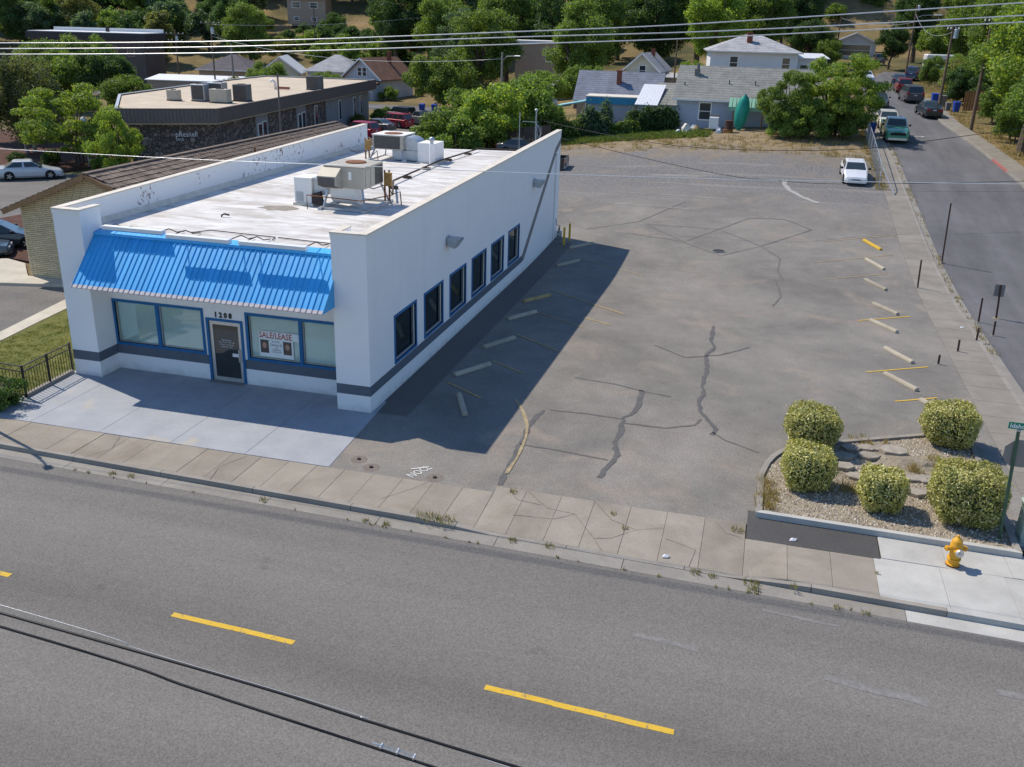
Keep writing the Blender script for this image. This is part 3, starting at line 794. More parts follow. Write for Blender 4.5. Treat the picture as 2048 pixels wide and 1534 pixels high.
flat('planting_bed', [(-90,38.2),(-43.6,38.2),(-42.6,43.2),(-44,46.5),(-46,60),(-90,60)], .05, 'mulch')
flat('mulch_bed', [(-34.2,21),(-28,13.6),(-23.3,12.6),(-23,15),(-26.3,17.5),(-33.6,24)], .06, 'mulch')
flat('office_car_park', [(-34.5,43),(-24,43),(-14,66),(-14,112),(-70,112),(-70,106),(-40,104),(-34,80)], -.03, 'road')
flat('back_street', [(-120,106),(-14,106),(6,110),(6,116),(-14,113.5),(-120,113.5)], .02, 'side_road')
flat('grass_verge', [(-36,43),(-34.6,43),(-33.9,84),(-37.5,92),(-38.5,92),(-38.2,88)], .02, 'yard')
# ================================================================ the white shop
shop = thing('shop_building', 'long white painted shop with blue metal mansard and house number 1208', 'building')
BW, BD, BDL = 11.53, 28.58, 26.3
def wtop(y): return 6.0 + .5*y/28.6
WH = MATS['white_block']; WS = MATS['white_stucco']; BT = MATS['blue_trim']
WINY = [2.25+2.99*i for i in range(6)]; WW = 2.02; SZ, HZ = 1.08, 2.70
m = MB()                                             # long wall facing the car park, real openings
T_ = -.24
m.box(T_, 0, 0.25, BD, 0, SZ)
ye = 0.25
for i, y in enumerate(WINY):
    m.box(T_, 0, ye, y, SZ, HZ); ye = y+WW
m.box(T_, 0, ye, BD, SZ, HZ)
m.hexa([(T_,.25,HZ),(0,.25,HZ),(0,BD,HZ),(T_,BD,HZ),(T_,.25,wtop(.25)),(0,.25,wtop(.25)),(0,BD,wtop(BD)),(T_,BD,wtop(BD))])
m.build('long_wall', WH, shop)
m = MB(); m.hexa([(-BW,.25,0),(-BW+.24,.25,0),(-BW+.24,BDL,0),(-BW,BDL,0),(-BW,.25,wtop(.25)),(-BW+.24,.25,wtop(.25)),(-BW+.24,BDL,wtop(BDL)),(-BW,BDL,wtop(BDL))])
m.build('parapet_wall', MATS['white_peeling'], shop)
m = MB(); m.hexa([(-BW+.24,BDL-.2,0),(T_,BD-.3,0),(T_,BD-.05,0),(-BW+.24,BDL+.05,0),(-BW+.24,BDL-.2,5.22),(T_,BD-.3,5.22),(T_,BD-.05,5.22),(-BW+.24,BDL+.05,5.22)]); m.build('back_wall', WS, shop)
for (a, b, side) in ((-1.21, 0, 1), (-BW, -10.44, -1)):
    m = MB()
    m.box(a, b, 0, .25, 0, 6.0)                       # front skin
    if side == 1: m.box(a, a+.24, .25, 1.05, 0, 6.0); m.box(a+.24, T_, .25, 1.3, 5.0, 5.3)
    else: m.box(b-.24, b, .25, 1.05, 0, 6.0); m.box(-BW+.24, b-.24, .25, 1.3, 5.0, 5.3)
    m.build('pillar', WS, shop)
# coping along the parapets
def coping(name, pts, w, mat='cap_metal'):
    m = MB()
    for p, q2 in zip(pts, pts[1:]): m.bar(p, q2, w, .05)
    return m.build(name, MATS[mat], shop)
coping('coping', [(-.12,-.02,6.026),(-.12,BD+.02,wtop(BD)+.03)], .31)
coping('coping', [(-BW+.12,-.02,6.026),(-BW+.12,BDL+.02,wtop(BDL)+.03)], .31)
coping('coping', [(-1.24,.115,6.022),(-.27,.115,6.022)], .29); coping('coping', [(-1.10,.265,6.024),(-1.10,1.08,6.024)], .28)
coping('coping', [(-BW+.27,.115,6.022),(-10.42,.115,6.022)], .29); coping('coping', [(-10.56,.265,6.024),(-10.56,1.08,6.024)], .28)
# white fascia line under the coping
m = MB(); m.box(-1.225,.012,-.014,.0,5.86,5.995); m.box(.0,.014,.0,BD,5.86,5.86+.14) if False else None
m.build('coping_face', MATS['white_trim'], shop)
m = MB(); m.box(-BW-.012,-10.428,-.014,0,5.86,5.995); m.build('coping_face', MATS['white_trim'], shop)
m = MB(); m.hexa([(.0,0,5.86),(.014,0,5.86),(.014,BD,wtop(BD)-.14),(0,BD,wtop(BD)-.14),(0,0,5.995),(.014,0,5.995),(.014,BD,wtop(BD)-.005),(0,BD,wtop(BD)-.005)]); m.build('coping_face', MATS['white_trim'], shop)
# roof deck
m = MB(); n = 14
rv = lambda x, t: (x, 1.0+((BDL if x < -6 else BD)-1.2)*t, 5.15+.08*t)
vs = []; 
for j in range(n+1):
    t = j/n
    for x in (-BW+.24, -6., T_):
        ye = BDL + (BD-BDL)*(x+BW)/BW - .25
        vs.append((x, .95+(ye-.95)*t, 5.15+.08*t))
m.add(vs, [(j*3+i, j*3+i+1, (j+1)*3+i+1, (j+1)*3+i) for j in range(n) for i in range(2)])
roof = m.build('roof', MATS['roof_white'], shop, fix=False)
# flashing fillet at the left parapet
m = MB(); m.add([(-BW+.245,1,5.34),(-BW+.245,BDL-.3,5.42),(-BW+.42,BDL-.3,5.235),(-BW+.42,1,5.155)], [(0,1,2,3)]); m.build('flashing', MATS['cap_metal'], roof, fix=False)
# front wall with openings
F0, F1 = 1.05, 1.27
W1 = (-10.36, -6.84, 1.05, 2.58); DR = (-6.56, -5.30, 0, 2.27); W2 = (-5.0, -1.3, 1.05, 2.60)
m = MB(); xs_ = [-10.44, W1[0], W1[1], DR[0], DR[1], W2[0], W2[1], -1.21]
for a, b, o in ((-10.44,W1[0],None),(W1[0],W1[1],W1),(W1[1],DR[0],None),(DR[0],DR[1],DR),(DR[1],W2[0],None),(W2[0],W2[1],W2),(W2[1],-1.21,None)):
    if o is None: m.box(a, b, F0, F1, 0, 3.62)
    else:
        if o[2] > 0: m.box(a, b, F0, F1, 0, o[2])
        m.box(a, b, F0, F1, o[3], 3.62)
m.build('front_wall', WS, shop)
m = MB(); m.box(-10.43,-1.22,-.80,1.045,3.54,3.60); m.build('soffit', WS, shop)
# dark plinth stripe, a few mm proud
s0, s1, e = .597, .948, .004
def stripe(*b, mat='stripe_grey'):
    m = MB(); m.box(*b); m.build('painted_stripe', MATS[mat], shop)
stripe(-1.21-e, e, -e, 0, s0, s1); stripe(-BW-e, -10.44+e, -e, 0, s0, s1)
stripe(-10.44, -10.44+e, 0, F0-e, s0, s1); stripe(-1.21-e, -1.21, 0, F0-e, s0, s1)
stripe(-10.44+e, DR[0]-.09, F0-e, F0, s0, s1); stripe(DR[1]+.09, -1.21-e, F0-e, F0, s0, s1)
stripe(0, e, 0, 20.0, s0, s1)
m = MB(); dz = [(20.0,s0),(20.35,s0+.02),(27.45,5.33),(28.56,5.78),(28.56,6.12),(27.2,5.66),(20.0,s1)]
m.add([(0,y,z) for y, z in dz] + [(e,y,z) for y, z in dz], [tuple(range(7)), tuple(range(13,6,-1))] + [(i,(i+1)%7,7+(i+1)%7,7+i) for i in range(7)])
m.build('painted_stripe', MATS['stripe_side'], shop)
def shop_glass(nm, tint, ior):
    t = NT(nm)
    gl = t.n('ShaderNodeBsdfGlossy'); gl.inputs['Roughness'].default_value = .03; gl.inputs[0].default_value = (.9,1,.98,1)
    tr = t.n('ShaderNodeBsdfTransparent'); tr.inputs[0].default_value = (*tint, 1)
    fz = t.n('ShaderNodeFresnel'); fz.inputs[0].default_value = ior
    t.bump(t.noise(.7, 1), .03, .05)
    ms = t.n('ShaderNodeMixShader'); t.l(fz.outputs[0], ms.inputs[0]); t.l(tr.outputs[0], ms.inputs[1]); t.l(gl.outputs[0], ms.inputs[2]); t.l(ms.outputs[0], t.out.inputs[0])
    return t.m
MATS['shop_glass'] = shop_glass('shop_glass', (.93,.975,.97), 1.5)
MATS['side_glass'] = shop_glass('side_glass', (.62,.68,.70), 2.0)
# windows of the long wall
for i, y in enumerate(WINY):
    w = MB(); t = .085
    w.box(-.05,.03,y-t,y+WW+t,HZ,HZ+t); w.box(-.05,.03,y-t,y+WW+t,SZ-t,SZ); w.box(-.05,.03,y-t,y,SZ,HZ); w.box(-.05,.03,y+WW,y+WW+t,SZ,HZ)
    wf = w.build('window', BT, shop)
    p = MB(); p.box(-.12,-.11,y+.05,y+WW-.05,SZ+.05,HZ-.05); p.build('pane', MATS['side_glass'], wf)
    p = MB(); p.box(-.13,-.085,y,y+WW,SZ,SZ+.05); p.box(-.13,-.085,y,y+WW,HZ-.05,HZ); p.box(-.13,-.085,y,y+.05,SZ+.05,HZ-.05); p.box(-.13,-.085,y+WW-.05,y+WW,SZ+.05,HZ-.05); p.build('sash', MATS['sign_back'], wf)
    if i in (2, 5):   # added tan sheet imitating the sunlit car park reflected in the glass
        MB().box(-.17,-.165,y+.06,y+WW-.06,HZ-(.75 if i == 2 else .9),HZ-.06).build('reflection_sheet', MATS['cap_metal'], wf)
    if i == 1: MB().box(-.40,-.16,y+.2,y+.9,SZ+.05,SZ+.65).build('sill_box', MATS['paper'], wf)
# dark rooms behind the glass
m = MB(); m.box(-.9,-.88,1.5,24,.1,3.0); m.build('inner_wall', MATS['grey_wall'], shop)
# shopfront windows
def shopwin(o, mull):
    a, b, z0, z1 = o; t = .10; w = MB()
    w.box(a-t,b+t,F0-.03,F0+.06,z1,z1+t); w.box(a-t,b+t,F0-.03,F0+.06,z0-t,z0); w.box(a-t,a,F0-.03,F0+.06,z0,z1); w.box(b,b+ (t if b<-2 else .085),F0-.03,F0+.06,z0,z1)
    for x in mull: w.box(x-.06,x+.06,F0-.03,F0+.06,z0,z1)
    wf = w.build('window', BT, shop)
    xs2 = [a] + list(mull) + [b]
    for p0, p1 in zip(xs2, xs2[1:]):
        p0 += .06 if p0 in mull else 0; p1 -= .06 if p1 in mull else 0
        g = MB(); g.box(p0+.03,p1-.03,F0+.085,F0+.095,z0+.03,z1-.03); g.build('pane', MATS['shop_glass'], wf)
        s = MB(); s.box(p0,p1,F0+.06,F0+.10,z0,z0+.03); s.box(p0,p1,F0+.06,F0+.10,z1-.03,z1); s.box(p0,p0+.03,F0+.06,F0+.10,z0+.03,z1-.03); s.box(p1-.03,p1,F0+.06,F0+.10,z0+.03,z1-.03); s.build('sash', MATS['alu'], wf)
        nb = int((z1-z0)/.05); bl = MB()
        for k in range(nb):
            zz = z0+.03+k*(z1-z0-.05)/nb
            bl.quad((p0+.035,F0+.118,zz),(p1-.035,F0+.118,zz),(p1-.035,F0+.130,zz+.049),(p0+.035,F0+.130,zz+.049))
        bl.build('blind', MATS['blind'], wf, fix=False)
    return wf
shopwin(W1, (-8.62,))
w2 = shopwin(W2, (-3.0,))
# entrance door
a, b, z0, z1 = DR; t = .09
m = MB(); m.box(a-t,a,F0-.04,F0+.06,0.01,z1+t); m.box(b,b+t,F0-.04,F0+.06,0.01,z1+t); m.box(a,b,F0-.04,F0+.06,z1,z1+t); m.build('door_frame', BT, shop)
m = MB(); m.box(a,a+.13,F0+.02,F0+.09,.02,z1); m.box(b-.13,b,F0+.02,F0+.09,.02,z1); m.box(a+.13,b-.13,F0+.02,F0+.09,z1-.14,z1); m.box(a+.13,b-.13,F0+.02,F0+.09,.02,.16)
door = m.build('door', MATS['alu'], shop)
m = MB(); m.box(a+.13,b-.13,F0+.05,F0+.06,.16,z1-.14); m.build('pane', MATS['glass_door'], door)
m = MB(); m.bar((b-.115,F0-.05,.82),(b-.115,F0-.05,1.28),.035); m.bar((b-.115,F0-.05,.85),(b-.115,F0+.03,.85),.03); m.bar((b-.115,F0-.05,1.25),(b-.115,F0+.03,1.25),.03)
m.box(a+.13,b-.13,F0+.062,F0+.10,.98,1.03); m.build('door_handle', MATS['silver'], door)
m = MB(); m.box(b-.42,b-.14,F0+.02,F0+.045,.98,1.10); m.build('push_plate', MATS['sign_white'], door)
for k, (tx, sz) in enumerate((('Business Hours:', .075), ('Mon - Thurs: 7:30 AM - 6 PM', .065), ('Closed for Lunch 12-1 PM', .065), ('Friday: 8 AM - 12 PM', .065))):
    text_mesh(tx, sz, MATS['sign_white'], 'opening_hours', ((a+b)/2, F0+.045, 1.55-.085*k), (PI/2,0,0), door, .0008, 'CENTER', xs=.8)
m = MB(); m.box(DR[0]-.05,DR[1]+.05,F0-.25,F0+.0,.012,.03); m.build('threshold', MATS['stripe_side'], shop)
for k, ch in enumerate('1208'): text_mesh(ch, .255, MATS['print_black'], 'house_number', (-6.30+.19*k, F0-.012, 2.415), (PI/2,0,0), shop, .008, xs=.95, bold=.012)
# poster in the right-hand window
po = thing('for_sale_poster', 'white SALE/LEASE poster with two portrait photos in the shop window', 'poster', (-4.66,F0+.075,1.13))
m = MB(); m.box(0,1.32,-.004,0,0,.66); m.box(0,1.58,-.003,.0,.665,.94); m.build('sheet', MATS['paper'], po)
text_mesh('SALE/LEASE', .30, MATS['print_red'], 'print', (.02,-.006,.70), (PI/2,0,0), po, .0005, xs=.84, bold=.006)
for k, (tx, sz) in enumerate((('BY YOUR', .085), ('Century 21', .13), ('Valley', .06), ('COMMERCIAL', .07), ('CONNECTION', .07))):
    text_mesh(tx, sz, MATS['print_black'], 'print', (.66,-.006,.55-(0,.13,.21,.29,.37)[k]), (PI/2,0,0), po, .0005, 'CENTER', xs=.8)
for x0 in (.05, .93):
    m = MB(); m.box(x0,x0+.32,-.006,-.0045,.14,.62); ph = m.build('portrait_photo', MATS['photo_dark'], po)
    m = MB(); m.add([(x0+.16+.085*math.cos(2*PI*i/12), -.007, .42+.115*math.sin(2*PI*i/12)) for i in range(12)], [tuple(range(12))]); m.build('face', MATS['skin_tone'], ph, fix=False)
    text_mesh('Agent', .045, MATS['print_black'], 'print', (x0+.16,-.006,.08), (PI/2,0,0), po, .0005, 'CENTER') if False else None
# mansard: frame, panels, ridge, peeling eave
EY, EZ, RY, RZ = -.90, 3.60, .70, 5.20
mx0, mx1 = -10.43, -1.16
m = MB()
for x in (mx0, mx1-.04):
    m.add([(x,EY,EZ-.03),(x,RY,RZ-.03),(x,RY,EZ-.03),(x+.04,EY,EZ-.03),(x+.04,RY,RZ-.03),(x+.04,RY,EZ-.03)], [(0,1,2),(5,4,3),(0,3,4,1),(1,4,5,2),(2,5,3,0)])
m.box(mx0+.05,mx1-.05,.72,.93,4.6,5.14)
mans = m.build('mansard', MATS['blue_metal'], shop)
NP = 46; pw = (mx1-mx0)/NP; sl = math.hypot(RY-EY, RZ-EZ)
pm = MB()   # one pan with a standing seam, local: x across, y up the slope, z out
pm.box(.0, pw, 0, sl, -.012, 0); pm.hexa([(-.004,0,0.001),(.026,0,0.001),(.026,sl,0.001),(-.004,sl,0.001),(.004,0,.03),(.018,0,.03),(.018,sl,.03),(.004,sl,.03)])
pme = pm.mesh('panel', MATS['blue_metal'])
em = MB(); em.box(-.004, pw-.004, -.015, .11, .003, .010); em.hexa([(-.006,-.012,.011),(.028,-.012,.011),(.028,.10,.011),(-.006,.10,.011),(.002,-.012,.034),(.020,-.012,.034),(.020,.10,.034),(.002,.10,.034)]); em.box(-.004,pw-.004,-.022,-.016,-.03,.012)
eme = em.mesh('worn_edge', MATS['faded_edge'])
ang = math.atan2(RZ-EZ, RY-EY)
for k in range(NP):
    jx = random.uniform(-.006, .006)
    link('panel', pme, mans, (mx0+pw*k+jx, EY, EZ), (ang+random.uniform(-.004,.004), 0, random.uniform(-.004,.004)))
    link('worn_edge', eme, mans, (mx0+pw*k+jx, EY, EZ), (ang, 0, 0))
m = MB(); m.hexa([(mx0,RY-.16,RZ-.10),(mx1,RY-.16,RZ-.10),(mx1,RY+.26,RZ-.02),(mx0,RY+.26,RZ-.02),(mx0,RY-.14,RZ-.02),(mx1,RY-.14,RZ-.02),(mx1,RY+.26,RZ+.05),(mx0,RY+.26,RZ+.05)]); m.build('ridge_cap', MATS['blue_metal'], mans)
# three sign-light bars carried in front of the ridge on conduit arms
for (x0, x1, yy, wh) in ((-9.95,-7.6,.52,'leftmost'), (-7.2,-4.85,.12,'middle'), (-4.5,-2.1,.12,'rightmost')):
    lb = thing('light_bar', wh + ' white light bar above the blue mansard', 'light', (x0,yy,5.40), group='light bars above the mansard')
    L = x1-x0
    m = MB(); m.box(0,L,-.11,.11,-.06,.075); m.build('housing', MATS['metal_white'], lb, bevel=.012)
    m = MB(); m.box(.03,L-.03,-.09,.09,-.09,-.062); m.build('underside', MATS['blue_metal'], lb)
    for x in (.12, L-.12):
        m = MB(); m.tube([(x,.1,.02),(x+.06,.65-yy+.25,.05),(x+.08,1.3-yy,-.14),(x+.08,1.75-yy,-.2)], .018, 5); m.build('arm', MATS['conduit'], lb)
m = MB(); m.tube([(-7.3,1.65,5.2),(-6.9,2.25,5.2),(-4.3,2.1,5.19),(-4.2,1.7,5.19)], .018, 5); m.tube([(-4.2,2.1,5.19),(-1.3,1.85,5.19)], .018, 5); m.build('roof_wiring', MATS['conduit'], roof)
# downpipe, wall lamps, gas meter, bollards
m = MB(); m.tube([(.06,27.35,5.3),(.06,27.35,.35)], .045, 8); m.tube([(.06,27.35,5.3),(-.05,27.35,5.45)], .045, 8); m.build('downpipe', WS, shop)
for (y, z, wh) in ((7.9,4.28,'nearer'), (22.1,4.48,'farther')):
    l = thing('wall_lamp', wh + ' grey box floodlight on the long white wall', 'lamp', (0,y,z), group='floodlights on the white wall')
    m = MB(); m.box(0,.06,-.14,.14,-.16,.16); m.build('back_plate', MATS['galv'], l, bevel=.01)
    m = MB(); m.hexa([(.06,-.24,-.22),(.36,-.26,-.30),(.36,.26,-.30),(.06,.24,-.22),(.06,-.22,.10),(.62,-.24,.10),(.62,.24,.10),(.06,.22,.10)]); m.build('housing', MATS['galv'], l, bevel=.015)
    m = MB(); m.hexa([(.37,-.22,-.29),(.385,-.22,-.30),(.385,.22,-.30),(.37,.22,-.29),(.62,-.22,.06),(.64,-.22,.06),(.64,.22,.06),(.62,.22,.06)]); m.build('lens', MATS['head_clear'], l)
gm = thing('gas_meter', 'grey gas meter with riser pipes at the far end of the white wall', 'gas meter', (.28,27.95,0))
m = MB(); m.box(-.16,.16,-.12,.12,.35,.72); m.build('meter_body', MATS['galv'], gm, bevel=.04)
m = MB(); m.tube([(0,-.28,0),(0,-.28,.95),(0,-.08,.98),(0,-.05,.7)], .028, 6); m.tube([(0,.05,.7),(0,.08,1.0),(-.2,.08,1.05),(-.25,.08,1.4)], .025, 6); m.build('pipes', MATS['stripe_side'], gm)
m = MB(); m.lathe([(.1,-.04),(.11,0),(.1,.04)], 12, (0,-.28,.55)); m.build('regulator', MATS['galv'], gm)
for (x, y, wh) in ((.86,26.6,'nearer'), (.98,27.6,'farther')):
    b_ = thing('bollard', wh + ' thin yellow bollard guarding the gas meter', 'bollard', (x,y,H(x,y)), group='yellow bollards')
    m = MB(); m.lathe([(.065,-.05),(.065,1.02),(.05,1.05),(.02,1.06)], 10); m.build('post', MATS['yellow_post'], b_)
    m = MB(); m.lathe([(.10,-.02),(.09,.015)], 10); m.build('footing', MATS['walk'], b_)
# ---------------- rooftop equipment
RZ0 = 5.17
u = thing('rooftop_unit', 'beige rooftop air conditioner on splayed legs with intake hood, nearer the street', 'air conditioner', (-5.1,7.55,RZ0))
m = MB(); m.box(0,1.7,.15,2.1,.85,1.68); m.build('cabinet', MATS['beige_metal'], u, bevel=.015)
m = MB(); m.box(-.02,1.72,.13,2.12,1.684,1.71); m.build('lid', MATS['beige_metal'], u)
m = MB(); m.lathe([(.42,1.712),(.42,1.75),(.36,1.755)], 18, (.85,1.35,0)); m.build('fan_guard', MATS['rust'], u)
m = MB(); m.hexa([(-.05,-.42,1.02),(.75,-.42,1.02),(.75,.148,.82),(-.05,.148,.82),(-.05,-.40,1.36),(.75,-.40,1.36),(.75,.148,1.66),(-.05,.148,1.66)]); m.build('intake_hood', MATS['beige_metal'], u)
m = MB(); m.hexa([(.0,-.43,1.0),(.70,-.43,1.0),(.70,-.05,.88),(.0,-.05,.88),(.0,-.435,1.04),(.70,-.435,1.04),(.70,-.435,1.32),(.0,-.435,1.32)]); m.build('intake_screen', MATS['coil_grey'], u)
m = MB(); m.box(1.702,1.715,1.25,2.06,.9,1.62); m.build('coil', MATS['coil_grey'], u)
m = MB(); m.box(1.702,1.72,.3,.75,.92,1.6); m.box(1.702,1.72,.8,1.2,.92,1.6); m.build('side_panel', MATS['beige_metal'], u)
m = MB(); m.box(1.05,1.17,.138,.149,1.2,1.5); m.build('data_plate', MATS['sign_white'], u)
for (x0, y0, x1, y1) in ((.15,.2,.02,-.1), (1.6,.2,1.85,-.15), (.15,2.05,-.1,2.35), (1.6,2.05,1.85,2.35)):
    m = MB(); m.bar((x0,y0,.85),(x1,y1,.02),.07); m.build('leg', MATS['galv'], u)
m = MB(); m.bar((0,-.12,.06),(1.9,-.15,.06),.08); m.bar((0,2.35,.06),(1.9,2.35,.06),.08); m.bar((1.85,-.4,.05),(1.85,2.6,.05),.16,.10); m.bar((-.05,-.3,.05),(-.05,2.6,.05),.16,.10); m.build('base_rail', MATS['galv'], u)
m = MB(); m.tube([(.2,.75,.85),(.2,.75,.5),(.2,.75,.1)], [.01,.01,.01], 4)
dv = [(.25,.35),(1.25,.35)]
pr_ = [( .85),( .55),( .35),( .18),( .1)]
m = MB()
for k in range(7):
    t0, t1 = PI/2*k/7, PI/2*(k+1)/7
    m.hexa([(.15,.95-.62*math.cos(t0),.62-.52*math.sin(t0)),(1.25,.95-.62*math.cos(t0),.62-.52*math.sin(t0)),(1.25,.95,.62-.52*math.sin(t0)),(.15,.95,.62-.52*math.sin(t0)),
            (.15,.95-.62*math.cos(t1),.62-.52*math.sin(t1)),(1.25,.95-.62*math.cos(t1),.62-.52*math.sin(t1)),(1.25,.95,.62-.52*math.sin(t1)),(.15,.95,.62-.52*math.sin(t1))])
m.box(.15,1.25,.33,.95,.62,.85); m.build('return_duct', MATS['white_trim'], u)
d = thing('duct_box', 'white painted duct box beside the beige rooftop unit', 'duct', (-6.55,7.9,RZ0))
m = MB(); m.box(0,.78,0,.95,.10,1.12); m.build('box', MATS['white_trim'], d, bevel=.012)
m = MB(); m.box(.78,1.35,.12,.9,.45,1.10); m.build('transition', MATS['galv'], d)
m = MB(); m.box(.08,.40,-.012,0,.17,.55); m.build('access_panel', MATS['galv'], d)
m = MB(); m.box(-.06,.84,-.06,1.0,0.0,.10); m.build('curb', MATS['cap_metal'], d)
m = MB(); m.hexa([(.8,-.1,.12),(1.3,-.12,.05),(1.3,.1,.05),(.8,.1,.12),(.8,-.08,.5),(1.15,-.1,.62),(1.15,.1,.62),(.8,.1,.5)]); m.build('tar_patch', MATS['dark_iron'], d)
f = MB(); f.tube([(-5.7,7.3,RZ0),(-5.7,7.3,RZ0+.55),(-3.3,7.15,RZ0+.5),(-2.9,9.3,RZ0+.42)], .022, 6)
tag(f.build('pipe_rail', MATS['rust']), 'rusty thin pipe rail running in front of the beige rooftop unit', 'pipe')
def disconnect(x, y, lb, hgt=1.35):
    q_ = thing('disconnect_box', lb, 'switch box', (x,y,RZ0), group='rusty switch boxes on the roof')
    m = MB(); m.bar((0,0,0),(0,0,hgt),.06); m.build('post', MATS['rust'], q_)
    m = MB(); m.bar((.16,.1,0),(.16,.1,hgt),.06); m.build('post', MATS['rust'], q_)
    m = MB(); m.box(.02,.34,-.15,.0,hgt-.62,hgt-.08); m.build('box', M('rust_yellow', (.36,.21,.07), .8, var=.35, scale=6), q_, bevel=.012)
    m = MB(); m.tube([(.2,-.1,hgt-.62),(.35,-.1,hgt-.95),(.75,-.2,.55),(.8,-.2,0)], .028, 6); m.tube([(.0,-.1,hgt-.6),(-.4,-.3,hgt-.75),(-.7,-.5,hgt-.6)], .02, 5); m.build('conduit', MATS['conduit'], q_)
disconnect(-3.35, 9.7, 'rusty yellow switch box on two posts behind the beige rooftop unit')
disconnect(-9.2, 21.2, 'rusty switch box on posts left of the galvanized rooftop unit', 1.15)
v = thing('rooftop_unit', 'grey rooftop air conditioner with galvanized ducts near the back of the roof', 'air conditioner', (-8.75,21.0,RZ0+.04), 0, None, (1,1,.82))
m = MB(); m.box(0,1.75,.1,1.9,.72,1.62); m.build('cabinet', MATS['beige_metal'], v, bevel=.015)
m = MB(); m.box(-.03,1.78,.07,1.93,1.624,1.66); m.build('lid', MATS['white_trim'], v)
m = MB(); m.box(.10,1.58,.085,.098,.78,1.56); m.build('coil', MATS['coil_grey'], v)
m = MB(); m.lathe([(.5,1.66),(.5,1.70),(.44,1.705)], 18, (.95,.8,0)); m.build('fan_guard', MATS['rust'], v)
for (x0, y0, x1, y1) in ((.1,.2,-.1,-.1), (1.65,.2,1.8,-.1), (.1,1.8,-.1,2.1), (1.65,1.8,1.85,2.1)):
    m = MB(); m.bar((x0,y0,.72),(x1,y1,.02),.06); m.build('leg', MATS['galv'], v)
m = MB(); m.bar((-.15,-.1,.05),(-.15,2.2,.05),.14,.1); m.bar((1.8,-.1,.05),(1.8,2.2,.05),.14,.1); m.build('base_rail', MATS['white_trim'], v)
m = MB(); pts = [(1.752, 1.55)] + [(1.95+.75*math.sin(t)*.9, .80+.75*math.cos(t)) for t in [PI/2*i/6 for i in range(7)]] + [(2.4,.4),(1.752,.78)]
m.extr([(x, .35, z) for x, z in pts], (0,1.1,0)); m.build('elbow_duct', MATS['galv'], v)
m = MB(); m.box(1.05,2.6,.3,1.5,.06,.70); m.build('low_duct', MATS['galv'], v, bevel=.01)
m = MB(); m.box(2.6,3.6,.05,1.4,.06,1.28); m.build('supply_plenum', MATS['white_trim'], v, bevel=.012)
m = MB(); m.box(2.5,3.7,-.02,1.5,-.04,.06); m.build('curb', MATS['cap_metal'], v)
vp = thing('vent_pipe', 'tall white vent pipe with round cap beside the rear rooftop unit', 'vent pipe', (-5.15,20.5,RZ0+.04), 0, None, (1,1,.88))
m = MB(); m.lathe([(.14,0),(.14,1.25)], 12); m.build('flue', MATS['white_trim'], vp)
m = MB(); m.lathe([(.09,1.25),(.09,1.40),(.15,1.43),(.17,1.5),(.13,1.6),(.03,1.66)], 12); m.build('cap', MATS['galv'], vp)
gp = thing('roof_pipe', 'long dark gas pipe on wooden blocks crossing the white roof', 'pipe')
pp = [(-3.2,9.9,RZ0+.12),(-5.0,13.9,RZ0+.16),(-5.05,20.3,RZ0+.2),(-4.6,26.2,RZ0+.2)] if False else [(-3.1,9.9,RZ0+.35),(-4.75,14.1,RZ0+.2),(-4.95,21.2,RZ0+.22),(-4.55,26.9,RZ0+.22),(-.4,27.4,RZ0+.22)]
m = MB(); m.tube(pp, .045, 8); m.build('pipe', MATS['conduit'], gp)
for (x, y) in ((-4.3,13.0),(-4.8,16.0),(-4.9,19.0),(-4.93,22.5),(-4.7,25.3)):
    m = MB(); m.box(x-.2,x+.2,y-.07,y+.07,RZ0-.02,RZ0+.155); m.build('support_block', MATS['wood_dark'], gp)
for (x, y, h_, lb) in ((-8.6,15.2,.25,'small bent vent stub in the middle of the white roof'), (-7.9,4.6,.06,'low round roof drain near the blue mansard'), (-.7,1.9,.14,'dark curled pipe stub behind the right-hand pillar')):
    tag(MB().tube([(x,y,RZ0-.02),(x,y,RZ0+h_),(x+.12,y,RZ0+h_+.06),(x+.3,y+.05,RZ0+h_+.02)], .035, 6).build('roof_stub', MATS['conduit']), lb, 'vent')
m = MB(); m.add([(-7.0+.9*math.cos(2*PI*i/14)*random.uniform(.6,1.1)+.2, 7.0+.55*math.sin(2*PI*i/14)*random.uniform(.7,1.1), RZ0+.004) for i in range(14)], [tuple(range(14))]); m.build('rust_stain', M('stain', (.27,.24,.2), .9, var=.25), roof, fix=False)
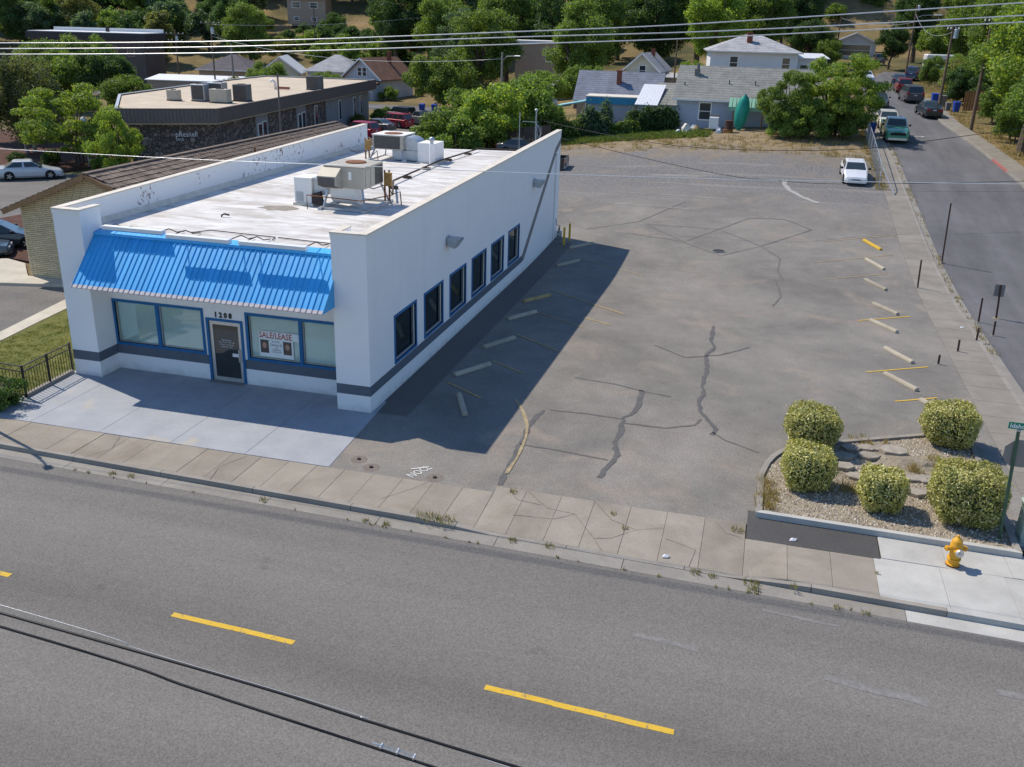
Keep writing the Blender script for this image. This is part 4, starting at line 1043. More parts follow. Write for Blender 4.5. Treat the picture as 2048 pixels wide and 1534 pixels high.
# ================================================================ neighbouring buildings
def house(name, label, cat, x, y, rz, w, d, hw, roof, hr, wall, rmat, ov=.45, wins=(), z0=None, chim=None, trim='white_trim', group=None):
    z0 = H(x, y) if z0 is None else z0
    t = thing(name, label, cat, (x, y, z0), rz, group)
    X, Y = w/2, d/2
    m = MB(); m.box(-X, X, -Y, Y, -.6, hw); 
    if roof == 'gable_x':
        for s in (-1, 1): m.add([(s*X,-Y,hw),(s*X,Y,hw),(s*X,0,hw+hr),(s*(X-.15),-Y,hw),(s*(X-.15),Y,hw),(s*(X-.15),0,hw+hr)], [(0,1,2),(5,4,3),(0,2,5,3),(1,4,5,2)])
    if roof == 'gable_y':
        for s in (-1, 1): m.add([(-X,s*Y,hw),(X,s*Y,hw),(0,s*Y,hw+hr),(-X,s*(Y-.15),hw),(X,s*(Y-.15),hw),(0,s*(Y-.15),hw+hr)], [(0,1,2),(5,4,3),(0,2,5,3),(1,4,5,2)])
    m.build('wall', MATS[wall], t)
    m = MB(); th = .14
    if roof in ('gable_x', 'gable_y'):
        gx_ = roof == 'gable_x'; S, L = (Y, X) if gx_ else (X, Y)
        sl = hr/S
        for s in (-1, 1):
            e = S+ov; pr = [(s*e, hw-ov*sl+.02), (0, hw+hr+.02), (0, hw+hr+.02+th), (s*e, hw-ov*sl+.02+th)]
            P = [(-L-ov, a, z) for a, z in pr] if gx_ else [(a, -L-ov, z) for a, z in pr]
            m.extr(P, (2*(L+ov),0,0) if gx_ else (0,2*(L+ov),0))
    elif roof == 'hip':
        e, f = X+ov, Y+ov; r = max(0, X-Y); zt = hw+hr; zb = hw+.0
        m.add([(-e,-f,zb),(e,-f,zb),(e,f,zb),(-e,f,zb),(-e,-f,zb+.12),(e,-f,zb+.12),(e,f,zb+.12),(-e,f,zb+.12),(-r,0,zt),(r,0,zt)],
              [(3,2,1,0),(0,1,5,4),(1,2,6,5),(2,3,7,6),(3,0,4,7),(4,5,9,8),(5,6,9),(6,7,8,9),(7,4,8)])
    elif roof == 'flat':
        m.box(-X-ov, X+ov, -Y-ov, Y+ov, hw+.01, hw+hr)
    elif roof == 'shed':
        m.hexa([(-X-ov,-Y-ov,hw+.01),(X+ov,-Y-ov,hw+.01),(X+ov,Y+ov,hw+hr),(-X-ov,Y+ov,hw+hr),(-X-ov,-Y-ov,hw+.13),(X+ov,-Y-ov,hw+.13),(X+ov,Y+ov,hw+hr+.12),(-X-ov,Y+ov,hw+hr+.12)])
    ro = m.build('roof', MATS[rmat], t)
    if roof in ('gable_x', 'gable_y', 'hip') :
        m = MB()
        if roof == 'gable_y':
            sl = hr/X
            for s in (-1, 1): m.bar((s*(X+ov), -Y-ov-.03, hw-ov*sl+.06), (0, -Y-ov-.03, hw+hr+.06), .06, .22, (0,0,1))
        else:
            zz = hw-ov*hr/Y+.05 if roof == 'gable_x' else hw+.05
            m.bar((-X-ov, -Y-ov-.05, zz), (X+ov, -Y-ov-.05, zz), .1, .16)
        m.build('eave_trim', MATS[trim], t)
    for (face, u, z, ww, hh) in wins:
        m = MB(); g = MB(); o = .05
        def bx(mb, a, b, c0, c1, q0, q1):
            if face == 'f': mb.box(a, b, -Y-q1, -Y-q0, c0, c1)
            elif face == 'r': mb.box(X+q0, X+q1, a, b, c0, c1)
            else: mb.box(-X-q1, -X-q0, a, b, c0, c1)
        a, b = u-ww/2, u+ww/2; f_ = .11
        bx(m,a-f_,b+f_,z+hh,z+hh+f_,0,.07); bx(m,a-f_,b+f_,z-f_,z,0,.09); bx(m,a-f_,a,z,z+hh,0,.07); bx(m,b,b+f_,z,z+hh,0,.07); bx(m,a,b,z+hh*.5-.03,z+hh*.5+.03,.012,.05)
        wf = m.build('window', MATS[trim], t)
        bx(g,a,b,z,z+hh,.002,.012); g.build('pane', MATS['glass_house'], wf)
    if chim:
        cx, cy, cw, ct = chim
        m = MB(); m.box(cx-cw/2,cx+cw/2,cy-cw/2,cy+cw/2,hw,ct); m.box(cx-cw/2-.07,cx+cw/2+.07,cy-cw/2-.07,cy+cw/2+.07,ct,ct+.15); m.build('chimney', MATS['brick_red'], ro)
    return t

# brick garage block with shake roof, left of the shop
gar = thing('brick_building', 'cream brick gabled building with dark shake roof beside the shop', 'building', (-18.2,10.45,0))
GX, GH, GR, GL = 4.25, 3.52, 1.72, 26
m = MB(); m.add([(-GX,.10,0),(GX,.10,0),(GX,.10,GH),(0,.10,GH+GR),(-GX,.10,GH)] + [(-GX,.3,0),(GX,.3,0),(GX,.3,GH),(0,.3,GH+GR),(-GX,.3,GH)], [(0,1,2,3,4),(9,8,7,6,5)] + [(i,(i+1)%5,5+(i+1)%5,5+i) for i in range(5)])
m.box(-GX,-GX+.25,.3,GL,0,GH); m.box(GX-.25,GX,.3,GL,0,GH); m.box(-GX+.25,GX-.25,GL-.25,GL,0,GH)
gw = m.build('wall', MATS['mortar'], gar)
bl, bh, jt = .40, .095, .018
bme = MB().box(-(bl-jt)/2,(bl-jt)/2,0,.1,0,bh-jt).mesh('brick', MATS['brick_cream'])
rowsn = int((GH+GR)/bh); allb = []; rest = MB()
for r in range(rowsn):
    z = r*bh+.004; half = GX if z+bh < GH else GX*(1-(z+bh-GH)/GR)
    x = -half + (bl/2 if r % 2 == 0 else 0)
    while x < half-.1:
        a, b = max(x-bl/2, -half), min(x+bl/2, half)
        if b-a > .12: allb.append(((a+b)/2, z, b-a))
        x += bl
vis = [b for b in allb if b[0] < -2.4 and b[2] > .39]
vis.sort(key=lambda b: (b[0] > -3.55, abs(b[1]-2)))
chosen = set(id(b) for b in vis[:300])
for b in allb:
    dy = random.uniform(-.006, .004)
    if id(b) in chosen: link('brick', bme, gw, (b[0], dy, b[1]))
    else: rest.box(b[0]-(b[2]-jt)/2, b[0]+(b[2]-jt)/2, dy, .1, b[1], b[1]+bh-jt)
tag(rest.build('brickwork', MATS['brick_cream'], gw, fix=False), kind='stuff')
m = MB(); OV = .62; sl = GR/GX
for s in (-1, 1):
    e = GX+OV; pr = [(s*e, GH-OV*sl), (0, GH+GR), (0, GH+GR+.1), (s*e, GH-OV*sl+.1)]
    m.extr([(a,-.45,z+.02) for a, z in pr], (0,GL+.9,0))
gro = m.build('roof', MATS['roof_deck'], gar)
m = MB()
for s in (-1, 1): m.bar((s*(GX+OV),-.48,GH-OV*sl+.0),(0,-.48,GH+GR+.0),.05,.24)
m.build('rake_board', MATS['rake_wood'], gar)
m = MB(); m.bar((0,-.5,GH+GR+.16),(0,GL+.4,GH+GR+.16),.3,.05); m.build('ridge_cap', MATS['shake'], gro)
slope = math.hypot(GX+OV, sl*(GX+OV)); ang = math.atan(sl)
sk = [MB().hexa([(0,-.16,0),(.44,-.16,0),(.44,.16,0),(0,.16,0),(0,-.16,.012),(.44,-.16,.045),(.44,.16,.045),(0,.16,.012)]).mesh('shake', MATS['shake']) for _ in range(1)]
sw = [.30,.36,.33]; cnt = 0; restL = MB(); rest = MB(); near = []
EX = .36; nr = int(slope/EX)
for r in range(nr+1):
    d = r*EX + .02; y = -.45 + (r % 3)*.11
    while y < GL+.4:
        x = d*math.cos(ang); z = GH+GR+.125-d*math.sin(ang)
        near.append((x, y+.16, z)); y += .34
near.sort(key=lambda p: p[1]+p[0]*.3)
cs, sn = math.cos(ang), math.sin(ang)
for i, (x, y, z) in enumerate(near):
    lift = random.uniform(0, .02)
    if i < 300: link('shake', sk[0], gro, (x, y, z+lift), (random.uniform(-.03,.03), ang+random.uniform(-.03,.0), random.uniform(-.05,.05)))
    else:
        j = random.uniform(-.03,.03); wv_ = random.uniform(.14,.165); L = .44+random.uniform(-.03,.04)
        P = [(0,-wv_,0),(L,-wv_+j*.3,0),(L,wv_,0),(0,wv_,0),(0,-wv_,.012),(L,-wv_,.045),(L,wv_,.045),(0,wv_,.012)]
        rest.hexa([(x+a*cs+c_*sn, y+b_, z+lift-a*sn+c_*cs) for a, b_, c_ in P])
tag(rest.build('shake_courses', MATS['shake'], gro, fix=False), kind='stuff')
m = MB()
for r in range(nr+1):
    d = r*EX+.02; m.hexa([(-(d)*cs,-.45,GH+GR+.13-d*sn),(-(d+.42)*cs,-.45,GH+GR+.13-(d+.42)*sn),(-(d+.42)*cs,GL+.4,GH+GR+.13-(d+.42)*sn),(-d*cs,GL+.4,GH+GR+.13-d*sn)] + [(-(d)*cs,-.45,GH+GR+.15-d*sn),(-(d+.42)*cs,-.45,GH+GR+.19-(d+.42)*sn),(-(d+.42)*cs,GL+.4,GH+GR+.19-(d+.42)*sn),(-d*cs,GL+.4,GH+GR+.15-d*sn)])
tag(m.build('far_slope_courses', MATS['shake'], gro), kind='stuff')
m = MB(); m.tube([(1.6,12,GH+.9),(1.6,12,GH+1.75)], .06, 8); m.build('vent', MATS['rust'], gro)

# stone-faced office with ribbed fascia
of = thing('office_building', 'low stone-faced office with ribbed brown fascia and flat tan roof', 'building')
RP = [(-40.1,41.45),(-33.2,45.7),(-38.6,92.4),(-53.6,90.6),(-52.9,80),(-49,54)]; RT = 4.9
def inset(P, k):
    n = len(P); cx = sum(p[0] for p in P)/n; cy = sum(p[1] for p in P)/n; out = []
    for i in range(n):
        a, b, c_ = Vector(P[i-1]), Vector(P[i]), Vector(P[(i+1) % n])
        d1 = (b-a).normalized(); d2 = (c_-b).normalized()
        n1 = Vector((-d1.y, d1.x)); n2 = Vector((-d2.y, d2.x)); bis = (n1+n2)
        out.append(tuple(b + bis*(k/ (1+n1.dot(n2)))))
    return out
WI = inset(RP, .9)
m = MB(); m.prism(WI, 0, 4.2); m.build('wall', MATS['stone_veneer'], of)
m = MB(); m.prism(inset(RP,.25), 3.6, RT-.12); m.build('roof', MATS['tan_roof'], of)
for i in range(len(RP)):
    a, b = Vector(RP[i]), Vector(RP[(i+1) % len(RP)]); L = (b-a).length; n = int(L/.3)
    d = (b-a)/L; nn = Vector((d.y, -d.x)); f = MB()
    for k in range(n):
        p = a + d*(k*L/n); q2 = a + d*((k+.62)*L/n); q3 = a + d*((k+1)*L/n)
        f.hexa([(p.x,p.y,3.75),(q2.x,q2.y,3.75),(q2.x-nn.x*.2,q2.y-nn.y*.2,3.75),(p.x-nn.x*.2,p.y-nn.y*.2,3.75),(p.x,p.y,RT-.03),(q2.x,q2.y,RT-.03),(q2.x-nn.x*.2,q2.y-nn.y*.2,RT-.03),(p.x-nn.x*.2,p.y-nn.y*.2,RT-.03)])
        f.quad((q2.x-nn.x*.04,q2.y-nn.y*.04,3.75),(q3.x-nn.x*.04,q3.y-nn.y*.04,3.75),(q3.x-nn.x*.04,q3.y-nn.y*.04,RT-.03),(q2.x-nn.x*.04,q2.y-nn.y*.04,RT-.03))
    tag(f.build('ribbed_fascia', MATS['fascia_brown'], of, fix=True), kind='stuff')
    f = MB(); f.bar((a.x-nn.x*.08,a.y-nn.y*.08,RT),(b.x-nn.x*.08,b.y-nn.y*.08,RT),.24,.06); f.build('coping', MATS['fascia_brown' if i < 2 else 'galv'], of)
A, B = Vector(WI[1]), Vector(WI[2]); d = (B-A).normalized(); nn = Vector((d.y,-d.x))
def onwall(s0, s1, z0, z1, mat, nm, par, q0=.02, q1=.06):
    m = MB(); p, q2 = A+d*s0, A+d*s1
    m.hexa([(p.x+nn.x*q0,p.y+nn.y*q0,z0),(q2.x+nn.x*q0,q2.y+nn.y*q0,z0),(q2.x+nn.x*q1,q2.y+nn.y*q1,z0),(p.x+nn.x*q1,p.y+nn.y*q1,z0),(p.x+nn.x*q0,p.y+nn.y*q0,z1),(q2.x+nn.x*q0,q2.y+nn.y*q0,z1),(q2.x+nn.x*q1,q2.y+nn.y*q1,z1),(p.x+nn.x*q1,p.y+nn.y*q1,z1)])
    return m.build(nm, MATS[mat], par)
onwall(28.9, (B-A).length+.02, 0, 3.74, 'grey_wall', 'plain_wall', of, -.3, .06)
def owin(s0, s1, z0, z1, par, off=.0):
    f = onwall(s0, s1, z0, z1, 'white_trim', 'window', par, .03+off, .11+off); onwall(s0+.1, s1-.1, z0+.1, z1-.1, 'glass_house', 'pane', f, .111+off, .125+off)
for s in (9.3, 19.9):
    onwall(s-.3, s+2.6, 0, 3.74, 'grey_wall', 'bay_panel', of, -.2, .025)
    owin(s, s+1.0, .3, 2.75, of); owin(s+1.15, s+2.15, .1, 2.85, of)
owin(25.0, 26.0, .4, 3.2, of)
for s in (33.2, 38.9, 41.6): owin(s, s+.85, .9, 3.2, of, .04)
fw = (Vector(WI[1])-Vector(WI[0])); fa = math.atan2(fw.y, fw.x); fd = fw.normalized(); fn = Vector((fd.y, -fd.x)); sp = Vector(WI[0]) + fd*3.6 + fn*.08
text_mesh('pResnell', .62, MATS['sign_white'], 'sign_letters', (sp.x, sp.y, 2.55), (PI/2,0,fa), of, .03, xs=.86)
text_mesh('GAGE', .30, MATS['sign_white'], 'sign_letters', (sp.x, sp.y, 2.22), (PI/2,0,fa), of, .03, xs=.8)
def ac_unit(x, y, w, dd, h_, mat, lb, z):
    t = thing('condenser_unit', lb, 'air conditioner', (x,y,z), .1, 'condensers on the office roof')
    m = MB(); m.box(-w/2,w/2,-dd/2,dd/2,.08,h_); m.build('casing', MATS[mat], t, bevel=.02)
    m = MB(); m.box(-w/2+.08,w/2-.08,-dd/2-.012,-dd/2,.16,h_-.1); m.build('grille', MATS['coil_grey'] if mat != 'beige_metal' else MATS['beige_metal'], t)
    m = MB(); m.lathe([(min(w,dd)*.36,h_),(min(w,dd)*.36,h_+.05),(.1,h_+.06)], 14); m.build('fan_guard', MATS['dark_iron'], t)
    m = MB(); m.box(-w/2-.08,w/2+.08,-dd/2+.05,-dd/2+.17,0,.08); m.box(-w/2-.08,w/2+.08,dd/2-.17,dd/2-.05,0,.08); m.build('sleeper', MATS['wood_dark'], t)
ZR = RT-.11
for a in ((-41.6,52.0,1.1,.7,.95,'beige_metal','small pale condenser at the left end of the office roof group'), (-39.4,52.9,1.3,1.1,1.5,'galv','tall grey condenser second from left on the office roof'), (-38.6,54.6,1.4,1.2,1.6,'galv','tall grey condenser behind the others on the office roof'), (-36.9,52.2,1.7,1.0,1.2,'beige_metal','wide beige condenser at the front of the office roof group'), (-36.3,55.0,1.4,1.1,1.5,'bin_grey','dark grey condenser at the right end of the office roof group'), (-37.5,72.5,1.5,1.4,1.45,'bin_grey','lone dark square ventilator farther back on the office roof')):
    ac_unit(*a, ZR)
t = thing('gooseneck_vent', 'pale gooseneck vent with red pipe on the office roof', 'vent', (-41.3,70.5,ZR))
MB().tube([(0,0,0),(0,0,.7),(-.25,0,1.0),(-.55,0,.8)], .16, 8).build('gooseneck', MATS['white_trim'], t, smooth=True); MB().box(.3,1.7,-.12,.12,.05,.3).build('pipe', MATS['red_kerb'], t)

# houses behind the car park
bh_ = house('house', 'low blue-grey house with wide grey shingle roof behind the car park', 'house', 9.6, 70.6, .0, 13.2, 9, 2.75, 'gable_x', 2.55, 'siding_blue', 'shingle_grey', .4,
      [('f',-3.9,.85,1.0,1.45),('f',3.0,.85,.9,1.3)], z0=3.45)
m = MB(); m.box(-5.4,-4.9,-1.6,-1.2,4.2,5.2); m.tube([(-5.1,-1.4,5.0),(-5.1,-1.4,5.7)], .14, 8); m.build('flue', MATS['bin_grey'], bh_)
for (x, y, z) in ((-6.1,-3.0,3.7),(-2.0,-2.6,4.0),(.4,-2.6,4.0)): MB().tube([(x,y,z-.3),(x,y,z+.35)], .05, 6).build('roof_vent', MATS['dark_iron'], bh_)
aw = MB()
for k in range(10): aw.hexa([(-1.7+k*.34,-6.0,2.15),(-1.42+k*.34,-6.0,2.15),(-1.42+k*.34,-4.52,2.85),(-1.7+k*.34,-4.52,2.85),(-1.7+k*.34,-6.0,2.2),(-1.42+k*.34,-6.0,2.2),(-1.42+k*.34,-4.52,2.9),(-1.7+k*.34,-4.52,2.9)]); aw.box(-1.42+k*.34,-1.36+k*.34,-6.0,-5.98,2.1,2.25)
aw.box(-1.7,1.65,-6.02,-5.99,1.85,2.2); aw.build('green_awning', MATS['metal_green'], bh_)
for px_ in (-1.2,1.4): MB().bar((px_,-5.9,0),(px_,-5.9,2.1),.12).build('awning_post', MATS['wood_fence'], bh_)
house('lean_to', 'small grey-roofed lean-to at the left end of the blue-grey house', 'shed', 1.9, 69.0, 0, 2.4, 5.4, 2.3, 'shed', 1.7, 'siding_pale', 'shingle_grey', .25, [('f',.2,.9,.7,1.0)], z0=3.0)
mr = thing('porch_roof', 'white ribbed metal porch roof beside the lean-to', 'porch', (.2,68.2,2.8), 0, None, (.8,1,1))
m = MB()
for k in range(8): m.hexa([(-1.35+k*.34,-2.7,2.55),(-1.03+k*.34,-2.7,2.55),(-1.03+k*.34+.2,2.2,4.15),(-1.35+k*.34+.2,2.2,4.15),(-1.35+k*.34,-2.7,2.6),(-1.03+k*.34,-2.7,2.6),(-1.03+k*.34+.2,2.2,4.2),(-1.35+k*.34+.2,2.2,4.2)])
m.build('sheeting', MATS['metal_white'], mr)
for x in (-1.2, 1.2):
    MB().bar((x,-2.5,-.4),(x,-2.5,2.55),.12).build('post', MATS['wood_fence'], mr); MB().bar((x,2.0,-.4),(x,2.0,4.1),.12).build('post', MATS['wood_fence'], mr)
mh_ = thing('mobile_home', 'pale blue mobile home with deep blue fascia half hidden by vines', 'mobile home', (-3.1,70.0,H(-3.1,70)), .08)
m = MB(); m.box(-3.0,3.0,-1.4,1.4,.0,2.4); m.build('wall', MATS['siding_blue'], mh_)
m = MB(); m.box(-3.1,3.1,-1.7,1.6,2.4,3.05); m.build('fascia', MATS['metal_blue'], mh_)
m = MB(); m.box(-3.15,3.15,-1.75,1.65,3.052,3.14); m.build('roof', MATS['cap_metal'], mh_)
m = MB(); m.box(1.0,2.2,-1.46,-1.4,.9,1.8); mw = m.build('window', MATS['white_trim'], mh_); MB().box(1.08,2.12,-1.475,-1.461,.98,1.72).build('pane', MATS['glass_house'], mw)
for s in (-1, 1):
    m = MB(); m.hexa([(s*3.16,-1.9,2.55),(s*5.9,-1.9,2.0),(s*5.9,-.2,2.0),(s*3.16,-.2,2.55),(s*3.16,-1.9,2.67),(s*5.9,-1.9,2.12),(s*5.9,-.2,2.12),(s*3.16,-.2,2.67)]); m.build('side_canopy', MATS['turquoise'], mh_)
house('house', 'small house with tree-dappled slate-blue roof and brick chimney', 'house', -4.5, 80.2, .05, 8.6, 7.2, 2.4, 'gable_x', 2.5, 'siding_tan', 'shingle_blue', .4, [('f',-2.8,.8,1.0,1.0)], z0=2.6, chim=(-.1,-1.6,.5,5.1))
house('house', 'two-storey white clapboard house with hipped grey roof', 'house', 8.1, 113.5, .12, 11.4, 9.5, 4.3, 'hip', 2.2, 'siding_white', 'shingle_light', .55, [('f',-2.6,2.2,.95,1.5),('f',4.2,2.2,.95,1.5)], z0=5.15, chim=(-.6,-2.3,.7,6.6))
house('house', 'white annex with a flat lean roof on the right of the hipped house', 'house', 15.8, 114.5, .12, 4.0, 6.0, 3.4, 'shed', .5, 'siding_white', 'metal_white', .3, [('f',-.9,1.7,1.0,.9)], z0=5.4)
house('house', 'cream gabled cottage with red chimney in front of the wooded slope', 'house', -7.3, 124.6, -.12, 5.0, 7.5, 3.3, 'gable_y', 2.2, 'siding_cream', 'shingle_light', .5, [('f',.1,2.4,.9,1.4)], z0=3.0, chim=(.5,.6,.5,6.0))
house('porch', 'white metal porch roof in front of the cream cottage', 'porch', -7.6, 119.2, -.12, 6.2, 2.6, 1.9, 'shed', .6, 'siding_cream', 'metal_white', .2, z0=3.0)
house('shed', 'small tan shed to the right of the cream cottage', 'shed', -2.6, 122.5, -.1, 3.2, 4.2, 2.0, 'shed', .5, 'siding_tan', 'shingle_light', .3, z0=3.2)
house('house', 'tan two-storey house standing high on the dry slope', 'house', -93.0, 183.5, .25, 8.6, 7.5, 4.9, 'gable_x', 1.3, 'siding_tan', 'shingle_tan', .4, [('f',-2.3,3.0,1.7,1.1),('f',1.7,3.0,1.6,1.1),('f',-2.3,.3,1.0,.7),('f',1.7,.3,1.0,.7)], z0=11.2)
house('house', 'bungalow with brown shingle gable and paired attic windows', 'house', -51.6, 124.5, -.22, 7.0, 9.5, 3.3, 'gable_y', 2.8, 'siding_pale', 'shingle_brown', .6, [('f',-.45,3.5,.7,1.2),('f',.5,3.5,.7,1.2)], z0=.2, chim=(1.0,1.5,.55,7.0))
house('porch', 'brown roofed front porch of the bungalow', 'porch', -52.6, 118.7, -.22, 6.4, 2.2, 2.3, 'shed', .6, 'siding_pale', 'shingle_brown', .4, z0=.1)
house('house', 'low house with dark hipped roof and skylights at far left', 'house', -82.5, 131.5, .1, 9.5, 8.5, 2.8, 'hip', 2.6, 'siding_tan', 'shingle_dark', .5, z0=.3)
house('house', 'low house with pale metal-sheeted gable roof', 'house', -74.0, 134.0, .35, 6.5, 10, 2.8, 'gable_y', 2.4, 'siding_cream', 'metal_white', .5, z0=.4)
house('house', 'low house with grey hip roof left of the bungalow', 'house', -65.0, 137.5, .15, 9.0, 8.0, 2.7, 'hip', 2.8, 'siding_pale', 'shingle_light', .5, [('f',1.5,.9,1.2,1.1)], z0=.6)
house('long_shed', 'long low grey-roofed shed behind the office', 'shed', -76.0, 117.0, .17, 24, 5, 1.9, 'shed', .6, 'siding_tan', 'metal_white', .3, z0=.1)
db = house('apartment_block', 'long dark flat-roofed apartment block at far left', 'building', -108.0, 128.5, .26, 20, 10, 7.4, 'flat', 1.2, 'dark_wall', 'dark_band', .5, [('f',a,4.9,1.1,1.4) for a in (-8.5,-1,1.7,4.6,7.6)] + [('f',a,1.5,1.1,1.4) for a in (-1,1.7,4.6,7.6)], z0=.1, trim='siding_tan')
m = MB(); m.box(-10.2,10.2,-5.2,5.2,8.62,8.72); m.box(-10.2,10.2,5.0,5.2,8.72,9.3); m.build('roof_membrane', MATS['white_membrane'], db)
MB().box(1.5,2.0,0,.5,8.72,9.7).build('stack', MATS['dark_iron'], db)
house('garage', 'pale grey double garage at the end of the side street', 'garage', 25.6, 173, -.05, 7.4, 7, 2.5, 'gable_y', 1.6, 'siding_pale', 'metal_white', .4, [('f',0,.2,5.4,1.9)], z0=8.0)
house('house', 'plain tan flat-roofed house between the trunks of the tall trees', 'house', -25.5, 131.5, .15, 8.5, 7, 8.4, 'flat', .4, 'siding_tan', 'white_membrane', .3, [('f',1.2,5.8,1.0,1.3)], z0=.9)
house('shed', 'white shed wall glimpsed beside the leaning trunk', 'shed', -21.0, 116.0, .2, 3.0, 4.0, 2.9, 'shed', .4, 'siding_white', 'metal_white', .2, z0=.9)
# plank fence behind the shop roof
pf = thing('plank_fence', 'dark brown plank fence behind the shop under the leafy shrubs', 'fence')
pk = MB().box(-.13,.13,-.015,.015,-.1,1.9).mesh('plank', MATS['wood_dark'])
n = 26
for k in range(n):
    x = -15.0+k*.29; y = 60.2 - .02*k; link('plank', pk, pf, (x,y,H(x,y)+random.uniform(-.03,.03)), (0,0,-.05))
MB().bar((-15,60.3,H(-15,60)+.5),(-7.6,59.75,H(-7.6,60)+.5),.08).build('rail', MATS['wood_dark'], pf); MB().bar((-15,60.3,H(-15,60)+1.5),(-7.6,59.75,H(-7.6,60)+1.5),.08).build('rail', MATS['wood_dark'], pf)
pf = thing('plank_fence', 'orange-brown plank fence beside the side street bins', 'fence')
for k in range(9):
    x = 31.3+k*.27; y = 84.6+k*.12; link('plank', MATS and pk, pf, (x,y,H(x,y)), (0,0,.4))
for o in pf.children: setmat(o, MATS['wood_fence'])
# chain-link fence along the side pavement
cl = thing('chain_link_fence', 'galvanized chain-link fence between car park and side pavement', 'fence')
P0, P1 = (19.72,44.6), (19.98,66.0)
def fp(t): x = P0[0]+(P1[0]-P0[0])*t; y = P0[1]+(P1[1]-P0[1])*t; return x, y, H(x,y)
NPST = 9
pm_ = MB().cyl((0,0,-.2),(0,0,1.6),.035,n=8).mesh('post', MATS['galv'])
for k in range(NPST): link('post', pm_, cl, fp(k/(NPST-1)))
m = MB(); m.tube([Vector(fp(k/20))+Vector((0,0,1.56)) for k in range(21)], .03, 6); m.build('top_rail', MATS['galv'], cl)
m = MB(); x, y, z = fp(0); m.tube([(x,y,z+1.56),(x+.9,y-1.6,z-.1)], .03, 6); m.build('brace', MATS['galv'], cl)
m = MB(); nw = 90
for k in range(nw):
    for s in (0, 1):
        t0 = k/nw; t1 = t0+1.5/21.4
        if t1 > 1: continue
        a, b = Vector(fp(t0)), Vector(fp(t1))
        if s: a, b = a+Vector((0,0,1.52)), b+Vector((0,0,.03))
        else: a, b = a+Vector((0,0,.03)), b+Vector((0,0,1.52))
        m.tube([a,b], .003, 3, cap=False)
tag(m.build('wire_mesh', MATS['galv'], cl, fix=False), kind='stuff')
# ================================================================ vehicles
WHEEL = {}
def wheel_meshes(r):
    if r not in WHEEL:
        n = 18
        t = MB(); prof = [(r*.62,-.10),(r*.93,-.105),(r,-.07),(r,.07),(r*.93,.105),(r*.62,.10)]
        vs = []; fs = []
        for (rr, yy) in prof:
            for k in range(n): vs.append((rr*math.cos(2*PI*k/n), yy, rr*math.sin(2*PI*k/n)))
        for i in range(len(prof)-1):
            for k in range(n): fs.append((i*n+k, i*n+(k+1)%n, (i+1)*n+(k+1)%n, (i+1)*n+k))
        t.add(vs, fs); tm = t.mesh('tyre', MATS['rubber'], smooth=True)
        h = MB(); h.cyl((0,-.085,0),(0,.085,0), r*.63, n=14)
        for k in range(5):
            a = 2*PI*k/5
            for s in (-1, 1): h.bar((r*.1*math.cos(a), s*.09, r*.1*math.sin(a)), (r*.6*math.cos(a), s*.09, r*.6*math.sin(a)), r*.2, .02, (0,1,0))
        hm = h.mesh('rim', MATS['silver'])
        WHEEL[r] = (tm, hm)
    return WHEEL[r]
KINDS = {  # L, W, Hroof, belt, wheel r, windshield base/roof front/roof rear/rear base (x), hood front z, deck z, ground clearance
 'sedan': dict(L=4.75, W=1.82, H=1.43, belt=.93, r=.325, cab=(1.05,.30,-.95,-1.72), hz=.66, tz=.98),
 'coupe': dict(L=4.35, W=1.70, H=1.33, belt=.86, r=.30, cab=(.95,.20,-.85,-1.60), hz=.58, tz=.90),
 'suv': dict(L=4.55, W=1.83, H=1.72, belt=1.05, r=.36, cab=(1.10,.55,-1.85,-2.12), hz=.86, tz=1.0),
 'van': dict(L=5.0, W=1.95, H=1.76, belt=1.08, r=.34, cab=(1.55,.75,-2.1,-2.38), hz=.80, tz=1.0),
 'pickup': dict(L=5.4, W=1.98, H=1.74, belt=1.10, r=.38, cab=(.72,.22,-.62,-.78), hz=1.0, tz=1.08)}
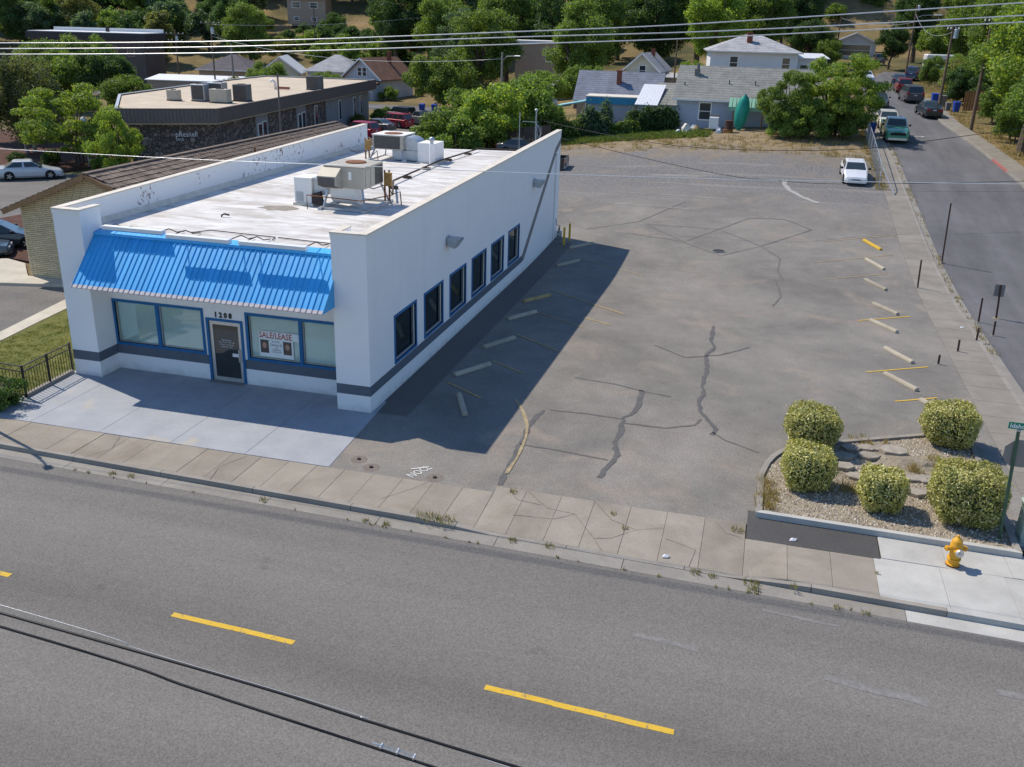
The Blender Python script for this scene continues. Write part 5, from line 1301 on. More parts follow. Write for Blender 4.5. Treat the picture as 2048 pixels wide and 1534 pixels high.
def car(label, cat, kind, color, x, y, rz, z=None, pitch=0, roofcol=None, bedcap=False, scale=1.0, name=None):
    K = KINDS[kind]; L, W, Hr, B, r = K['L'], K['W']/2, K['H'], K['belt'], K['r']
    z = H(x, y) - .02 if z is None else z
    t = thing(name or {'sedan':'parked_car','coupe':'parked_car','suv':'parked_suv','van':'minivan','pickup':'pickup_truck'}[kind], label, cat, (x,y,z), rz)
    t.rotation_euler = (0, -pitch, rz); t.scale = (scale,)*3
    pm = M_paint('paint_%02x%02x%02x' % tuple(int(c*255) for c in color), color)
    wb, rf, rr, rb = K['cab']; f = L/2; bk = -L/2; g = r*.62
    st = [(f, g+.12, K['hz']-.16, W*.80), (f-.12, g, K['hz'], W*.90), (f-.75, g-.02, K['hz']+.10, W*.98), (wb, g-.03, B, W), (0, g-.03, B+.02, W), (rb, g-.03, max(K['tz'], B), W), (bk+.55, g, K['tz'], W*.98), (bk+.10, g+.04, K['tz']-.03, W*.91), (bk, g+.14, K['tz']-.16, W*.83)]
    if kind == 'pickup': st = st[:4] + [(0, g, B+.02, W), (rb+.05, g, B+.02, W)]
    if kind in ('suv','van'): st[-1] = (bk, g+.10, K['tz']-.05, W*.88); st[-2] = (bk+.08, g, K['tz']+.02, W*.93)
    vs = []; fs = []
    for (sx, zl, zt, w) in st:
        zm = zl+(zt-zl)*.55
        vs += [(sx,-w*.88,zl),(sx,-w,zl+.14),(sx,-w*1.0,zm),(sx,-w*.955,zt-.06),(sx,-w*.86,zt),(sx,0,zt+.03),(sx,w*.86,zt),(sx,w*.955,zt-.06),(sx,w,zm),(sx,w,zl+.14),(sx,w*.88,zl)]
    q = 11
    for i in range(len(st)-1):
        for k in range(q): fs.append((i*q+k, i*q+(k+1)%q, (i+1)*q+(k+1)%q, (i+1)*q+k))
    fs.append(tuple(range(q))); fs.append(tuple(reversed(range((len(st)-1)*q, len(st)*q))))
    m = MB(); m.add(vs, fs); body = m.build('body', pm, t)
    if kind == 'pickup':
        m = MB(); x0, x1 = bk, rb+.06; zt = B+.02
        m.box(x0,x1,-W,-W+.09,g+.05,zt); m.box(x0,x1,W-.09,W,g+.05,zt); m.box(x0,x0+.09,-W+.09,W-.09,g+.1,zt-.02); m.box(x0+.09,x1,-W+.09,W-.09,g+.05,g+.22); m.build('cargo_bed', pm, t, bevel=.02)
    # cabin
    c0, c1, zb, zr = W*.93, W*.76, B-.01, Hr
    base = [(wb,-c0,zb),(wb,c0,zb),(rb,c0,zb),(rb,-c0,zb)]; top = [(rf,-c1,zr-.05),(rf,c1,zr-.05),(rr,c1,zr-.04),(rr,-c1,zr-.04)]
    m = MB(); m.add(base + top + [(rf-.1,-c1*.8,zr),(rf-.1,c1*.8,zr),(rr+.12,c1*.8,zr),(rr+.12,-c1*.8,zr)], [(0,1,5,4),(1,2,6,5),(2,3,7,6),(3,0,4,7),(4,5,9,8),(5,6,10,9),(6,7,11,10),(7,4,8,11),(8,9,10,11),(3,2,1,0)])
    m.build('cabin', M_paint('paint_%02x%02x%02x' % tuple(int(c*255) for c in roofcol), roofcol) if roofcol else pm, t)
    def glass(nm, A, Bq, C, Dq, inu=.08, inv=.10):
        A, Bq, C, Dq = map(Vector, (A, Bq, C, Dq)); n = (Bq-A).cross(Dq-A).normalized()
        P = lambda u, v: (A*(1-u)+Bq*u)*(1-v) + (Dq*(1-u)+C*u)*v
        pts = [P(inu,inv),P(1-inu,inv),P(1-inu,1-inv),P(inu,1-inv)]
        cen = sum(pts, Vector())/4
        if n.dot(cen-Vector((0,0,B))) < 0: n = -n
        m = MB(); m.hexa([p-n*.01 for p in pts] + [p+n*.008 for p in pts]); return m.build(nm, MATS['glass_car'], t)
    glass('windshield', base[0], base[1], top[1], top[0], .05, .07)
    glass('rear_window', base[3], base[2], top[2], top[3], .08, .12)
    for s in (0, 1):
        b0, b1, t0, t1 = (base[0], base[3], top[0], top[3]) if s == 0 else (base[1], base[2], top[1], top[2])
        b0, b1, t0, t1 = map(Vector, (b0, b1, t0, t1))
        cuts = [0, .5, 1] if kind != 'pickup' else [0, 1]
        if kind in ('suv','van'): cuts = [0, .36, .68, 1]
        for a, b in zip(cuts, cuts[1:]):
            glass('side_window', b0.lerp(b1,a), b0.lerp(b1,b), t0.lerp(t1,b), t0.lerp(t1,a), .07, .12)
    wx = (L*.31, -L*.29)
    tm, hm = wheel_meshes(r)
    am = MB().cyl((0,-.012,0),(0,.012,0), r*1.14, n=18).mesh('wheel_arch', MATS['black'])
    for xx in wx:
        for s in (-1, 1):
            link('wheel_arch', am, t, (xx, s*(W+.002), r+.02))
            w_ = link('wheel', tm, t, (xx, s*(W-.075), r)); link('rim', hm, w_)
    zt, zh = K['tz'], K['hz']
    for s in (-1, 1):
        m = MB(); m.box(f-.12,f+.01,s*W*.48-.17,s*W*.48+.17+s*.06,zh-.20,zh-.07); m.build('headlight', MATS['head_clear'], t, bevel=.02)
        m = MB()
        if kind in ('suv','van'): m.box(bk-.012,bk+.12,s*W*.80-.09,s*W*.80+.09,zt-.18,zt+.12)
        elif kind == 'pickup': m.box(bk-.015,bk+.05,s*W*.9-.07,s*W*.9+.07,zt-.42,zt-.1)
        else: m.box(bk-.012,bk+.14,s*W*.60-.2,s*W*.60+.2,zt-.27,zt-.11)
        m.build('taillight', MATS['tail_red'], t, bevel=.01)
        m = MB(); m.box(wb-.30,wb-.14,s*(W+.10)-.10,s*(W+.10)+.10,B+.01,B+.15); m.build('wing_mirror', MATS['black'] if kind != 'coupe' else MATS['black'], t, bevel=.02)
    for e, sx in ((f,1), (bk,-1)):
        m = MB(); m.hexa([(e-.25*sx,-W*.92,g),(e+.07*sx,-W*.74,g+.04),(e+.07*sx,W*.74,g+.04),(e-.25*sx,W*.92,g),(e-.25*sx,-W*.93,g+.24),(e+.06*sx,-W*.75,g+.22),(e+.06*sx,W*.75,g+.22),(e-.25*sx,W*.93,g+.24)])
        m.build('bumper', MATS['silver'] if kind == 'pickup' else pm, t)
    m = MB(); m.box(f-.02,f+.02,-W*(.62 if kind == 'pickup' else .34),W*(.62 if kind == 'pickup' else .34),zh-(.34 if kind == 'pickup' else .19),zh-.10); m.build('grille', MATS['black'], t)
    m = MB(); m.box(bk-.075,bk-.06,-.16,.16,g+.20+.06,g+.34+.06) if kind == 'pickup' else m.box(bk-.02,bk-.005,-.16,.16,zt-.26,zt-.14); m.build('number_plate', MATS['plate'], t)
    return t
U = PI/2
car('white two-door coupe parked facing the street beside the chain-link fence', 'car', 'coupe', (.74,.75,.76), 18.1, 46.9, -U+.03, pitch=-.10)
car('faded green old pickup truck parked in the side street', 'truck', 'pickup', (.05,.27,.16), 22.35, 63.3, -U, pitch=-.08, roofcol=(.55,.62,.58))
car('cream old sedan parked behind the green pickup', 'car', 'sedan', (.60,.58,.50), 22.3, 69.6, -U, pitch=-.07)
car('black sedan parked nearest on the right of the side street', 'car', 'sedan', (.02,.03,.035), 27.0, 78.5, U+.10, pitch=.05)
car('dark grey minivan parked ahead of the black sedan', 'minivan', 'van', (.085,.085,.095), 26.8, 92.0, U+.08, pitch=.02)
car('dark red station car parked ahead of the grey minivan', 'car', 'suv', (.25,.025,.03), 27.3, 104.5, U-.0, pitch=.02)
car('slate blue sedan parked ahead of the dark red car', 'car', 'sedan', (.06,.09,.14), 28.2, 117.5, U-.15, pitch=.02)
car('blue sport utility parked by the farthest blue bin', 'car', 'suv', (.03,.055,.11), 31.6, 129.5, U-.35)
car('navy sedan parked beyond the blue sport utility', 'car', 'sedan', (.02,.03,.07), 34.6, 138.5, U-.4)
car('grey sport utility parked on the dry grass at the street end', 'car', 'suv', (.16,.15,.15), 28.6, 156.5, U+.1)
car('white sedan half hidden by the locust tree in the side street', 'car', 'sedan', (.72,.75,.78), 24.0, 121.5, -U+.2)
car('dark car hidden behind the locust tree by the side street kerb', 'car', 'sedan', (.04,.04,.05), 22.7, 84.5, -U)
car('silver four-door sedan parked beside the office planting bed', 'car', 'sedan', (.50,.53,.56), -43.6, 34.9, .72)
car('black car with sun glint on its windshield at the left edge', 'car', 'sedan', (.03,.04,.05), -28.6, 15.2, .62)
car('dark blue-grey car in front of the black one at the left edge', 'car', 'sedan', (.05,.075,.10), -28.6, 12.6, .62)
car('grey sedan parked in the office car park', 'car', 'sedan', (.12,.125,.135), -33.0, 79.0, PI-.30)
car('bright red sport utility parked next to the grey sedan', 'car', 'suv', (.36,.02,.04), -32.6, 83.8, PI-.30)
car('grey pickup truck parked beyond the red sport utility', 'truck', 'pickup', (.24,.225,.22), -31.0, 88.2, PI-.30)
car('black sport utility parked farthest in the office car park', 'car', 'suv', (.03,.035,.04), -35.4, 92.6, PI-.30)
car('crimson hatchback showing just past the shop parapet', 'car', 'suv', (.38,.02,.06), -32.2, 72.6, PI-.30)
car('black pickup truck with only its tail showing past the shop corner', 'truck', 'pickup', (.02,.02,.022), -6.4, 48.4, PI)
car('dark car parked under the plank fence behind the shop roof', 'car', 'coupe', (.05,.055,.06), -9.6, 56.6, .1)
# camper and white van at the far end of the street
cp = thing('camper_trailer', 'white boxy camper trailer among the trees at the street end', 'camper', (36.5,141,H(36.5,141)), .1)
m = MB(); m.box(-2.4,2.4,-1.1,1.1,.5,2.9); m.build('body', MATS['metal_white'], cp, bevel=.12)
m = MB(); m.box(-1.2,1.0,-1.13,-1.09,1.5,2.2); m.build('window', MATS['glass_house'], cp)
m = MB(); m.box(-2.4,2.4,-1.12,-1.1,.95,1.15); m.build('stripe', MATS['metal_blue'], cp)
for xx in (-.5, .5): link('wheel', wheel_meshes(.36)[0], cp, (xx,-1.0,.36))
# ================================================================ car park and street furniture
ws = MB(); prof = [(-.10,0),(.10,0),(.095,.07),(.06,.135),(-.06,.135),(-.095,.07)]
ws.extr([(-.915,a,z) for a, z in prof], (1.83,0,0)); wsm = ws.mesh('wheel_stop', MATS['stop'], bevel=.012)
STOPS = [((2.27,2.52),(3.07,.76),'stop','weathered concrete wheel stop turned across, nearest the street by the white wall'),
 ((1.5,4.26),(2.45,5.92),'stop','concrete wheel stop second from the street by the white wall'),
 ((1.58,7.61),(2.53,9.38),'stop','concrete wheel stop third from the street by the white wall'),
 ((1.52,11.7),(2.45,13.3),'stop','concrete wheel stop just before the yellow one by the white wall'),
 ((1.45,14.63),(2.44,16.3),'yellow_faded','yellow painted wheel stop in the shade of the white wall'),
 ((1.39,21.8),(2.49,23.6),'stop','concrete wheel stop second from the bollards by the white wall'),
 ((1.32,25.9),(2.48,27.4),'stop','concrete wheel stop nearest the yellow bollards'),
 ((17.88,32.4),(18.94,30.4),'yellow_paint','yellow painted wheel stop farthest along the side pavement row'),
 ((17.74,28.7),(18.83,26.6),'stop','concrete wheel stop just in front of the yellow one in the sunlit row'),
 ((17.54,24.6),(18.5,22.9),'stop','faded wheel stop third from the far end of the sunlit row'),
 ((17.6,20.3),(18.61,18.7),'stop','worn wheel stop in the middle of the sunlit row'),
 ((17.30,17.2),(18.2,15.8),'stop','pale wheel stop just left of the parking line in the sunlit row'),
 ((17.5,13.2),(18.40,11.6),'stop','wheel stop second back from the long one in the sunlit row'),
 ((17.13,9.96),(18.21,8.28),'stop','clean long wheel stop nearest the planted island but one'),
 ((18.2,7.3),(19.1,5.9),'stop','wheel stop partly hidden behind the rear clipped bush')]
for a, b, mt, lb in STOPS:
    cx, cy = (a[0]+b[0])/2, (a[1]+b[1])/2; rz = math.atan2(b[1]-a[1], b[0]-a[0])
    o = tag(link('wheel_stop', wsm, None, (cx,cy,H(cx,cy)-.008), (0, -math.atan2(H(*b)-H(*a), 2) , rz)), lb, 'wheel stop', 'wheel stops in the car park')
    if mt != 'stop': setmat(o, MATS[mt])
# fire hydrant
hy = thing('fire_hydrant', 'yellow fire hydrant with silver cap on the corner pavement', 'hydrant', (17.44,-4.3,0), .25)
m = MB(); m.lathe([(.17,0),(.17,.05),(.135,.06),(.135,.16),(.165,.165),(.165,.21),(.135,.215),(.125,.52),(.15,.53),(.15,.57),(.14,.60),(.12,.70),(.07,.76),(.04,.775)], 18); m.build('barrel', MATS['hydrant_yellow'], hy, smooth=False)
m = MB(); m.lathe([(.172,-.01),(.172,.045)], 18); m.build('base_flange', MATS['rust'], hy)
m = MB(); m.lathe([(.035,.775),(.035,.83),(.02,.84)], 5); m.build('operating_nut', MATS['hydrant_yellow'], hy)
for s in (-1, 1):
    m = MB(); m.tube([(s*.1,0,.47),(s*.21,0,.47),(s*.215,0,.47),(s*.25,0,.47)], [.062,.062,.075,.07], 12); m.tube([(s*.25,0,.47),(s*.30,0,.47)], .025, 5); m.build('side_nozzle', MATS['hydrant_yellow'], hy)
m = MB(); m.tube([(0,-.10,.45),(0,-.20,.45)], .09, 14); m.build('pumper_nozzle', MATS['hydrant_yellow'], hy)
m = MB(); m.tube([(0,-.20,.45),(0,-.215,.45),(0,-.255,.45)], [.105,.105,.095], 14); m.tube([(0,-.255,.45),(0,-.29,.45)], .025, 5); m.build('pumper_cap', MATS['silver'], hy)
# stop sign seen from behind, with the street name plate
sg = thing('stop_sign', 'back of a grey octagonal stop sign on a green post with street name plate', 'sign', (18.82,-2.69,.05))
m = MB(); lean = -.16; m.bar((0,0,-.05),(lean,.03,3.12),.075,.05); m.build('post', MATS['post_green'], sg)
m = MB(); ox, oz = -.0, 2.47; oc = [(ox+.40*math.cos(PI/8+PI/4*i), oz+.40*math.sin(PI/8+PI/4*i)) for i in range(8)]
m.extr([(a,.05,z) for a, z in oc], (0,.012,0)); m.build('octagon', MATS['sign_back'], sg)
m = MB(); m.box(-.42,.55,.0,.012,3.13,3.31); np_ = m.build('name_plate', MATS['sign_green'], sg)
text_mesh('Idaho', .165, MATS['sign_white'], 'lettering', (-.385,-.004,3.165), (PI/2,0,0), np_, .001, xs=.95, bold=.003)
m = MB(); m.box(lean-.04,lean+.04,-.03,.03,3.08,3.14); m.build('bracket', MATS['galv'], sg)
cb = thing('utility_cabinet', 'pale green utility cabinet at the street corner', 'cabinet', (19.62,-2.35,0))
m = MB(); m.box(-.3,.3,-.3,.3,0,1.0); m.build('casing', MATS['cabinet_green'], cb, bevel=.03); m = MB(); m.box(-.33,.33,-.33,.33,1.0,1.06); m.build('lid', MATS['cabinet_green'], cb, bevel=.02)
m = MB(); m.box(-.25,.25,-.312,-.302,.1,.9); m.build('door', MATS['cabinet_green'], cb)
m = MB(); m.box(-.4,.4,-.4,.4,-.05,.012); m.build('pad', MATS['walk_new'], cb)
# brown sign posts along the side pavement
for (x, y, h_, lean, lb) in ((22.0,29.4,3.25,-.12,'tall brown steel post on the side pavement kerb'), (20.1,24.0,1.45,-.06,'thin brown post at the car park edge'), (22.2,19.2,1.15,-.04,'short brown post beside the side street gutter'), (22.45,17.2,.65,-.02,'brown stub post in the side street gutter'), (21.5,15.8,.55,0,'low brown stub post on the side pavement'), (20.45,13.9,.50,-.02,'low brown stub at the pavement edge'), (19.4,11.9,.38,0,'lowest brown stub standing in the car park')):
    z = H(x,y) - (.1 if 21.8 < x and x != 22.0 else 0)
    p = thing('sign_post', lb, 'post', (x,y,z), 0, 'brown steel posts by the side street')
    m = MB(); m.bar((0,0,-.05),(lean,.01,h_),.075,.055); m.build('channel', MATS['brown_post'], p)
    m = MB(); m.box(-.09,.09,-.08,.08,-.01,.012); m.build('footing', MATS['kerb'], p)
sp_ = thing('parking_sign', 'small grey sign plate seen from behind on a brown post', 'sign', (23.15,20.2,-.11))
m = MB(); m.bar((0,0,0),(-.1,.02,1.62),.08,.06); m.build('post', MATS['brown_post'], sp_)
m = MB(); m.box(-.33,.12,.04,.052,1.05,1.62); m.build('plate', MATS['sign_back'], sp_); m = MB(); m.box(-.14,.14,-.1,.1,-.01,.01); m.build('footing', MATS['yellow_faded'], sp_)
# wheelie bins
def bin_(x, y, mt, lb, rz=0, s=1):
    b = thing('wheelie_bin', lb, 'bin', (x,y,H(x,y)+.02), rz, 'wheelie bins along the side street', (s,s,s))
    m = MB(); m.hexa([(-.24,-.25,.06),(.24,-.25,.06),(.24,.25,.06),(-.24,.25,.06),(-.31,-.34,.98),(.31,-.34,.98),(.31,.36,.98),(-.31,.36,.98)]); m.build('body', MATS[mt], b, bevel=.02)
    m = MB(); m.hexa([(-.33,-.38,.985),(.33,-.38,.985),(.33,.40,.985),(-.33,.40,.985),(-.30,-.34,1.05),(.30,-.34,1.05),(.30,.38,1.08),(-.30,.38,1.08)]); m.build('lid', MATS[mt], b, bevel=.01)
    m = MB(); m.tube([(-.3,.44,1.0),(.3,.44,1.0)], .02, 6); m.build('handle', MATS['black'], b)
    for s_ in (-1, 1): MB().cyl((s_*.27,.3,.11),(s_*.33,.3,.11),.11,n=10).build('wheel', MATS['rubber'], b)
bin_(30.05, 81.6, 'bin_blue', 'blue wheelie bin nearest the black sedan', .1)
bin_(29.4, 82.6, 'bin_grey', 'small dark bin tucked behind the black sedan', .1, .8)
bin_(29.4, 86.6, 'bin_grey', 'grey wheelie bin between the two blue ones', .2, 1.1)
bin_(28.9, 88.6, 'bin_blue', 'blue wheelie bin behind the grey one', .1, 1.1)
bin_(32.0, 136.5, 'bin_blue', 'blue wheelie bin at the foot of the far utility pole', .2, 1.2)
bin_(20.5, 64.0, 'bin_blue', 'blue wheelie bin at the end of the chain-link fence', .1)
bin_(-36.0, 102.5, 'bin_blue', 'left blue bin beyond the black sport utility', .1, 1.2)
bin_(-34.3, 102.9, 'bin_blue', 'right blue bin beyond the black sport utility', .1, 1.2)
# iron railing at the left of the forecourt
rl = thing('railing', 'black iron railing with slim balusters beside the lawn', 'railing')
ra, rb_, rc = (-11.70,.05), (-11.56,-2.44), (-16.5,-2.2)
bal = MB().cyl((0,0,.09),(0,0,.92),.011,n=6).mesh('baluster', MATS['dark_iron'])
for (p, q2, n) in ((ra, rb_, 18), (rb_, rc, 34)):
    MB().bar((*p,1.12),(*q2,1.12),.045,.03).build('top_rail', MATS['dark_iron'], rl); MB().bar((*p,.93),(*q2,.93),.03).build('mid_rail', MATS['dark_iron'], rl); MB().bar((*p,.09),(*q2,.09),.03).build('bottom_rail', MATS['dark_iron'], rl)
    for k in range(1, n):
        t = k/n; link('baluster', bal, rl, (p[0]+(q2[0]-p[0])*t, p[1]+(q2[1]-p[1])*t, 0))
    for k in range(1, n, 2):
        t = k/n; x, y = p[0]+(q2[0]-p[0])*t, p[1]+(q2[1]-p[1])*t; dx, dy = (q2[0]-p[0])/n, (q2[1]-p[1])/n
        MB().tube([(x-dx*.8,y-dy*.8,.93),(x,y,1.06),(x+dx*.8,y+dy*.8,.93)], .008, 4).build('scroll', MATS['dark_iron'], rl)
pm_ = MB().bar((0,0,-.05),(0,0,1.16),.06).mesh('post', MATS['dark_iron'])
for (x, y) in (ra, (-11.63,-1.2), rb_, (-14,-2.32), rc): link('post', pm_, rl, (x,y,0))
m = MB(); m.bar((-11.72,.05,.05),(-11.58,-2.44,.05),.16,.16); tag(m.build('garden_kerb', MATS['kerb']), 'low concrete kerb under the black railing', 'kerb')
# planted island
isl = tag(link('planted_island', None), kind='structure')
IP = [(12.62,-3.32),(12.64,-.9),(12.8,.0),(12.98,.55),(13.25,1.1),(13.6,1.5),(15.1,2.42),(17.65,3.8),(19.05,4.5),(19.25,4.45),(19.28,4.2),(19.24,1.2),(19.2,-3.45)]
IQ = inset(IP[::-1], .16)[::-1]
nI = len(IP)
for i in range(nI):
    j = (i+1) % nI; zt = .16
    m = MB(); m.hexa([(*IP[i],-.1),(*IP[j],-.1),(*IQ[j],-.1),(*IQ[i],-.1),(*IP[i],zt),(*IP[j],zt),(*IQ[j],zt),(*IQ[i],zt)]); m.build('kerb_section', MATS['kerb' if i not in (12,) else 'walk_new'], isl)
m = MB(); m.prism(IQ[::-1], -.05, .085); m.build('soil', MATS['island_soil'], isl)
def inpoly(x, y, P):
    c_ = False
    for i in range(len(P)):
        (x1, y1), (x2, y2) = P[i], P[i-1]
        if (y1 > y) != (y2 > y) and x < (x2-x1)*(y-y1)/(y2-y1)+x1: c_ = not c_
    return c_
random.seed(11)
gs = MB(); cnt = 0
while cnt < 7500:
    x, y = random.uniform(12.7,19.2), random.uniform(-3.4,4.5)
    if not inpoly(x, y, IQ): continue
    dm = math.hypot((x-16.9)/1.3, (y-1.35)/.7)
    if dm < 1 and random.random() < .85: continue
    s = random.uniform(.018,.045); a = random.uniform(0,PI); cnt += 1
    c1, s1_ = math.cos(a)*s, math.sin(a)*s
    gs.add([(x+c1,y+s1_,.083),(x-s1_,y+c1,.083),(x-c1,y-s1_,.083),(x+s1_,y-c1,.083),(x+random.uniform(-.3,.3)*s,y,.083+s*random.uniform(.6,1.1))], [(0,1,4),(1,2,4),(2,3,4),(3,0,4)])
def gravel_mat():
    t = NT('gravel'); g = t.n('ShaderNodeNewGeometry')
    t.col(t.ramp(g.outputs['Random Per Island'], [(0,(.15,.12,.09)),(.35,(.31,.26,.195)),(.7,(.45,.39,.30)),(1,(.64,.60,.52))])); return t.set(.9, 0, .2)
tag(gs.build('gravel', gravel_mat(), fix=False), 'pale mixed gravel covering the planted island', 'gravel', kind='stuff')
for k, (x, y, rr) in enumerate([(15.39,1.92,.36),(15.16,1.2,.33),(15.9,1.45,.36),(15.1,.45,.34),(16.05,.75,.36),(15.4,-.12,.3),(16.45,.36,.36),(16.9,.25,.36),(17.4,.33,.38),(17.85,.7,.3),(16.5,-.8,.3),(17.0,-.72,.34),(17.35,-.62,.28),(16.7,1.95,.5),(15.9,2.15,.34),(16.25,2.2,.3)]):
    n = random.randint(5,7); P = [(x+rr*random.uniform(.75,1.1)*math.cos(2*PI*i/n+k), y+rr*.8*random.uniform(.75,1.1)*math.sin(2*PI*i/n+k)) for i in range(n)]
    m = MB(); m.prism(P, .05, .15 + (.12 if k == 13 else random.uniform(0,.06)))
    m.build('flagstone', MATS['stone_flag'], isl, bevel=.015)
m = MB(); n = 10
vs = [(16.9,1.4,.24)] + [(16.9+1.25*math.cos(2*PI*i/n)*random.uniform(.7,1.05), 1.4+.75*math.sin(2*PI*i/n)*random.uniform(.7,1.05), .07) for i in range(n)]
vs += [(16.9+.65*math.cos(2*PI*i/n)*random.uniform(.7,1.1), 1.4+.4*math.sin(2*PI*i/n)*random.uniform(.7,1.1), random.uniform(.13,.2)) for i in range(n)]
m.add(vs, [(0,11+i,11+(i+1)%n) for i in range(n)] + [(11+i,1+i,1+(i+1)%n,11+(i+1)%n) for i in range(n)]); m.build('soil_mound', MATS['island_soil'], isl)
# junk by the blue-grey house
wm = thing('washing_machine', 'white top-loading washing machine standing outside the blue-grey house', 'washing machine', (6.75,64.4,H(6.75,64.4)))
m = MB(); m.box(-.42,.42,-.4,.4,.15,1.2); m.build('cabinet', MATS['metal_white'], wm, bevel=.03); m = MB(); m.box(-.42,.42,.25,.4,1.2,1.42); m.build('control_panel', MATS['bin_grey'], wm); m = MB(); m.box(-.9,.6,-.6,.55,0,.15); m.build('wooden_pallet', MATS['wood_dark'], wm)
bd = thing('rusty_drum', 'rusty brown steel drum beside the green canoe', 'drum', (8.15,63.1,H(8.15,63.1)))
m = MB(); m.lathe([(.34,0),(.36,.02),(.34,.05),(.34,.42),(.36,.45),(.34,.48),(.34,1.0),(.36,1.03),(.33,1.05)], 14); m.build('shell', MATS['brown_post'], bd); m = MB(); m.lathe([(.40,0),(.42,.25),(.38,.3)], 12); m.build('base_ring', MATS['rust'], bd)
cn = thing('canoe', 'green canoe stood on end against the blue-grey house', 'canoe', (9.0,64.2,H(9.0,64.2)), .0)
vs = []; fs = []; n = 9
for i in range(n+1):
    t = i/n; w = .62*math.sin(PI*min(1, t*.98+.02))**.55; zz = t*3.2; lean = .5*t
    for (a, dd) in ((-1,0),(-.75,.22),(0,.36),(.75,.22),(1,0)): vs.append((a*w + lean*.6, -dd*math.sin(PI*t)**.5+lean*.4, zz))
for i in range(n):
    for k in range(4): fs.append((i*5+k, i*5+k+1, (i+1)*5+k+1, (i+1)*5+k))
m = MB(); m.add(vs, fs); m.build('hull', MATS['canoe_green'], cn, smooth=True, fix=False)
m = MB(); m.tube([vs[i*5] for i in range(n+1)], .03, 5); m.tube([vs[i*5+4] for i in range(n+1)], .03, 5); m.build('gunwale', MATS['metal_green'], cn)
for k, (x, y, mt, s, lb) in enumerate(((4.3,63.9,'cap_metal',.62,'crumpled tan tarp heap by the vines'),(5.2,64.2,'yellow_faded',.42,'heap of yellowish scrap beside the washing machine'),(4.9,64.9,'paper',.40,'pale heap of sacks behind the scrap'),(7.4,62.9,'galv',.42,'grey bundle of rubbish left of the rusty drum'),(3.6,63.3,'paper',.30,'white bag lying at the end of the vines'))):
    n = 9; m = MB(); rs = [[random.uniform(.6,1.1) for _ in range(n)] for _ in range(3)]
    vs = [(s*rs[j][i]*(1,.85,.4)[j]*math.cos(2*PI*i/n), s*rs[j][i]*(.8,.7,.3)[j]*math.sin(2*PI*i/n), (0,.5,1.)[j]*s*1.3*random.uniform(.8,1.1) if j else 0) for j in range(3) for i in range(n)]
    m.add(vs, [(j*n+i, j*n+(i+1)%n, (j+1)*n+(i+1)%n, (j+1)*n+i) for j in range(2) for i in range(n)] + [tuple(2*n+i for i in range(n))])
    o = m.build('rubbish_heap', MATS[mt]); o.location = (x,y,H(x,y)-.02); tag(o, lb, 'rubbish')
# notice on a post at the near pavement, bottom left corner
nb = thing('notice_post', 'cream notice plate on a wooden post at the bottom left corner', 'sign', (1.35,-17.9,-.15))
m = MB(); m.bar((0,0,0),(0,0,2.3),.09); m.build('post', MATS['pole_wood'], nb); m = MB(); m.box(-.42,.06,-.06,-.045,2.02,2.5); m.build('plate', MATS['cap_metal'], nb)
m = MB(); m.box(-.02,.04,-.065,-.061,2.05,2.09); m.build('sticker', MATS['yellow_paint'], nb)
for (x, y, z, lb) in ((13.5,-4.35,.0,'scrap of white litter on the dark asphalt infill'), (10.4,-6.0,-.1,'scrap of white litter on the car park entrance'), (21.1,17.5,0,'white crumpled paper on the side pavement')):
    m = MB(); m.add([(0,0,0),(.16,.02,.01),(.2,.1,.05),(.05,.12,.02),(.1,.06,.07)], [(0,1,4),(1,2,4),(2,3,4),(3,0,4)]); o = m.build('litter', MATS['litter'], fix=False); o.location = (x,y,z+.006); tag(o, lb, 'litter')
# ================================================================ vegetation
def quads_mesh(name, V, mat):
    n = len(V)//4
    me = bpy.data.meshes.new(name)
    me.vertices.add(4*n); me.vertices.foreach_set('co', V.astype(np.float32).ravel())
    me.loops.add(4*n); me.loops.foreach_set('vertex_index', np.arange(4*n, dtype=np.int32))
    me.polygons.add(n); me.polygons.foreach_set('loop_start', np.arange(0, 4*n, 4, dtype=np.int32)); me.polygons.foreach_set('loop_total', np.full(n, 4, dtype=np.int32))
    me.update(); me.validate(); me.materials.append(mat)
    return me
def leaf_cards(rng, P, N, size, aspect=.62):
    n = len(P)
    N = N/np.linalg.norm(N, axis=1, keepdims=True)
    r = rng.normal(size=(n,3)); a = np.cross(N, r); a /= np.linalg.norm(a, axis=1, keepdims=True); b = np.cross(N, a)
    s = (size*rng.uniform(.55,1.35,n))[:,None]
    a = a*s*.5; b = b*s*.5*aspect
    V = np.empty((n,4,3)); V[:,0] = P-a; V[:,1] = P+b; V[:,2] = P+a + N*s*.12; V[:,3] = P-b
    return V.reshape(-1,3)
def crown_mesh(name, seed, nl, blobs, size, mat, shell=.25, jit=.95, droop=0):
    rng = np.random.default_rng(seed)
    C = np.array([b[0] for b in blobs], float); R = np.array([b[1] for b in blobs], float)
    w = (R.prod(axis=1))**(2/3); w /= w.sum()
    k = rng.choice(len(blobs), nl, p=w)
    d = rng.normal(size=(nl,3)); d /= np.linalg.norm(d, axis=1, keepdims=True)
    rad = (shell + (1-shell)*rng.random(nl))**.6 * rng.uniform(.85,1.15,nl) * np.where(rng.random(nl) < .14, rng.uniform(1.05,1.45,nl), 1)
    P = C[k] + d*R[k]*rad[:,None]
    N = d + rng.normal(size=(nl,3))*jit + np.array([0,0,.25])
    if droop: P[:,2] -= droop*rng.random(nl)**2
    return quads_mesh(name, leaf_cards(rng, P, N, size), mat)
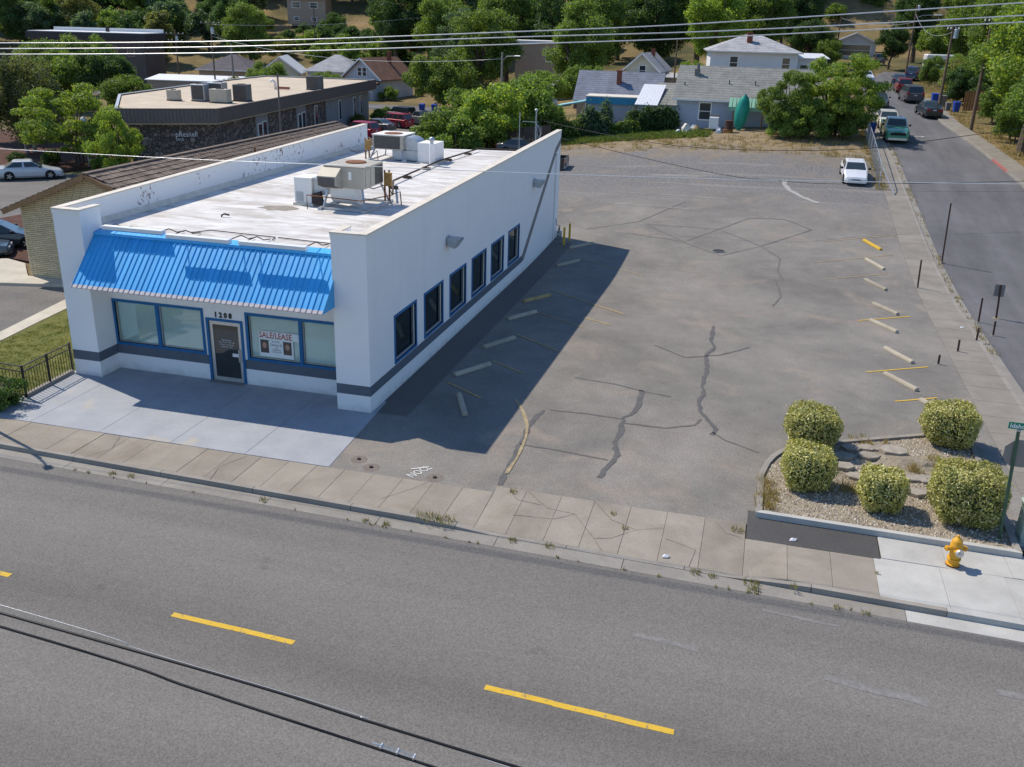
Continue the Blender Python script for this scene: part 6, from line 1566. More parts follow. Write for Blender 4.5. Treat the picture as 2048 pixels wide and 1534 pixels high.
def blobs_dome(seed, n, rx, rz, zc, b, flat=.8, lo=-1, spread=.8):
    rnd = random.Random(seed); out = []
    while len(out) < n:
        x, y, z = (rnd.uniform(-1,1) for _ in range(3))
        rr = math.sqrt(x*x+y*y+z*z)
        if rr > 1 or z < lo or rr < .3: continue
        s = b*rnd.uniform(.6,1.25)
        out.append(((x*rx*spread, y*rx*spread, zc+z*rz*spread), (s, s, s*flat)))
    return out
def trunk_mesh(name, blobs, th, r, mat, seed, stems=1, limbs=9, r2=.35):
    rnd = random.Random(seed); m = MB()
    tops = []
    for s in range(stems):
        a = 2*PI*s/stems + rnd.random(); sp = .0 if stems == 1 else .25
        bx_, by_ = math.cos(a)*sp, math.sin(a)*sp; lx, ly = bx_*(3 if stems > 1 else 1)+rnd.uniform(-.3,.3), by_*(3 if stems > 1 else 1)+rnd.uniform(-.3,.3)
        pts = [(bx_,by_,-.15),(bx_*1.3,by_*1.3,th*.35),((bx_+lx)/2+rnd.uniform(-.1,.1),(by_+ly)/2,th*.7),(lx,ly,th)]
        k = r if stems == 1 else r*.65
        m.tube(pts, [k*1.35,k,k*.85,k*.7], 8); tops.append(Vector((lx,ly,th)))
    for b in rnd.sample(blobs, min(limbs, len(blobs))):
        c_ = Vector(b[0]); t = min(tops, key=lambda p: (p-c_).length); mid = t.lerp(c_, .5) + Vector((rnd.uniform(-.3,.3), rnd.uniform(-.3,.3), .25))
        m.tube([t - Vector((0,0,.3)), mid, c_], [r*r2*1.4, r*r2, r*.08], 6)
    return m.mesh(name, mat)
TREES = {}
def def_tree(key, blobs, nl, size, leaf, th, r, bark='bark', seed=1, **kw):
    tk = {k: kw.pop(k) for k in ('stems','limbs','r2') if k in kw}
    TREES[key] = (crown_mesh('crown', seed, nl, blobs, size, MATS[leaf], **kw), trunk_mesh('trunk', blobs, th, r, MATS[bark], seed, **tk))
def_tree('maple', blobs_dome(1, 60, 4.6, 3.0, 4.9, .88), 24000, .22, 'leaf_mid', 2.4, .26, seed=1, limbs=16)
def_tree('maple2', blobs_dome(21, 52, 4.2, 3.0, 4.6, .9), 24000, .22, 'leaf_mid', 2.2, .24, seed=2, limbs=16)
def_tree('tall', blobs_dome(2, 90, 4.6, 6.6, 8.4, 1.05), 36000, .26, 'leaf_mid', 5.0, .36, seed=3, limbs=24)
def_tree('tall2', blobs_dome(22, 80, 5.2, 6.0, 8.0, 1.15), 36000, .26, 'leaf_dark', 4.6, .38, seed=4, limbs=24)
lb = blobs_dome(5, 80, 4.0, 2.7, 3.4, .8, .45, spread=1.0); def_tree('locust', lb, 34000, .17, 'leaf_bright', 2.2, .13, seed=5, stems=3, jit=.6, limbs=26)
lb = blobs_dome(25, 64, 3.3, 2.1, 2.6, .75, .45, spread=1.0); def_tree('locust2', lb, 24000, .17, 'leaf_bright', 1.7, .12, seed=6, stems=3, jit=.6, limbs=22)
lb = blobs_dome(6, 54, 3.0, 3.3, 5.0, .62, 1.6); def_tree('birch', lb, 24000, .18, 'leaf_olive', 3.2, .17, 'bark_pale', seed=7, stems=2, droop=1.6, limbs=26)
def_tree('bush', blobs_dome(7, 30, 1.9, 1.3, 1.15, .55, lo=-.6), 7000, .19, 'leaf_mid', .7, .08, seed=8, stems=3)
def_tree('bush2', blobs_dome(27, 44, 2.2, 1.9, 1.7, .55, lo=-.7), 15000, .16, 'leaf_bright', .9, .09, seed=9, stems=3)
def_tree('hill', blobs_dome(8, 50, 3.6, 3.2, 3.9, .92, lo=-.8), 12000, .32, 'leaf_dark', 1.6, .22, seed=10)
def_tree('hill2', blobs_dome(28, 46, 3.9, 2.7, 3.3, .95, lo=-.8), 12000, .32, 'leaf_blue', 1.3, .22, seed=11)
def_tree('column', blobs_dome(9, 48, 1.9, 4.2, 4.8, .72, 1.2, lo=-.9), 12000, .29, 'leaf_dark', 1.8, .2, seed=12)
def_tree('bare', blobs_dome(10, 40, 2.4, 3.2, 4.6, .7), 900, .18, 'dry_weed', 2.6, .14, 'bark_pale', seed=13, limbs=38, r2=.3)
def tree(key, label, x, y, s=1., sz=None, leaf=None, rz=None, cat='tree', group=None, name=None, dz=0):
    t = thing(name or {'bush':'shrub','bush2':'shrub','birch':'birch_tree','locust':'locust_tree','locust2':'locust_tree','maple':'maple_tree','maple2':'maple_tree','bare':'bare_tree'}.get(key, 'tree'), label, cat, (x,y,H(x,y)-.05+dz), random.uniform(0,2*PI) if rz is None else rz, group, (s,s,s if sz is None else sz))
    c_ = link('crown', TREES[key][0], t); link('trunk', TREES[key][1], t)
    if leaf: setmat(c_, MATS[leaf])
    return t
random.seed(5)
tree('birch', 'weeping birch with pale forked trunk at the left edge', -53.4, 46.5, 1.3, 1.15, 'leaf_birch')
tree('locust', 'broad layered green tree in front of the stone office', -44.6, 42.0, 1.05, 1.1, 'leaf_bright')
tree('locust2', 'small yellow-green tree touching the office sign wall', -38.2, 38.2, .6, 1.1, 'leaf_bright')
tree('maple2', 'dense dark green tree beyond the left end of the office roof', -72.5, 83, 1.05, 1.1, 'leaf_dark')
tree('hill', 'dark tree left of the dense one beyond the office', -77, 80, 1.1, 1.1, 'leaf_mid')
tree('bush2', 'sparse brownish shrub behind the office parapet', -60, 92, 1.3, 1.3, 'leaf_olive', cat='shrub')
tree('bush2', 'thin olive shrub right of the brownish one behind the office', -54, 95, 1.2, 1.1, 'leaf_olive', cat='shrub')
tree('maple', 'round green tree rising above the office roof left of the bungalow', -60.5, 104, .85, .82, 'leaf_mid')
tree('maple2', 'lower green tree just left of the brown-roofed bungalow', -53, 108, .75, .68, 'leaf_mid')
tree('maple', 'large spreading maple over the office car park', -29.3, 92.3, 1.22, 1.12, 'leaf_mid', rz=.6)
tree('bush2', 'rambling shrub at the left end of the plank fence', -17.6, 57.6, 1.5, 1.2, 'leaf_mid', cat='shrub')
tree('bush2', 'bright rounded shrub overhanging the plank fence', -13.8, 60.6, 1.7, 1.75, 'leaf_bright', cat='shrub')
tree('bush2', 'dense shrub at the right end of the plank fence', -10.4, 63.6, 1.6, 1.7, 'leaf_mid', cat='shrub')
tree('bush', 'low leafy shrub in front of the plank fence', -15.6, 56.0, 1.4, 1.5, 'leaf_mid', cat='shrub')
tree('bush2', 'shrub filling the gap behind the plank fence', -17.0, 64.0, 1.6, 1.6, 'leaf_mid', cat='shrub')
tree('maple2', 'wide airy tree beyond the street lamp', -14.0, 81.5, .95, .85, 'leaf_mid')
tree('maple', 'tree right of the airy one, over the slate-blue roof', -10.0, 86, .75, .8, 'leaf_mid')
tree('tall', 'tall dark-trunked tree behind the slate-blue roof', -14.5, 106, 1.1, 1.0, 'leaf_mid')
tree('tall2', 'massive dark tree left of the tall dark-trunked one', -32, 118, 1.25, 1.1, 'leaf_mid')
tree('tall2', 'bluish dark tree behind the tan house on the flat', -52, 150, 1.1, 1.0, 'leaf_dark')
tree('tall', 'tall pale green tree between the maple and the slope', -40, 132, 1.15, .95, 'leaf_blue')
tree('tall', 'tall bright green tree left of the hipped white house', 1.5, 131, 1.15, 1.1, 'leaf_bright')
tree('tall', 'tall bright green tree directly behind the hipped white house', 8.5, 138, 1.1, 1.05, 'leaf_mid')
tree('maple2', 'leafy tree screening the corner of the hipped white house', 1.6, 99.5, .5, .62, 'leaf_bright')
tree('locust2', 'left one of the two locust trees at the car park corner', 13.4, 61.6, .82, 1.15, 'leaf_mid', rz=1)
tree('locust', 'right and larger one of the two locust trees at the car park corner', 17.3, 62.8, .95, 1.15, 'leaf_bright', rz=2)
tree('bush2', 'low leafy growth at the foot of the left locust tree', 12.9, 60.2, .85, .8, 'leaf_mid', cat='shrub')
tree('bush2', 'low leafy growth between the two locust trees', 15.0, 60.6, 1.1, 1.0, 'leaf_mid', cat='shrub')
tree('bush2', 'low leafy growth at the foot of the right locust tree', 18.0, 61.4, 1.0, 1.0, 'leaf_mid', cat='shrub')
tree('tall', 'big bright tree overhanging the side pavement at the right edge', 31.9, 59.5, 1.12, .95, 'leaf_bright', rz=.3)
tree('maple2', 'drooping green tree in front of the big one at the right edge', 32.3, 53.5, 1.0, 1.05, 'leaf_mid')
tree('tall', 'green tree behind the wooden pole stub', 33.2, 69.0, 1.1, .95, 'leaf_mid')
tree('tall2', 'tall tree behind the chain of right-hand trees', 36.5, 80.0, 1.15, 1.0, 'leaf_mid')
tree('hill', 'rounded tree above the orange-brown fence', 36.5, 92.0, 1.0, 1.1, 'leaf_mid')
tree('bush2', 'dark rounded shrub beside the utility pole with transformer', 31.6, 92.5, 1.0, 1.1, 'leaf_dark', cat='shrub')
tree('bush2', 'clipped green shrub by the blue sport utility', 32.6, 121, .9, 1.1, 'leaf_mid', cat='shrub')
tree('maple', 'tree right of the far utility pole', 41, 118, 1.1, 1.2, 'leaf_mid')
tree('tall', 'tall tree above the camper trailer', 43, 140, 1.1, 1.1, 'leaf_mid')
tree('maple2', 'dense dark tree left of the far utility pole', 29.6, 147.5, .75, .95, 'leaf_dark', rz=1)
tree('bush2', 'green shrub in front of the pale grey garage', 21.0, 160, 1.1, 1.1, 'leaf_mid', cat='shrub')
tree('maple', 'broad dark tree right of the hipped white house', 16.5, 146, 1.0, 1.0, 'leaf_dark')
tree('maple2', 'tree between the hipped house and the garage', 19.0, 134, .6, .7, 'leaf_mid')
for k, (x, y, s, lb) in enumerate(((-30,175,1,'bare grey tree high on the slope behind the cream cottage'), (-10,158,1.1,'bare pale-limbed tree behind the cream cottage'), (33,182,1.2,'left bare tree on the dry slope above the garage'), (39,186,1.1,'right bare tree on the dry slope above the garage'))): tree('bare', lb, x, y, s)
for (x, y, s_, lf, lb) in ((32.8,76.5,.9,'leaf_mid','leafy bush behind the bins on the side street'), (34.2,88,1.1,'leaf_dark','bush behind the orange-brown fence'), (33.6,97,1.2,'leaf_mid','bush on the verge beside the minivan'), (33.8,104,1.2,'leaf_olive','olive bush on the verge beside the dark red car'), (34.6,111,1.3,'leaf_mid','bush on the verge beside the slate blue sedan'), (32.4,66,1.0,'leaf_mid','bush at the foot of the dark wooden pole'), (33.4,47,1.2,'leaf_mid','bush overhanging the red kerb')): tree('bush2', lb, x, y, s_, s_, lf, cat='shrub')
for (x, y, k, s_, lf, lb) in ((37,103,'tall',1.0,'leaf_mid','tall tree on the verge behind the dark red car'), (38.5,127,'tall2',1.0,'leaf_mid','tall dark tree right of the blue sport utility'), (35,163,'tall',1.0,'leaf_dark','tall tree beyond the far utility pole'), (42,92,'tall',1.1,'leaf_bright','bright tall tree far right above the orange-brown fence'), (-8,140,'tall2',1.25,'leaf_dark','very dark tall tree behind the cream cottage'), (-17,134,'tall',1.3,'leaf_mid','soaring green tree left of the cream cottage'), (-25,141,'tall2',1.35,'leaf_dark','deep green soaring tree behind the tan flat-roofed house'), (-35,143,'tall',1.3,'leaf_mid','big pale-leaved tree above the street lamp'), (-45,139,'tall2',1.15,'leaf_mid','big tree above the maple'), (-57,146,'tall2',1.2,'leaf_dark','dark bluish tree right of the dry slope'), (-50,158,'tall2',1.3,'leaf_blue','blue-green tree beside the tan house'), (14,157,'tall2',1.1,'leaf_dark','dark tree right behind the hipped white house'), (-2,148,'tall',1.35,'leaf_mid','huge green tree behind the thin wooden pole'), (-84,140,'tall2',1.0,'leaf_mid','leafy tree right of the apartment block'), (-91,146,'tall',1.0,'leaf_dark','dark tree rising behind the right end of the apartment block')): tree(k, lb, x, y, s_, s_, lf)
for (x, y, k, s_, lf, lb) in ((-83,84,'maple',1.15,'leaf_mid','leafy tree at the far left edge above the birch'), (-60,53,'hill',1.15,'leaf_dark','dark tree filling in behind the birch'), (-60,70,'maple2',.8,'leaf_mid','tree between the birch and the dense dark one'), (-92,104,'maple',1.2,'leaf_mid','tree in front of the left end of the apartment block')): tree(k, lb, x, y, s_, s_, lf)
# low planting by the office
for k, (x, y, s, lf, lb) in enumerate(((-49.5,40.5,.45,'leaf_hedge','left low round shrub in the bark bed'), (-46.9,41.2,.5,'leaf_hedge','right low round shrub in the bark bed'), (-37.0,83,.6,'leaf_olive','tawny shrub at the grey end wall of the office'), (-36.6,88,.7,'leaf_mid','green shrub at the far corner of the office'), (-37.8,94,.6,'leaf_mid','last shrub beside the office drive'), (-23.0,14.1,.42,'leaf_hedge','small bright shrub at the corner of the cream brick wall'), (-40.5,39.9,.6,'leaf_mid','spreading shrub under the office sign'), (-52.0,117,.8,'leaf_mid','hedge plant in front of the bungalow porch'), (-47.6,118.5,.9,'leaf_mid','leafy bush at the right side of the bungalow'))):
    tree('bush', lb, x, y, s, s, lf, cat='shrub')
# wooded slope: single trees, told apart only by crowd position
random.seed(17)
spots = []
for row, (y0, n, xa, xb, s) in enumerate(((150,16,-160,-96,1.25), (164,18,-165,-16,1.35), (180,24,-170,14,1.5), (198,26,-180,74,1.7), (220,26,-190,92,1.9), (245,24,-200,100,2.1), (275,20,-210,110,2.3))):
    for i in range(n):
        x = xa+(xb-xa)*(i+random.uniform(.15,.85))/n; y = y0+random.uniform(-6,6)
        if -101 < x < -84 and y < 186: continue
        if -84 < x < -66 and y < 190 and random.random() < .7: continue          # dry open slope
        if 14 < x < 50 and y > 176 and random.random() < .6: continue
        spots.append((x,y,s*random.uniform(.8,1.25)))
for (x, y, s) in spots:
    k = random.choice(['hill','hill2','hill','maple','column','tall2'])
    sc = s*(.75 if k == 'tall2' else 1)
    lf = random.choice(['leaf_dark','leaf_mid','leaf_dark','leaf_blue','leaf_olive'])
    tree(k, {'leaf_dark':'dark green','leaf_mid':'mid green','leaf_blue':'bluish green','leaf_olive':'olive green'}[lf] + {'hill':' rounded','hill2':' low rounded','maple':' spreading','column':' columnar','tall2':' tall'}[k] + ' tree in the wood covering the far hillside', x, y, sc, sc*random.uniform(.85,1.15), lf, group='trees of the hillside wood')
for (x, y, s) in [(48,95,1.1),(52,120,1.2),(47,160,1.3),(55,150,1.3),(50,175,1.3),(44,65,1.0),(46,48,1.0),(60,100,1.3),(38,155,1.0)]:
    tree(random.choice(['hill','maple','tall']), 'tree in the dense growth right of the side street', x, y, s, s, random.choice(['leaf_mid','leaf_bright','leaf_dark']), group='trees right of the side street')
for (x, y, s) in [(-58,150,1.2),(-62,152,1.3),(-67,149,1.2),(-71,154,1.3),(-75,150,1.1),(-79,156,1.3),(-84,152,1.2),(-69,160,1.2),(-74,163,1.1),(-86,160,1.),(-80,163,1.1),(-62,168,1.3),(-57,165,1.3),(-83,174,1.1),(-73,178,1.3),(-78,168,.9),(-70,172,.8),(-66,166,1.),(-88,170,.7),(-98,172,.8),(-60,160,1.),(-104,168,1.),(15,186,.9),(22,192,1.),(30,200,1.1),(46,200,1.),(52,192,1.)]:
    lf = random.choice(['leaf_olive','leaf_mid','leaf_dark']); tree('bush', {'leaf_olive':'olive','leaf_mid':'green','leaf_dark':'dark green'}[lf] + (' scrubby bush on the dry slope below the tan house' if x < 0 else ' scrubby bush on the dry slope above the garage'), x, y, s*1.4, s*1.4, lf, cat='shrub', group='bushes on the dry slope')
# five clipped variegated bushes on the island
def superbush(name, w, d, h, n, size, leaf, seed, e=.8, base=.12):
    rng = np.random.default_rng(seed)
    v = rng.normal(size=(n,3)); v /= np.linalg.norm(v, axis=1, keepdims=True)
    p = np.sign(v)*np.abs(v)**e
    p /= np.maximum(np.abs(p).max(axis=1, keepdims=True)**.35, .2)
    z = p[:,2]; taper = np.where(z < 0, 1+.22*z, 1-.05*z)[:,None]
    lump = 1+.055*np.sin(p[:,0:1]*4+seed)+.05*np.cos(p[:,1:2]*5+z[:,None]*3)+.035*np.sin(p[:,0:1]*11+seed*2)*np.cos(z[:,None]*9+seed)
    q_ = p*np.array([w/2,d/2,h/2])*np.concatenate([taper,taper,np.ones_like(taper)],1)*lump*(rng.uniform(.84,1.03,n)+np.where(rng.random(n) < .05, rng.uniform(0,.12,n), 0))[:,None]
    q_[:,2] += h/2
    V = leaf_cards(rng, q_, v+rng.normal(size=(n,3))*.75, size, .55)
    return quads_mesh(name, V, MATS[leaf])
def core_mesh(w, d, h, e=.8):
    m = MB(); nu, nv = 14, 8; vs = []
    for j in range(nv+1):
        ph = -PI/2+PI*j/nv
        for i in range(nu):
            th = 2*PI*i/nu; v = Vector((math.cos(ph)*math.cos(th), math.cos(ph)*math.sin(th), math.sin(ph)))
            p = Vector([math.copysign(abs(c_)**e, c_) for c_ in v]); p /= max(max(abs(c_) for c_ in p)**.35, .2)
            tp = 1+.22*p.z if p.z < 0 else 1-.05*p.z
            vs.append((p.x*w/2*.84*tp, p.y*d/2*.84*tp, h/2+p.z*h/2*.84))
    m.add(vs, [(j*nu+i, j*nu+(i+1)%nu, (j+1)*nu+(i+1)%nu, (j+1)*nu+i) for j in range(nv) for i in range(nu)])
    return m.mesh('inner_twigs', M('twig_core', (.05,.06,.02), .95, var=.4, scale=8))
for k, (x, y, w, h_, lb) in enumerate(((14.15,1.75,1.75,1.30,'clipped variegated bush at the back left of the island'), (13.95,-1.15,1.5,1.22,'clipped variegated bush at the left end of the island'), (15.9,-1.9,1.24,1.15,'smallest clipped bush, in the front middle of the island'), (18.05,-1.85,1.85,1.55,'largest clipped bush, beside the stop sign'), (18.45,3.45,1.72,1.30,'clipped variegated bush at the back right corner of the island'))):
    t = thing('clipped_bush', lb, 'bush', (x,y,.10), 0, 'variegated bushes on the island')
    link('foliage', superbush('foliage', w, w*.95, h_, int(5200*w*h_), .075, 'leaf_variegated', 40+k), t)
    c_ = link('inner_twigs', core_mesh(w, w*.95, h_), t)
t = thing('clipped_hedge', 'clipped green hedge in front of the black railing', 'hedge', (-13.2,-3.35,.0))
link('foliage', superbush('foliage', 4.2, 1.25, .85, 9000, .085, 'leaf_hedge', 61, .4), t); link('inner_twigs', core_mesh(4.2, 1.25, .85, .4), t)
# vines smothering the back fence, and other leaf masses
def leaf_mass(name, label, pts, n, size, leaf, seed, cat='vines', core=True):
    """pts: list of (x, y, rx, rz)"""
    bl = [((x, y, H(x,y)+rz*.75), (rx, rx*.6, rz)) for x, y, rx, rz in pts]
    o = tag(link(name, crown_mesh(name, seed, n, bl, size, MATS[leaf], shell=.45)), label, cat)
    return o
rnd = random.Random(4)
leaf_mass('vine_thicket', 'thick dark green vines smothering the back fence left of the tall weed', [(-9.2+.75*i, 63.6+.1*i+rnd.uniform(-.3,.3), rnd.uniform(.8,1.2), rnd.uniform(.8,1.35)) for i in range(8)], 8000, .24, 'leaf_mid', 71)
leaf_mass('vine_thicket', 'dark vine mound under the turquoise canopy', [(-.9+.7*i, 65.0+rnd.uniform(-.3,.3), rnd.uniform(.8,1.1), rnd.uniform(1.0,1.45)) for i in range(6)], 7000, .24, 'leaf_dark', 72)
leaf_mass('vine_thicket', 'low vines linking the two fence thickets', [(-3.6+.7*i, 64.6+rnd.uniform(-.2,.2), .8, rnd.uniform(.6,.9)) for i in range(5)], 3500, .24, 'leaf_mid', 73)
leaf_mass('tall_weed', 'tall feathery weed rising in front of the mobile home', [(-4.1+rnd.uniform(-.9,.9), 64.0+rnd.uniform(-.4,.4), rnd.uniform(.5,.8), rnd.uniform(.9,2.0)) for i in range(8)], 4500, .26, 'leaf_blue', 74, 'weed')
# grasses and weeds nobody could count
def blades(name, label, spots, mat, seed, hgt=(.08,.2), per=14, spread=.14, w=.02, cat='grass'):
    rng = random.Random(seed); m = MB()
    for (x, y, z, s) in spots:
        for k in range(int(per*s)):
            a = rng.uniform(0,2*PI); r = spread*s*math.sqrt(rng.random()); h_ = rng.uniform(*hgt)*(.6+.4*s); bx_, by_ = x+r*math.cos(a), y+r*math.sin(a)
            b = rng.uniform(0,2*PI); lean = h_*rng.uniform(.2,.8); dx, dy = math.cos(b), math.sin(b)
            m.add([(bx_-dy*w,by_+dx*w,z),(bx_+dy*w,by_-dx*w,z),(bx_+dx*lean,by_+dy*lean,z+h_)], [(0,1,2)])
    return tag(m.build(name, MATS[mat], fix=False), label, cat, kind='stuff')
rnd = random.Random(9)
sp = [(4.3,-6.05,-.02,2.2),(4.7,-6.05,-.02,2.4),(4.0,-6.0,-.02,1.6),(6.6,-6.3,-.13,1.2),(7.6,-6.3,-.13,1.2),(11.3,-6.42,-.13,1.4),(11.7,-6.45,-.13,1.),(12.6,-6.45,-.13,1.8),(12.7,-6.75,-.14,1.6),(12.2,-4.2,-.02,1.6),(6.0,-3.95,0,1.),(8.9,-4.3,-.02,.8),(9.3,-4.9,-.06,.8),(13.6,-6.5,-.02,1.),(14.6,-6.9,-.14,1.),(15.2,-6.95,-.14,1.),(-.5,-6.3,-.14,1),(3.2,-6.55,-.14,1.1),(2.6,-6.5,-.14,.9),(-5.4,-6.2,-.14,1),(-4.8,-6.2,-.14,1),(15.55,-5.3,-.02,.7)]
for i in range(24): x = rnd.uniform(-9,15); sp.append((x, yk(x)-.45+rnd.uniform(-.03,.03), -.145, rnd.uniform(.2,.5)))
blades('kerb_weeds', 'weeds sprouting from kerb and pavement joints', sp, 'weed', 1, (.05,.13), 26, .11, .012, 'weeds')
sp = [(12.85+rnd.uniform(-.15,.3), rnd.uniform(-2.9,-1.2), .09, rnd.uniform(.6,1.4)) for _ in range(22)] + [(14.9+rnd.uniform(-.4,.5), -.9+rnd.uniform(-.3,.3), .09, 1.) for _ in range(9)] + [(17.9+rnd.uniform(-.9,.9), 1.3+rnd.uniform(-.6,.7), .1, rnd.uniform(.6,1.3)) for _ in range(34)] + [(16+rnd.uniform(-1,1.5), 2.6+rnd.uniform(-.3,.6), .09, .6) for _ in range(10)] + [(18.5+rnd.uniform(-.4,.5), .2+rnd.uniform(-.5,.5), .09, .8) for _ in range(12)]
blades('island_weeds', 'dry tawny weeds growing through the island gravel', sp, 'dry_weed', 2, (.08,.3), 26, .17, .010, 'weeds')
sp = [(rnd.uniform(-17.2,-11.8), rnd.uniform(-2.6,7.0), -.012, 1.) for _ in range(1500)]
sp = [p for p in sp if not (p[0] < -16.6)]
blades('lawn_grass', 'short patchy green grass of the lawn behind the railing', sp, 'grass_blade', 3, (.03,.075), 16, .16, .008)
sp = []
for _ in range(420):
    x = rnd.uniform(-8,20); y = rnd.uniform(55,63.5) - .12*max(0, x-4) + (2 if x < 0 else 0); sp.append((x, y, H(x,y)-.01, rnd.uniform(.6,1.6)))
for _ in range(160): y = rnd.uniform(44,66); sp.append((19.85+rnd.uniform(-.3,.35), y, H(19.8,y)-.01, rnd.uniform(.5,1.2)))
for _ in range(120): y = rnd.uniform(14,60); sp.append((srL(y)+.2+rnd.uniform(-.1,.25), y, H(22,y)-.11, rnd.uniform(.2,.6)))
for _ in range(260): y = rnd.uniform(55,125); x = srR(y)+1.65+rnd.uniform(0,2.2); sp.append((x, y, H(x,y)-.02, rnd.uniform(.8,1.8)))
blades('dry_grass', 'dry straw-coloured grass along the car park and street edges', sp, 'dry_weed', 4, (.1,.32), 16, .3, .02)
sp = []
for _ in range(520):
    x = rnd.uniform(-8.5,6.5); y = 60.6+rnd.uniform(0,3.2)+.06*x; sp.append((x, y, H(x,y)-.02, rnd.uniform(.7,1.4)))
blades('ground_cover', 'bright green low weeds along the back of the car park', sp, 'ground_cover', 5, (.12,.38), 26, .34, .05)
# ================================================================ poles and wires
def pole(name, label, x, y, h_, mat='pole_wood', r=.15, arms=(), lamp=None, can=None, cat='pole', lean=(0,0), z=None):
    t = thing(name, label, cat, (x,y,H(x,y) if z is None else z))
    MB().tube([(0,0,-.2),(lean[0],lean[1],h_)], [r, r*.72], 10).build('shaft', MATS[mat], t)
    for (zz, L, a) in arms:
        dx, dy = math.cos(a)*L/2, math.sin(a)*L/2
        MB().bar((-dx,-dy-.12,zz),(dx,dy-.12,zz),.1,.12).build('crossarm', MATS[mat], t)
        for s in (-.9,-.4,.4,.9): MB().lathe([(.05,0),(.07,.05),(.05,.1),(.07,.14),(.03,.2)], 8, (dx*s,dy*s-.12,zz+.06)).build('insulator', MATS['white_trim'], t)
    if lamp:
        zz, dx, dy = lamp
        MB().tube([(0,0,zz-.5),(dx*.4,dy*.4,zz),(dx,dy,zz+.05)], .04, 6).build('lamp_arm', MATS['galv'], t)
        m = MB(); m.bar((dx,dy,zz+.05),(dx*1.45,dy*1.45,zz+.07),.24,.14); m.build('lamp_head', MATS['metal_white'], t, bevel=.04)
    if can:
        zz, s = can; MB().lathe([(.2*s,0),(.24*s,.05),(.24*s,.8*s),(.2*s,.88*s),(.06,.92*s)], 12, (.32,-.1,zz)).build('transformer', MATS['galv'], t)
    return t
pole('utility_pole', 'leaning wooden utility pole with grey transformer beside the minivan', 27.75, 77.5, 8.6, can=(7.3,1.0), arms=((8.1,1.2,.3),))
pole('utility_pole', 'far wooden utility pole with street lamp at the bend of the side street', 31.4, 138.5, 10.2, lamp=(8.6,2.6,-.3), can=(9.2,.9), cat='pole')
pole('utility_pole', 'dark wooden utility pole rising from the right-hand trees', 29.75, 70.4, 9.6, r=.17, arms=((9.2,1.4,.2),))
pole('utility_pole', 'thin wooden pole near the cream cottage', -2.6, 118.5, 7.0, r=.13)
pole('utility_pole', 'thin wooden pole in front of the grey garage', 21.6, 158, 7.5, r=.13)
pole('utility_pole', 'grey pole rising behind the office roof', -67.6, 106, 8.2, 'pole_grey', .16)
pole('utility_pole', 'dark pole with crossarm in front of the apartment block', -88, 122.5, 9.4, arms=((8.7,3.2,.2),(7.6,2.6,.2)), can=(7.6,.9))
pole('utility_pole', 'tall utility pole with twin transformers against the wooded slope', -77, 116, 11.2, arms=((10.8,3.4,.1),), can=(9.2,1.1))
pole('utility_pole', 'slim pole below the tan house on the slope', -76.5, 152, 9.5, r=.13)
pole('street_lamp', 'wooden street lamp post with pale curved lamp beside the maple', -18.1, 80, 8.4, 'pole_grey', .15, lamp=(8.0,1.5,-.2), cat='street lamp')
pole('pole_light', 'slim dark car park light between garage and office', -27.0, 44.8, 8.0, 'fascia_brown', .09, cat='street lamp')
t = thing('garden_lamp', 'slender lamp post with pale hooded head in front of the layered tree', 'street lamp', (-43.4,41.6,0))
MB().cyl((0,0,0),(0,0,3.7),.05,.035,n=8).build('post', MATS['galv'], t); MB().lathe([(.1,3.6),(.26,3.75),(.22,3.95),(.08,4.1)], 12).build('lamp_head', MATS['metal_white'], t)
pole('street_lamp', 'steel street lamp just left of the railing by the kerb', -12.25, -4.3, 5.5, 'galv', .07, lamp=(5.45,.5,-.35), cat='street lamp', z=0)
for (x, y, h_, lb) in ((-8.5,51.6,4.1,'plain galvanized post behind the shop parapet'),):
    pole('service_post', lb, x, y, h_, 'galv', .05)
sv = pole('service_post', 'galvanized service post with looped wires behind the shop parapet', -6.95, 51.0, 4.2, 'galv', .07)
MB().lathe([(.05,4.15),(.14,4.2),(.14,4.32),(.05,4.38)], 10).build('weather_head', MATS['galv'], sv)
rnd = random.Random(2)
for k in range(5):
    a = rnd.uniform(0,6.3); MB().tube([(0,0,3.2),(math.cos(a)*.5,math.sin(a)*.3,2.9-.2*k),(math.cos(a)*.35,math.sin(a)*.3,1.6+.2*k),(0,0,1.4)], .014, 4).build('wire_loop', MATS['wire_alu'], sv)
MB().bar((-1.2,.2,3.3),(.2,0,3.3),.05).build('cross_bar', MATS['galv'], sv)
def wire(label, pts, r, mat, sag=0, n=40, group=None, name='power_line'):
    P = [Vector(p) for p in pts]; out = []
    segs = len(P)-1
    for i in range(n+1):
        t = i/n*segs; k = min(int(t), segs-1); f = t-k
        p0, p1, p2, p3 = P[max(k-1,0)], P[k], P[k+1], P[min(k+2,segs)]
        v = .5*((2*p1)+(-p0+p2)*f+(2*p0-5*p1+4*p2-p3)*f*f+(-p0+3*p1-3*p2+p3)*f**3) if segs > 1 else p1.lerp(p2, f)
        v = v - Vector((0,0,sag*4*(i/n)*(1-i/n))); out.append(v)
    m = MB(); m.tube(out, r, 6)
    return tag(m.build(name, MATS[mat], smooth=True), label, 'wire', group)
G = 'overhead lines along the main street'
wire('top one of the three silver power lines across the upper picture', [(-45,-3.6,10.6),(-9.3,-3.6,11.42),(5.5,-3.6,12.12),(16.6,-3.6,13.0),(50,-3.6,16)], .014, 'wire_alu', group=G)
wire('middle one of the three silver power lines across the upper picture', [(-45,-3.55,10.4),(-9.3,-3.55,11.27),(5.5,-3.55,12.0),(16.6,-3.55,12.75),(50,-3.55,15.6)], .014, 'wire_alu', group=G)
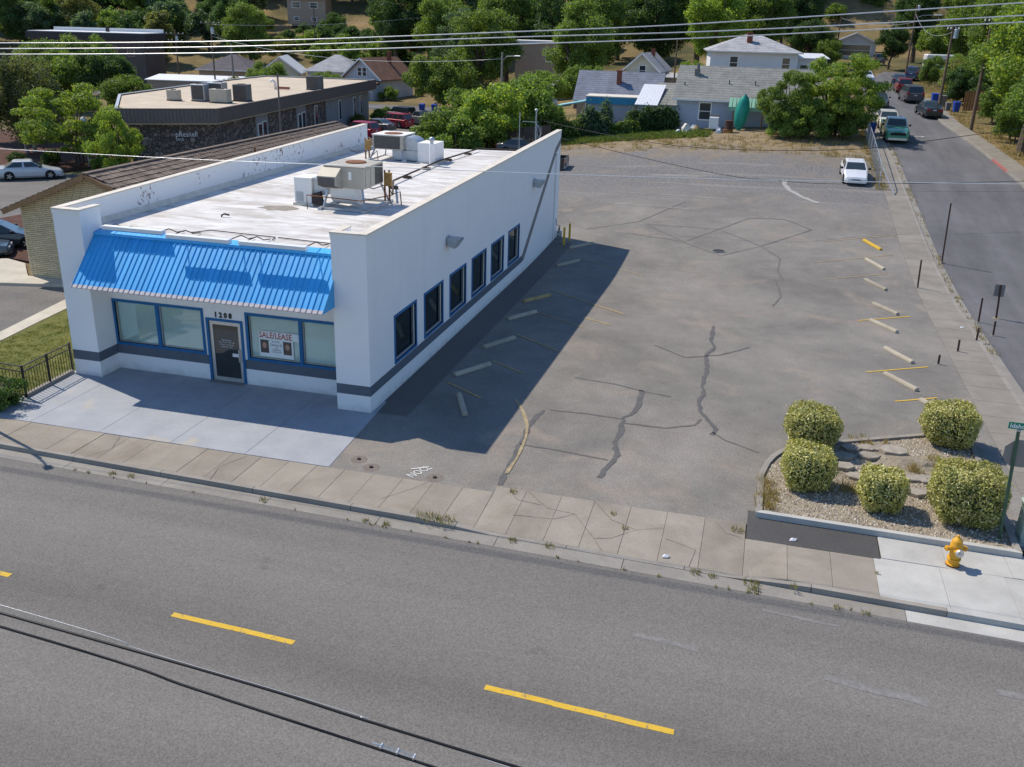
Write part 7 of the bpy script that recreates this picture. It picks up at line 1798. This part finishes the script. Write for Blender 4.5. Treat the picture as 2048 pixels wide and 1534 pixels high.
wire('lowest one of the three silver power lines across the upper picture', [(-45,-3.5,10.2),(-9.3,-3.5,11.12),(5.5,-3.5,11.84),(16.6,-3.5,12.62),(50,-3.5,15.3)], .014, 'wire_alu', group=G)
wire('thin pale line crossing in front of the shop roof and car park', [(-45,-3.6,8.3),(-9.9,-3.6,8.5),(1.8,-3.6,8.72),(9.1,-3.6,8.92),(17.3,-3.6,9.3),(50,-3.6,11)], .0085, 'wire_alu', group=G)
wire('upper thick black cable at the bottom left', [(-12,-18.5,6.2),(2.85,-18.5,5.05),(6.6,-18.5,4.75),(9.8,-18.5,4.4),(25,-18.5,2.9)], .018, 'wire_black', group='near cables')
wire('lower thick black cable at the bottom left', [(-12,-18.5,5.95),(2.8,-18.5,4.83),(5.7,-18.5,4.5),(8.15,-18.5,4.2),(25,-18.5,2.2)], .018, 'wire_black', group='near cables')
wire('hair-thin bright wire twisting along the upper black cable', [(-12,-18.42,6.25),(2.9,-18.42,5.10),(5.0,-18.44,4.87),(7.8,-18.4,4.56),(9.5,-18.4,4.30),(25,-18.4,2.3)], .0035, 'wire_alu', group='near cables')
tb = thing('turnbuckle', 'silver cable tensioner clamped to the lower black cable', 'tensioner', (8.15,-18.47,4.235))
tb.rotation_euler = (0, .13, 0)
for s in (-1, 1): MB().tube([(0,s*.022,0),(.42,s*.022,0)], .006, 5).build('rod', MATS['silver'], tb)
for x in (0,.21,.42): MB().tube([(x,-.04,0),(x,.04,0)], .017, 8).build('clamp', MATS['silver'], tb)
MB().tube([(-.12,0,0),(0,0,0)], .012, 6).build('eye', MATS['silver'], tb)
wire('dark drooping cable sweeping over the back of the car park', [(-6.64,50.90,4.89),(-3.21,49.43,4.52),(1.96,47.29,4.13),(6.27,46.13,3.97),(12.67,44.58,4.26),(18.44,45.13,4.67),(23.15,46.63,5.37),(29.12,48.57,6.35),(32.52,49.75,7.11)], .022, 'wire_black', name='service_cable')
wire('second dark cable running from the shop corner towards the parked coupe', [(-0.62,31.74,5.69),(5.09,31.72,4.72),(9.54,31.53,4.13),(12.15,32.12,3.92),(16.90,34.36,3.67),(27.41,38.32,3.98),(30.44,39.22,4.27)], .015, 'wire_black', name='service_cable')
for (a, b, sg_, lb) in (((27.75,77.5,13.0),(29.75,70.4,13.3),.4,'short slack line between the two nearest side street poles'), ((27.75,77.5,12.6),(31.4,138.5,15.2),1.4,'slack line running up the side street to the far pole'), ((27.75,77.5,11.4),(36,84,9.0),.5,'drop line falling right from the transformer pole'), ((29.75,70.4,12.2),(44,66,10.5),.6,'drop line into the right-hand trees'), ((31.4,138.5,14.0),(21.6,158,14.6),.8,'line from the far pole to the garage pole'), ((-88,122.5,8.3),(-77,116,11),.3,'line between the two left-hand crossarm poles'), ((-77,116,10.8),(-45,150,14),1.0,'long line across the left-hand roofs'), ((-77,116,9.0),(-18.1,80,8.5),1.6,'slack line over the office roof to the street lamp'), ((-77,116,10.4),(-67.6,106,8.2),.3,'line dropping to the grey pole behind the office')):
    wire(lb, [a, b], .018, 'wire_alu' if sg_ > .5 else 'wire_black', sg_, 16, 'distant overhead lines', 'service_cable')
